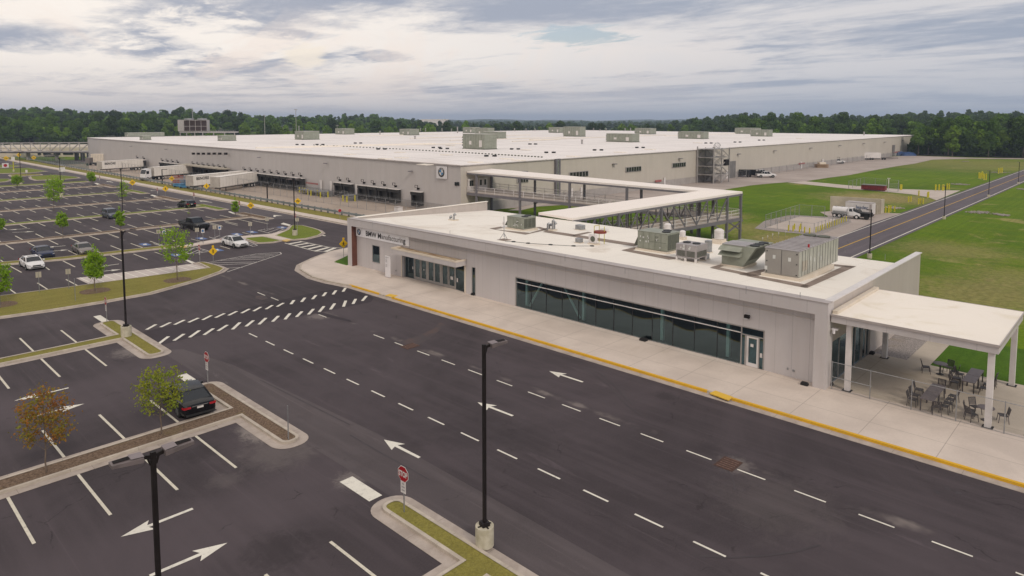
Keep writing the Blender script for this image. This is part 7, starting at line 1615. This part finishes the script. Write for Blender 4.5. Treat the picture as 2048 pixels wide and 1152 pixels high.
for k, (px_, w_) in enumerate((((1786, 416), 24), ((1918, 369), 26), ((2000, 345), 18), ((1955, 425), 32), ((2002, 430), 16), ((2045, 379), 10), ((1930, 323), 8))):
    q = g(*px_); mpp = (q - Vector((0, 0, EYE))).length / FOC; e = thing('gravel_patch', ['pale stony patch by the bollards right of the screen wall', 'pale stony patch on the field above the second lamp', 'pale stony patch by the farthest bollard cluster', 'larger pale stony patch on the grass right of the road', 'smaller pale stony patch right of the larger one', 'tiny pale patch at the right frame edge', 'tiny pale patch on the far field'][k], 'stones', (q.x, q.y, 0)); m = MB(); rr = random.Random(k)
    for _ in range(70):
        u = rr.gauss(0, .33); v = rr.gauss(0, .25); p = RT * u * w_ * mpp * .8 + Vector((FW.x, FW.y, 0)) * v * 2.6; s_ = rr.uniform(.10, .30); m.prism([(p.x + s_ * math.cos(a) * rr.uniform(.6, 1.2), p.y + s_ * math.sin(a) * rr.uniform(.6, 1.2)) for a in (0, 1.1, 2.3, 3.4, 4.6)], 0, .08 + s_ * .25)
    m.build('stones', STONES if k else C_GRAV, e, **K)
# dumpster enclosure
qa, qb = g(1722, 380), g(1769, 383); d_ = (qb - qa).normalized(); e = thing('red_dumpster', 'long dark red open-top dumpster in the fenced enclosure', 'dumpster', qa, math.atan2(d_.y, d_.x)); Lb = (qb - qa).length
m = MB().box(0, 0, .2, Lb, 2.0, 1.25); m.build('container_body', REDB, e, **K); m = MB()
for k in range(10): m.box(Lb * (k + .3) / 10, -.08, .2, Lb * (k + .3) / 10 + .12, -.004, 1.2)
m.build('rib', REDB, e, **K); MB().box(-.05, -.1, 1.25, Lb + .05, 2.05, 1.38).build('rim', PG, e, **K); MB().box(.1, .05, 1.38, Lb - .1, 1.95, 1.40).build('cover', DOORG, e, **K)
fence('enclosure_fence', 'chain-link fence round the red dumpster', [g(1697, 377.5), g(1728, 369.5), g(1797, 376), g(1796, 383.5), g(1776, 384)], 1.9, 3.2, 0, .05, MESH)
q = g(1776.5, 383.5); e = thing('white_pole', 'white pole beside the red dumpster enclosure', 'pole', q); MB().cyl((0, 0, 0), (0, 0, 3.2), .09, n=8).build('pole', SIGNW, e, **K); MB().box(-.1, -.3, 3.1, .1, .3, 3.25).build('head', SIGNW, e, **K)
# things along the factory side wall
qa = g(1479, 354); e = thing('black_trailer', 'black covered trailer coupled behind the white pickup', 'trailer', (qa.x, qa.y, .02), YR); MB().box(0, -1.1, .6, 4.4, 1.1, 2.2).build('box_body', PB, e, **K); MB().box(4.4, -1.0, .5, 6.2, 1.0, 1.7).build('open_frame', BLACK, e, **K)
for x_ in (1.9, 2.7): MB().cyl((x_, -1.2, .38), (x_, -1.02, .38), .36, n=12).build('wheel', BRONZE, e, **K)
q = g(1642.5, 335); e = thing('timber_pile', 'small timber pile on the gravel by the factory side', 'pallet stack', (q.x, q.y, .02), YR); m = MB()
for k in range(4): m.box(-2, -1.3, k * .32, 2, 1.3, k * .32 + .2)
m.build('pallet', WOODB, e, **K); MB().box(-1.0, -1, 1.2, 1.2, 1.0, 1.9).build('crate', CREAM, e, **K)
q = g(1660, 324); e = thing('dark_cable_reel', 'dark cable reel by the wall left of the utility pickup', 'reel', (q.x, q.y, .02), YR); MB().cyl((0, -.6, 1.0), (0, .6, 1.0), 1.0, n=16).build('drum', BRONZE, e, **K); MB().cyl((0, -.75, 1.1), (0, -.6, 1.1), 1.15, n=16).cyl((0, .6, 1.1), (0, .75, 1.1), 1.15, n=16).build('flange', WOODB, e, **K)
q = g(1744, 319.5); e = thing('white_utility_trailer', 'white enclosed trailer by the far part of the factory side wall', 'trailer', (q.x, q.y, .02), YR); MB().box(-4.0, -1.3, .7, 3.0, 1.3, 3.0).build('box_body', WHITE, e, **K); MB().box(-3.8, -1.0, .4, 2.8, 1.0, .7).build('chassis', BLACK, e, **K)
for x_ in (-1.4, -.4): MB().cyl((x_, -1.35, .45), (x_, -1.1, .45), .45, n=12).build('wheel', BLACK, e, **K)
q = g(1765, 319.5); e = thing('flat_trailer', 'empty dark flat trailer right of the white enclosed one', 'trailer', (q.x, q.y, .02), YR); MB().box(-3.8, -1.1, .6, 4.2, 1.1, .85).build('deck', BRONZE, e, **K); MB().box(4.2, -.15, .6, 6.5, .15, .8).build('drawbar', BRONZE, e, **K)
for x_ in (-.6, .4): MB().cyl((x_, -1.2, .4), (x_, -1.0, .4), .4, n=12).build('wheel', BLACK, e, **K)
for px_, lab in (((1803, 311), 'blue tarpaulin heap, left one at the far end of the factory'), ((1816, 311.5), 'blue tarpaulin heap, right one at the far end of the factory')):
    q = g(*px_); e = thing('tarpaulin_heap', lab, 'tarpaulin', (q.x, q.y, .0), YR, 'blue tarpaulin heaps'); nr = np.random.RandomState(int(px_[0])); m = MB(); nx, ny = 12, 6; V = []
    for i in range(nx + 1):
        for j in range(ny + 1): u, v = i / nx, j / ny; V.append((-3.4 + 6.8 * u, -1.8 + 3.6 * v, max(0, 1.9 * (math.sin(PI * u) ** .35) * (math.sin(PI * v) ** .4) + nr.uniform(-.15, .15) * math.sin(PI * u) * math.sin(PI * v))))
    m.add(V, [(i * (ny + 1) + j, (i + 1) * (ny + 1) + j, (i + 1) * (ny + 1) + j + 1, i * (ny + 1) + j + 1) for i in range(nx) for j in range(ny)]); m.build('tarpaulin', BLUET, e, **K, smooth=60)
# steel stair tower at the side wall
e = thing('stair_tower', 'open galvanised steel stair tower standing at the factory side wall', 'stair tower', (176, 88.5, 0))
T0 = onplane(1402, 361, 1, 89.2).x; T1 = onplane(1433, 359, 1, 89.2).x; fr = MB(); ya, yb = 85.6, 90.4; HT = 9.4
for x_ in (T0, (T0 + T1) / 2, T1):
    for y_ in (ya, yb): fr.box(x_ - .14, y_ - .14, 0, x_ + .14, y_ + .14, HT if x_ > T0 else HT + .4)
fr.build('column', STEELL, e)
fl = MB()
for z_ in (2.3, 4.6, 6.9, 9.2): fl.box(T0, ya, z_ - .12, T1, yb, z_)
fl.build('landing', STEELL, e); br = MB()
for k, z_ in enumerate((0, 2.3, 4.6, 6.9)):
    xa, xb = ((T0 + T1) / 2, T1) if k % 2 == 0 else (T1, (T0 + T1) / 2)
    for y_ in (ya, yb): br.bar((xa, y_, z_), (xb, y_, z_ + 2.2), .16, .16); br.bar((T0, y_, z_), ((T0 + T1) / 2, y_, z_ + 2.2), .14, .14) if k % 2 else br.bar(((T0 + T1) / 2, y_, z_), (T0, y_, z_ + 2.2), .14, .14)
br.build('brace', STEELL, e); stt = MB()
for k, z_ in enumerate((0, 2.3, 4.6, 6.9)):
    for i in range(10):
        f_ = i / 10; x_ = T0 + 1.2 + (T1 - T0 - 2.4) * (f_ if k % 2 == 0 else 1 - f_); stt.box(x_ - .3, ya + .4, z_ + 2.3 * f_, x_ + .3, ya + 1.6, z_ + 2.3 * f_ + .06)
    stt.bar((T0 + 1.2, ya + .4, z_ + (1.0 if k % 2 == 0 else 3.2)), (T1 - 1.2, ya + .4, z_ + (3.2 if k % 2 == 0 else 1.0)), .06, .06)
stt.build('stair_flight', STEEL, e); ch = MB()
for a in range(7): x_ = T0 - .4 + 1.1 * math.cos(R(a * 30)); ch.bar((T0 + 1.6 + 1.6 * math.cos(R(a * 30)), ya, 9.3), (T0 + 1.6 + 1.6 * math.cos(R(a * 30)), ya, 9.5 + 1.1 * math.sin(R(a * 30)) + .5), .05, .05)
for k in range(12): ch.bar((T0 + 1.6 + 1.9 * math.cos(R(k * 15)), ya, 9.9 + .9 * math.sin(R(k * 15))), (T0 + 1.6 + 1.9 * math.cos(R(k * 15 + 15)), ya, 9.9 + .9 * math.sin(R(k * 15 + 15))), .08, .08)
ch.build('ladder_cage', GALV, e); MB().box(T1 - 2.6, ya - .3, 4.6, T1 - .6, ya + .4, 6.2).build('control_box', BRONZE, e)
fence('side_wall_fence', 'thin fence line in front of the base of the factory side wall', [(185, 87.5), (240, 88.2), (380, 89.6)], 2.2, 6, 0, .06, MESH, True)
ff = fence('perimeter_fence', 'long dark perimeter fence in front of the right-hand wood', [g(1832, 305), g(1930, 308), g(2060, 314), g(2300, 326)], 2.6, 7, 0, .09, MESHG)
q = g(2040, 313); e = thing('white_marker_post', 'white marker post near the perimeter fence at the right edge', 'post', q); MB().cyl((0, 0, 0), (0, 0, 2.2), .3, .2, n=8).build('post', SIGNW, e, **K); MB().cyl((0, 0, 0), (0, 0, .2), .45, n=8).build('foot', C_PED, e, **K)
for k, px_ in enumerate(((1525, 487), (1535, 483), (1545, 479), (1557, 476), (1571, 473))):
    q = g(*px_); e = thing('white_marker', ORD[k] + ' thin white marker stake from the left, in dry grass behind the entrance building', 'stake', q, 0, 'white marker stakes'); MB().cyl((0, 0, 0), (0, 0, .7), .02, n=5).build('stake', GALV, e, **K); MB().cyl((0, 0, .6), (0, 0, .85), .07, n=8).build('cap', SIGNW, e, **K)
structure('footpath', MB().sheet(px((1015, 421), (1075, 407), (1110, 405), (1040, 421)), .012), C_DRIVE)

# ================================================================ patio furniture
def chair_proto():
    e = thing('patio_chair', 'x', 'chair'); K_ = dict(local=True)
    m = MB()
    for k in range(6): m.box(-.2, -.21 + k * .072, .43, .22, -.155 + k * .072, .45)
    m.build('seat', FURN, e, **K_); MB().box(-.21, -.22, .405, .23, -.19, .44).box(-.21, .19, .405, .23, .22, .44).build('seat_frame', FURN, e, **K_); b = MB()
    for k in range(6): b.bar((-.22, -.18 + k * .072, .47), (-.31, -.18 + k * .072, .86), .045, .012)
    b.bar((-.31, -.22, .86), (-.31, .22, .86), .03, .04); b.bar((-.21, -.21, .44), (-.31, -.21, .87), .03, .03); b.bar((-.21, .21, .44), (-.31, .21, .87), .03, .03); b.build('backrest', FURN, e, **K_)
    for x_, s in ((.2, -1), (.2, 1), (-.2, -1), (-.2, 1)): MB().bar((x_, s * .2, .42), (x_ * 1.25, s * .23, 0), .03, .03).build('leg', FURN, e, **K_)
    return e
CH = chair_proto(); used = [0]; CN_ = {}
def chair(x, y, yaw, label, group):
    CN_[label] = CN_.get(label, 0) + 1; label = ORD[CN_[label] - 1] + ' ' + label.replace('dark slatted patio chair', 'dark patio chair from the street') if 'round' not in label else ORD[CN_[label] - 1] + ' ' + label.replace('dark slatted patio chair', 'dark chair')
    o = CH if not used[0] else copy_tree(CH); used[0] += 1; place(o, (x, y, .158), yaw, .98, label); o['group'] = group
def rect_table(label, x0, x1, y0, y1):
    e = thing('patio_table', label, 'table', ((x0 + x1) / 2, (y0 + y1) / 2, .158)); a, b = (x1 - x0) / 2, (y1 - y0) / 2; MB().box(-a, -b, .71, a, b, .75).build('table_top', TABT, e, **K)
    for sx in (-1, 1):
        for sy in (-1, 1): MB().box(sx * (a - .06) - .03, sy * (b - .06) - .03, 0, sx * (a - .06) + .03, sy * (b - .06) + .03, .71).build('leg', FURN, e, **K)
rect_table('dark square patio table, near half of the left pair', 44.15, 45.68, 8.68, 9.4); rect_table('dark square patio table, far half of the left pair', 45.71, 47.24, 8.68, 9.4)
rect_table('dark square patio table, near half of the right pair', 48.95, 50.42, 7.5, 8.2); rect_table('dark square patio table, far half of the right pair', 50.45, 51.95, 7.5, 8.2)
G1, G2 = 'chairs at the left pair of patio tables', 'chairs at the right pair of patio tables'
for x_, y_, a in ((44.6, 9.85, -90), (45.4, 9.9, -95), (46.5, 9.95, -85)): chair(x_, y_, R(a), 'dark slatted patio chair on the building side of the left table pair', G1)
for x_, y_, a in ((44.75, 8.25, 90), (45.4, 8.2, 96), (46.1, 8.2, 88), (46.8, 8.2, 84)): chair(x_, y_, R(a), 'dark slatted patio chair on the lawn side of the left table pair', G1)
chair(43.95 + .3, 8.55, R(20), 'dark slatted patio chair at the near end of the left table pair', G1); chair(47.75, 9.05, R(180), 'dark slatted patio chair at the far end of the left table pair', G1)
for x_, y_, a in ((49.4, 8.65, -90), (50.2, 8.7, -85), (51.2, 8.7, -92)): chair(x_, y_, R(a), 'dark slatted patio chair on the building side of the right table pair', G2)
for x_, y_, a in ((49.5, 7.1, 90), (50.3, 7.05, 92), (51.1, 7.0, 88), (51.7, 7.05, 86)): chair(x_, y_, R(a), 'dark slatted patio chair on the lawn side of the right table pair', G2)
False and chair(48.5, 7.8, R(4), 'dark slatted patio chair at the near end of the right table pair', G2)
def round_table(label, x, y):
    e = thing('round_patio_table', label, 'table', (x, y, .158)); MB().cyl((0, 0, .72), (0, 0, .75), .42, n=28).build('table_top', TABT, e, **K); MB().cyl((0, 0, .03), (0, 0, .72), .05, n=10).build('pedestal', FURN, e, **K); MB().cyl((0, 0, 0), (0, 0, .05), .24, .16, n=16).build('base', FURN, e, **K)
round_table('round dark patio table near the path by the lawn', 51.5, 9.85); round_table('round dark patio table beside the front white canopy post', 45.25, 6.35)
for x_, y_, a in ((51.15, 10.6, -70), (52.1, 9.5, 160), (51.5, 9.05, 95)): chair(x_, y_, R(a), 'dark slatted patio chair at the round table near the path', 'chairs at the round table near the path')
for x_, y_, a in ((45.1, 7.1, -85), (45.9, 6.95, -130), (44.6, 6.9, -40), (45.6, 5.6, 110)): chair(x_, y_, R(a), 'dark slatted patio chair at the round table beside the front post', 'chairs at the round table beside the post')
for x_, lab in ((1815, 'dark bench end on the gravel bed behind the canopy, left one'), (1846, 'dark bench end on the gravel bed behind the canopy, right one')):
    q = g(x_, 672, .16); e = thing('bench', lab, 'bench', (q.x + .8, q.y, .157), 0, 'benches on the gravel bed'); MB().box(-.9, -.2, .40, .9, .2, .45).build('seat', FURN, e, **K)
    for s in (-.75, .75): MB().box(s - .04, -.18, 0, s + .04, .18, .40).build('leg', FURN, e, **K)

# ================================================================ woodland
def forest_mat(name, a, b, c_, tr_=.25):
    t = NT(name); oi = t.new('ShaderNodeObjectInfo'); n = t.noise(t.coord('pos'), .16, 4, .65); n2 = t.noise(t.coord('pos'), .045, 3, .6)
    c = t.mix(t.ramp(n, .38, .62), a, b); c = t.mix(t.math('MULTIPLY', t.ramp(n2, .48, .64), .75), c, c_)
    r = t.math('ADD', t.math('MULTIPLY', oi.outputs['Random'], .7), .65); v = t.new('ShaderNodeVectorMath', operation='SCALE'); t.L.new(c, v.inputs[0]); t.L.new(r, v.inputs['Scale'])
    t.set(v.outputs[0], .85, 0, .12); tr = t.new('ShaderNodeBsdfTranslucent'); t.L.new(v.outputs[0], tr.inputs[0]); mx = t.new('ShaderNodeMixShader'); mx.inputs[0].default_value = tr_
    t.L.new(t.b.outputs[0], mx.inputs[1]); t.L.new(tr.outputs[0], mx.inputs[2]); t.L.new(mx.outputs[0], t.n['Material Output'].inputs[0]); return t.m
FM = [forest_mat('forest_leaves', (.055, .105, .018), (.085, .145, .022), (.060, .105, .022)), forest_mat('light_forest_leaves', (.12, .205, .020), (.16, .25, .025), (.09, .165, .02)), forest_mat('dark_forest_leaves', (.036, .064, .018), (.055, .088, .020), (.042, .072, .020))]
def crown_points(nr, h, rx, z0, n, lobes=13):
    c = []
    for k in range(lobes):
        a = nr.uniform(0, 2 * PI); u = nr.uniform(0, 1) ** .5; zz = nr.uniform(0, 1); s = math.sin(PI * (.12 + .80 * zz)) ** .7
        c.append((math.cos(a) * u * rx * .62 * s, math.sin(a) * u * rx * .62 * s, z0 + (h - z0) * (.12 + .72 * zz), rx * nr.uniform(.30, .48)))
    c.append((0, 0, h - rx * .42, rx * .42)); c = np.array(c); i = nr.randint(0, len(c), n); d = nr.normal(0, 1, (n, 3)); d /= np.linalg.norm(d, axis=1)[:, None]
    P = c[i, :3] + d * (c[i, 3] * nr.uniform(.8, 1.08, n))[:, None] * np.array([1, 1, .85]); keep = P[:, 2] > z0 * .75; return P[keep], d[keep]
def oriented(P, D, size, nr, name, mat, parent=None):
    n = len(P); D = D + nr.normal(0, .55, D.shape); D /= np.linalg.norm(D, axis=1)[:, None]; A = np.cross(D, nr.normal(0, 1, (n, 3))); A /= np.linalg.norm(A, axis=1)[:, None]; B = np.cross(D, A)
    s = (size * nr.uniform(.6, 1.3, n))[:, None]; A = A * s; B = B * s * .8; V = np.stack([P - A, P - B, P + A, P + B], 1).reshape(-1, 3); me = bpy.data.meshes.new(name)
    me.vertices.add(len(V)); me.vertices.foreach_set('co', V.astype(np.float32).ravel()); me.loops.add(4 * n); me.loops.foreach_set('vertex_index', np.arange(4 * n, dtype=np.int32)); me.polygons.add(n); me.polygons.foreach_set('loop_start', np.arange(0, 4 * n, 4, dtype=np.int32)); me.update(calc_edges=True)
    me.materials.append(mat); o = bpy.data.objects.new(name, me); COL.objects.link(o)
    if parent is not None: o.parent = parent; KIDS.setdefault(parent.name, []).append(o)
    return o
protos = []
for k in range(9):
    nr = np.random.RandomState(50 + k); h = [19, 21, 17, 22, 18, 20, 15, 23, 16][k]; rx = [6.5, 6, 6.2, 7, 5.0, 7.2, 5.2, 5.6, 4.4][k]; z0 = h * [.22, .3, .12, .26, .12, .2, .08, .34, .1][k]; m_ = FM[[0, 2, 1, 0, 1, 2, 1, 0, 0][k]]
    e = thing('forest_tree', 'x', 'tree'); P, D = crown_points(nr, h, rx, z0, 1900, 16); tr = MB(); tr.cyl((0, 0, -1.5), (0, 0, h * .5), .34, .2, 7, cap=False); tr.cyl((0, 0, h * .5), (.4, .2, h * .8), .2, .08, 6, cap=False)
    for a in range(5): tr.cyl((0, 0, h * (.3 + .07 * a)), (math.cos(a * 2.3) * rx * .5, math.sin(a * 2.3) * rx * .5, h * (.5 + .07 * a)), .12, .04, 5, cap=False)
    tr.build('trunk', BARKD, e, local=True); oriented(P, D, .62, nr, 'crown', m_, e); protos.append(e)
usedp = set(); rf_ = random.Random(9)
def ftree(x, y, k, s, label, group):
    p = protos[k]; o = p if k not in usedp else copy_tree(p); usedp.add(k); z = hill(x, y); place(o, (x, y, z), rf_.uniform(0, 6.28), (s, s, s * rf_.uniform(.92, 1.08)), label); o['group'] = group
LAB = ['mid green tree', 'tall dark tree', 'low light tree', 'full-crowned tree', 'slim light tree', 'wide dark tree', 'short bushy tree', 'tall narrow tree', 'short slim tree']
ZN = {}
def nth(n): return ORD[n - 1] if n <= 16 else str(n) + 'th'
def zone(n, xr, dr, where, kinds, sc=(.85, 1.1), seed=1):
    sc = (sc[0] * .88, sc[1] * 1.0)
    r_ = random.Random(seed)
    for i in range(n):
        x_ = xr[0] + (xr[1] - xr[0]) * (i + r_.uniform(.1, .9)) / n; d_ = r_.uniform(*dr); v = ray(x_, YHOR); v = Vector((v.x, v.y, 0)).normalized(); p = v * d_; k = r_.choice(kinds)
        ZN[(k, where)] = ZN.get((k, where), 0) + 1
        ftree(p.x, p.y, k, r_.uniform(*sc), f'{nth(ZN[(k, where)])} {LAB[k]} {where}, from the left', f'{LAB[k]}s {where}')
zone(26, (-60, 300), (505, 545), 'at the front edge of the left wood', [0, 3, 4, 0, 5, 6, 1], (.78, .94), 1); zone(24, (-60, 420), (550, 610), 'in the second row of the left wood', [0, 3, 1, 2, 5, 4], (.78, .95), 2)
zone(30, (300, 900), (520, 600), 'behind the left half of the factory roof', [2, 4, 0, 6, 2, 5], (.75, .95), 3); zone(22, (900, 1500), (560, 640), 'behind the right half of the factory roof', [0, 2, 5, 8, 4], (.72, .88), 4)
zone(34, (1480, 1850), (440, 520), 'behind the right end of the factory', [0, 2, 4, 5, 6, 3], (.75, .95), 5); zone(34, (1830, 2120), (372, 400), 'behind the perimeter fence on the right', [2, 4, 8, 6, 0, 7, 3], (.62, .85), 6)
zone(30, (1820, 2120), (410, 455), 'in the second row of the right wood', [0, 1, 5, 3, 2], (.72, .95), 7); zone(26, (-60, 480), (640, 760), 'deeper in the left wood', [1, 5, 0, 3], (.85, 1.0), 8); zone(24, (1500, 2120), (480, 600), 'deeper in the right wood', [5, 0, 1, 3, 2], (.8, .98), 9)
# the continuous wood further off, one mass
def mass(n, angle_px, dist, size, npts, leaf, mat, name, label, seed, hh=(11, 18), rr=(4, 6.5)):
    nr = np.random.RandomState(seed); VP = []; VD = []; VS = []
    for i in range(n):
        x_ = nr.uniform(*angle_px); d_ = math.sqrt(nr.uniform(dist[0] ** 2, dist[1] ** 2)); v = ray(x_, YHOR); v = Vector((v.x, v.y, 0)).normalized() * d_
        P, D = crown_points(nr, nr.uniform(*hh), nr.uniform(*rr), 4 if hh[0] > 9 else .5, npts, 8); keep = P[:, 2] > (5 if hh[0] > 9 else .2); P = P[keep]; D = D[keep]; P = P + np.array([v.x, v.y, hill(v.x, v.y) - .5]); VP.append(P); VD.append(D)
    o = oriented(np.concatenate(VP), np.concatenate(VD), leaf, nr, name, mat); tag(o, label, 'woodland', kind='stuff'); return o
mass(420, (-120, 820), (620, 1150), 1, 330, 1.15, FM[0], 'woodland', 'dense green wood rising behind the left tree rows', 21); mass(330, (-120, 900), (640, 1250), 1, 330, 1.15, FM[2], 'woodland', 'darker trees mixed through the left wood', 22)
mass(380, (1380, 2200), (520, 1000), 1, 330, 1.15, FM[0], 'woodland', 'dense green wood rising behind the right tree rows', 23); mass(330, (1380, 2200), (540, 1100), 1, 330, 1.15, FM[2], 'woodland', 'darker trees mixed through the right wood', 24)
mass(520, (700, 1500), (640, 1500), 1, 200, 1.6, FM[2], 'woodland', 'low distant wood behind the middle of the factory roof', 25, (12, 16)); mass(620, (500, 1800), (1500, 2700), 1, 90, 3.0, FM[2], 'woodland', 'far wood before the blue hills', 26, (12, 15), (8, 11))
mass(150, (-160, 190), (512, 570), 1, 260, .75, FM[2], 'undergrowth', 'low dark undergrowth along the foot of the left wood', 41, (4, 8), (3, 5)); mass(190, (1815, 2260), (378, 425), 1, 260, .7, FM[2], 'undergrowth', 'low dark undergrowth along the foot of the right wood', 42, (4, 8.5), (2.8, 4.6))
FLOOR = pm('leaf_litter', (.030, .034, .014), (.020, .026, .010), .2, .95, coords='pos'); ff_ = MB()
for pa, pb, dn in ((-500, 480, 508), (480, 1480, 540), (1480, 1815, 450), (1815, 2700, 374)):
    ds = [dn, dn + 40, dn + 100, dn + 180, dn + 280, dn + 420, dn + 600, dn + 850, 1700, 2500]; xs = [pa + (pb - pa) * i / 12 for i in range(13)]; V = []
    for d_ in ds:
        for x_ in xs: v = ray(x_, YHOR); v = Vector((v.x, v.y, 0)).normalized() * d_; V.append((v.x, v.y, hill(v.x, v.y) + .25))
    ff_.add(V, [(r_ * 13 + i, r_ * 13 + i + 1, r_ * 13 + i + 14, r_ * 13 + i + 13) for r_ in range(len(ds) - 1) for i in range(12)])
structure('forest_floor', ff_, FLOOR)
FARW = forest_mat('far_wood_cover', (.030, .055, .022), (.045, .072, .026), (.035, .06, .024)); nr = np.random.RandomState(31); fw = MB()
for ring_ in range(5):
    d_ = 2900 + ring_ * 560; V = []
    for i in range(161):
        x_ = 300 + 1700 * i / 160; v = ray(x_, YHOR); v = Vector((v.x, v.y, 0)).normalized() * d_; z = hill(v.x, v.y); V.append((v.x, v.y, z - 12)); V.append((v.x * 1.004, v.y * 1.004, z + 9 + nr.uniform(-2.0, 2.5))); w2_ = v * 1.13; V.append((w2_.x, w2_.y, hill(w2_.x, w2_.y) + 8))
    fw.add(V, [f for i in range(160) for f in ((3 * i, 3 * i + 3, 3 * i + 4, 3 * i + 1), (3 * i + 1, 3 * i + 4, 3 * i + 5, 3 * i + 2))])
tag(fw.build('far_woodland', FARW), 'wooded ridges fading blue on the horizon', 'woodland', kind='stuff')
for px_, h_, lab in (((529, 262), 20, 'pale tall pole over the trees, left of the taller one'), ((592, 262), 24, 'tallest pale pole over the trees behind the roof'), ((674, 262), 13, 'short pale pole over the trees')):
    v = ray(px_[0], YHOR); v = Vector((v.x, v.y, 0)).normalized() * 500; e = thing('tall_pole', lab, 'pole', (v.x, v.y, 0), 0, 'tall poles beyond the factory'); MB().cyl((0, 0, 0), (0, 0, h_), .25, .15, 8).build('pole', STEELL, e, local=True); MB().box(-.8, -.8, h_ - .3, .8, .8, h_).build('lamp_head', STEELL, e, local=True)
v = ray(870, YHOR); v = Vector((v.x, v.y, 0)).normalized() * 1150; e = thing('distant_shed', 'tiny pale flat roof among the distant trees', 'building', (v.x, v.y, hill(v.x, v.y)), HEAD); MB().box(-12, -22, 0, 12, 22, 13.8).build('wall', WHITE, e, local=True); MB().box(-12.3, -22.3, 13.8, 12.3, 22.3, 14.6).build('roof', ROOF_C, e, local=True)
# ---------------------------------------------------------------- air
hz = MB().box(-1500, -9000, -30, 9500, 9500, 95); HZ = hz.build('haze', None); HZ.data.materials.clear(); hm = bpy.data.materials.new('haze'); hm.use_nodes = True; hm.node_tree.nodes.clear()
o_ = hm.node_tree.nodes.new('ShaderNodeOutputMaterial'); pv = hm.node_tree.nodes.new('ShaderNodeVolumePrincipled'); pv.inputs['Color'].default_value = (.62, .76, 1.0, 1); pv.inputs['Density'].default_value = .00019; pv.inputs['Anisotropy'].default_value = .1
hm.node_tree.links.new(pv.outputs[0], o_.inputs['Volume']); HZ.data.materials.append(hm); HZ['kind'] = 'stuff'
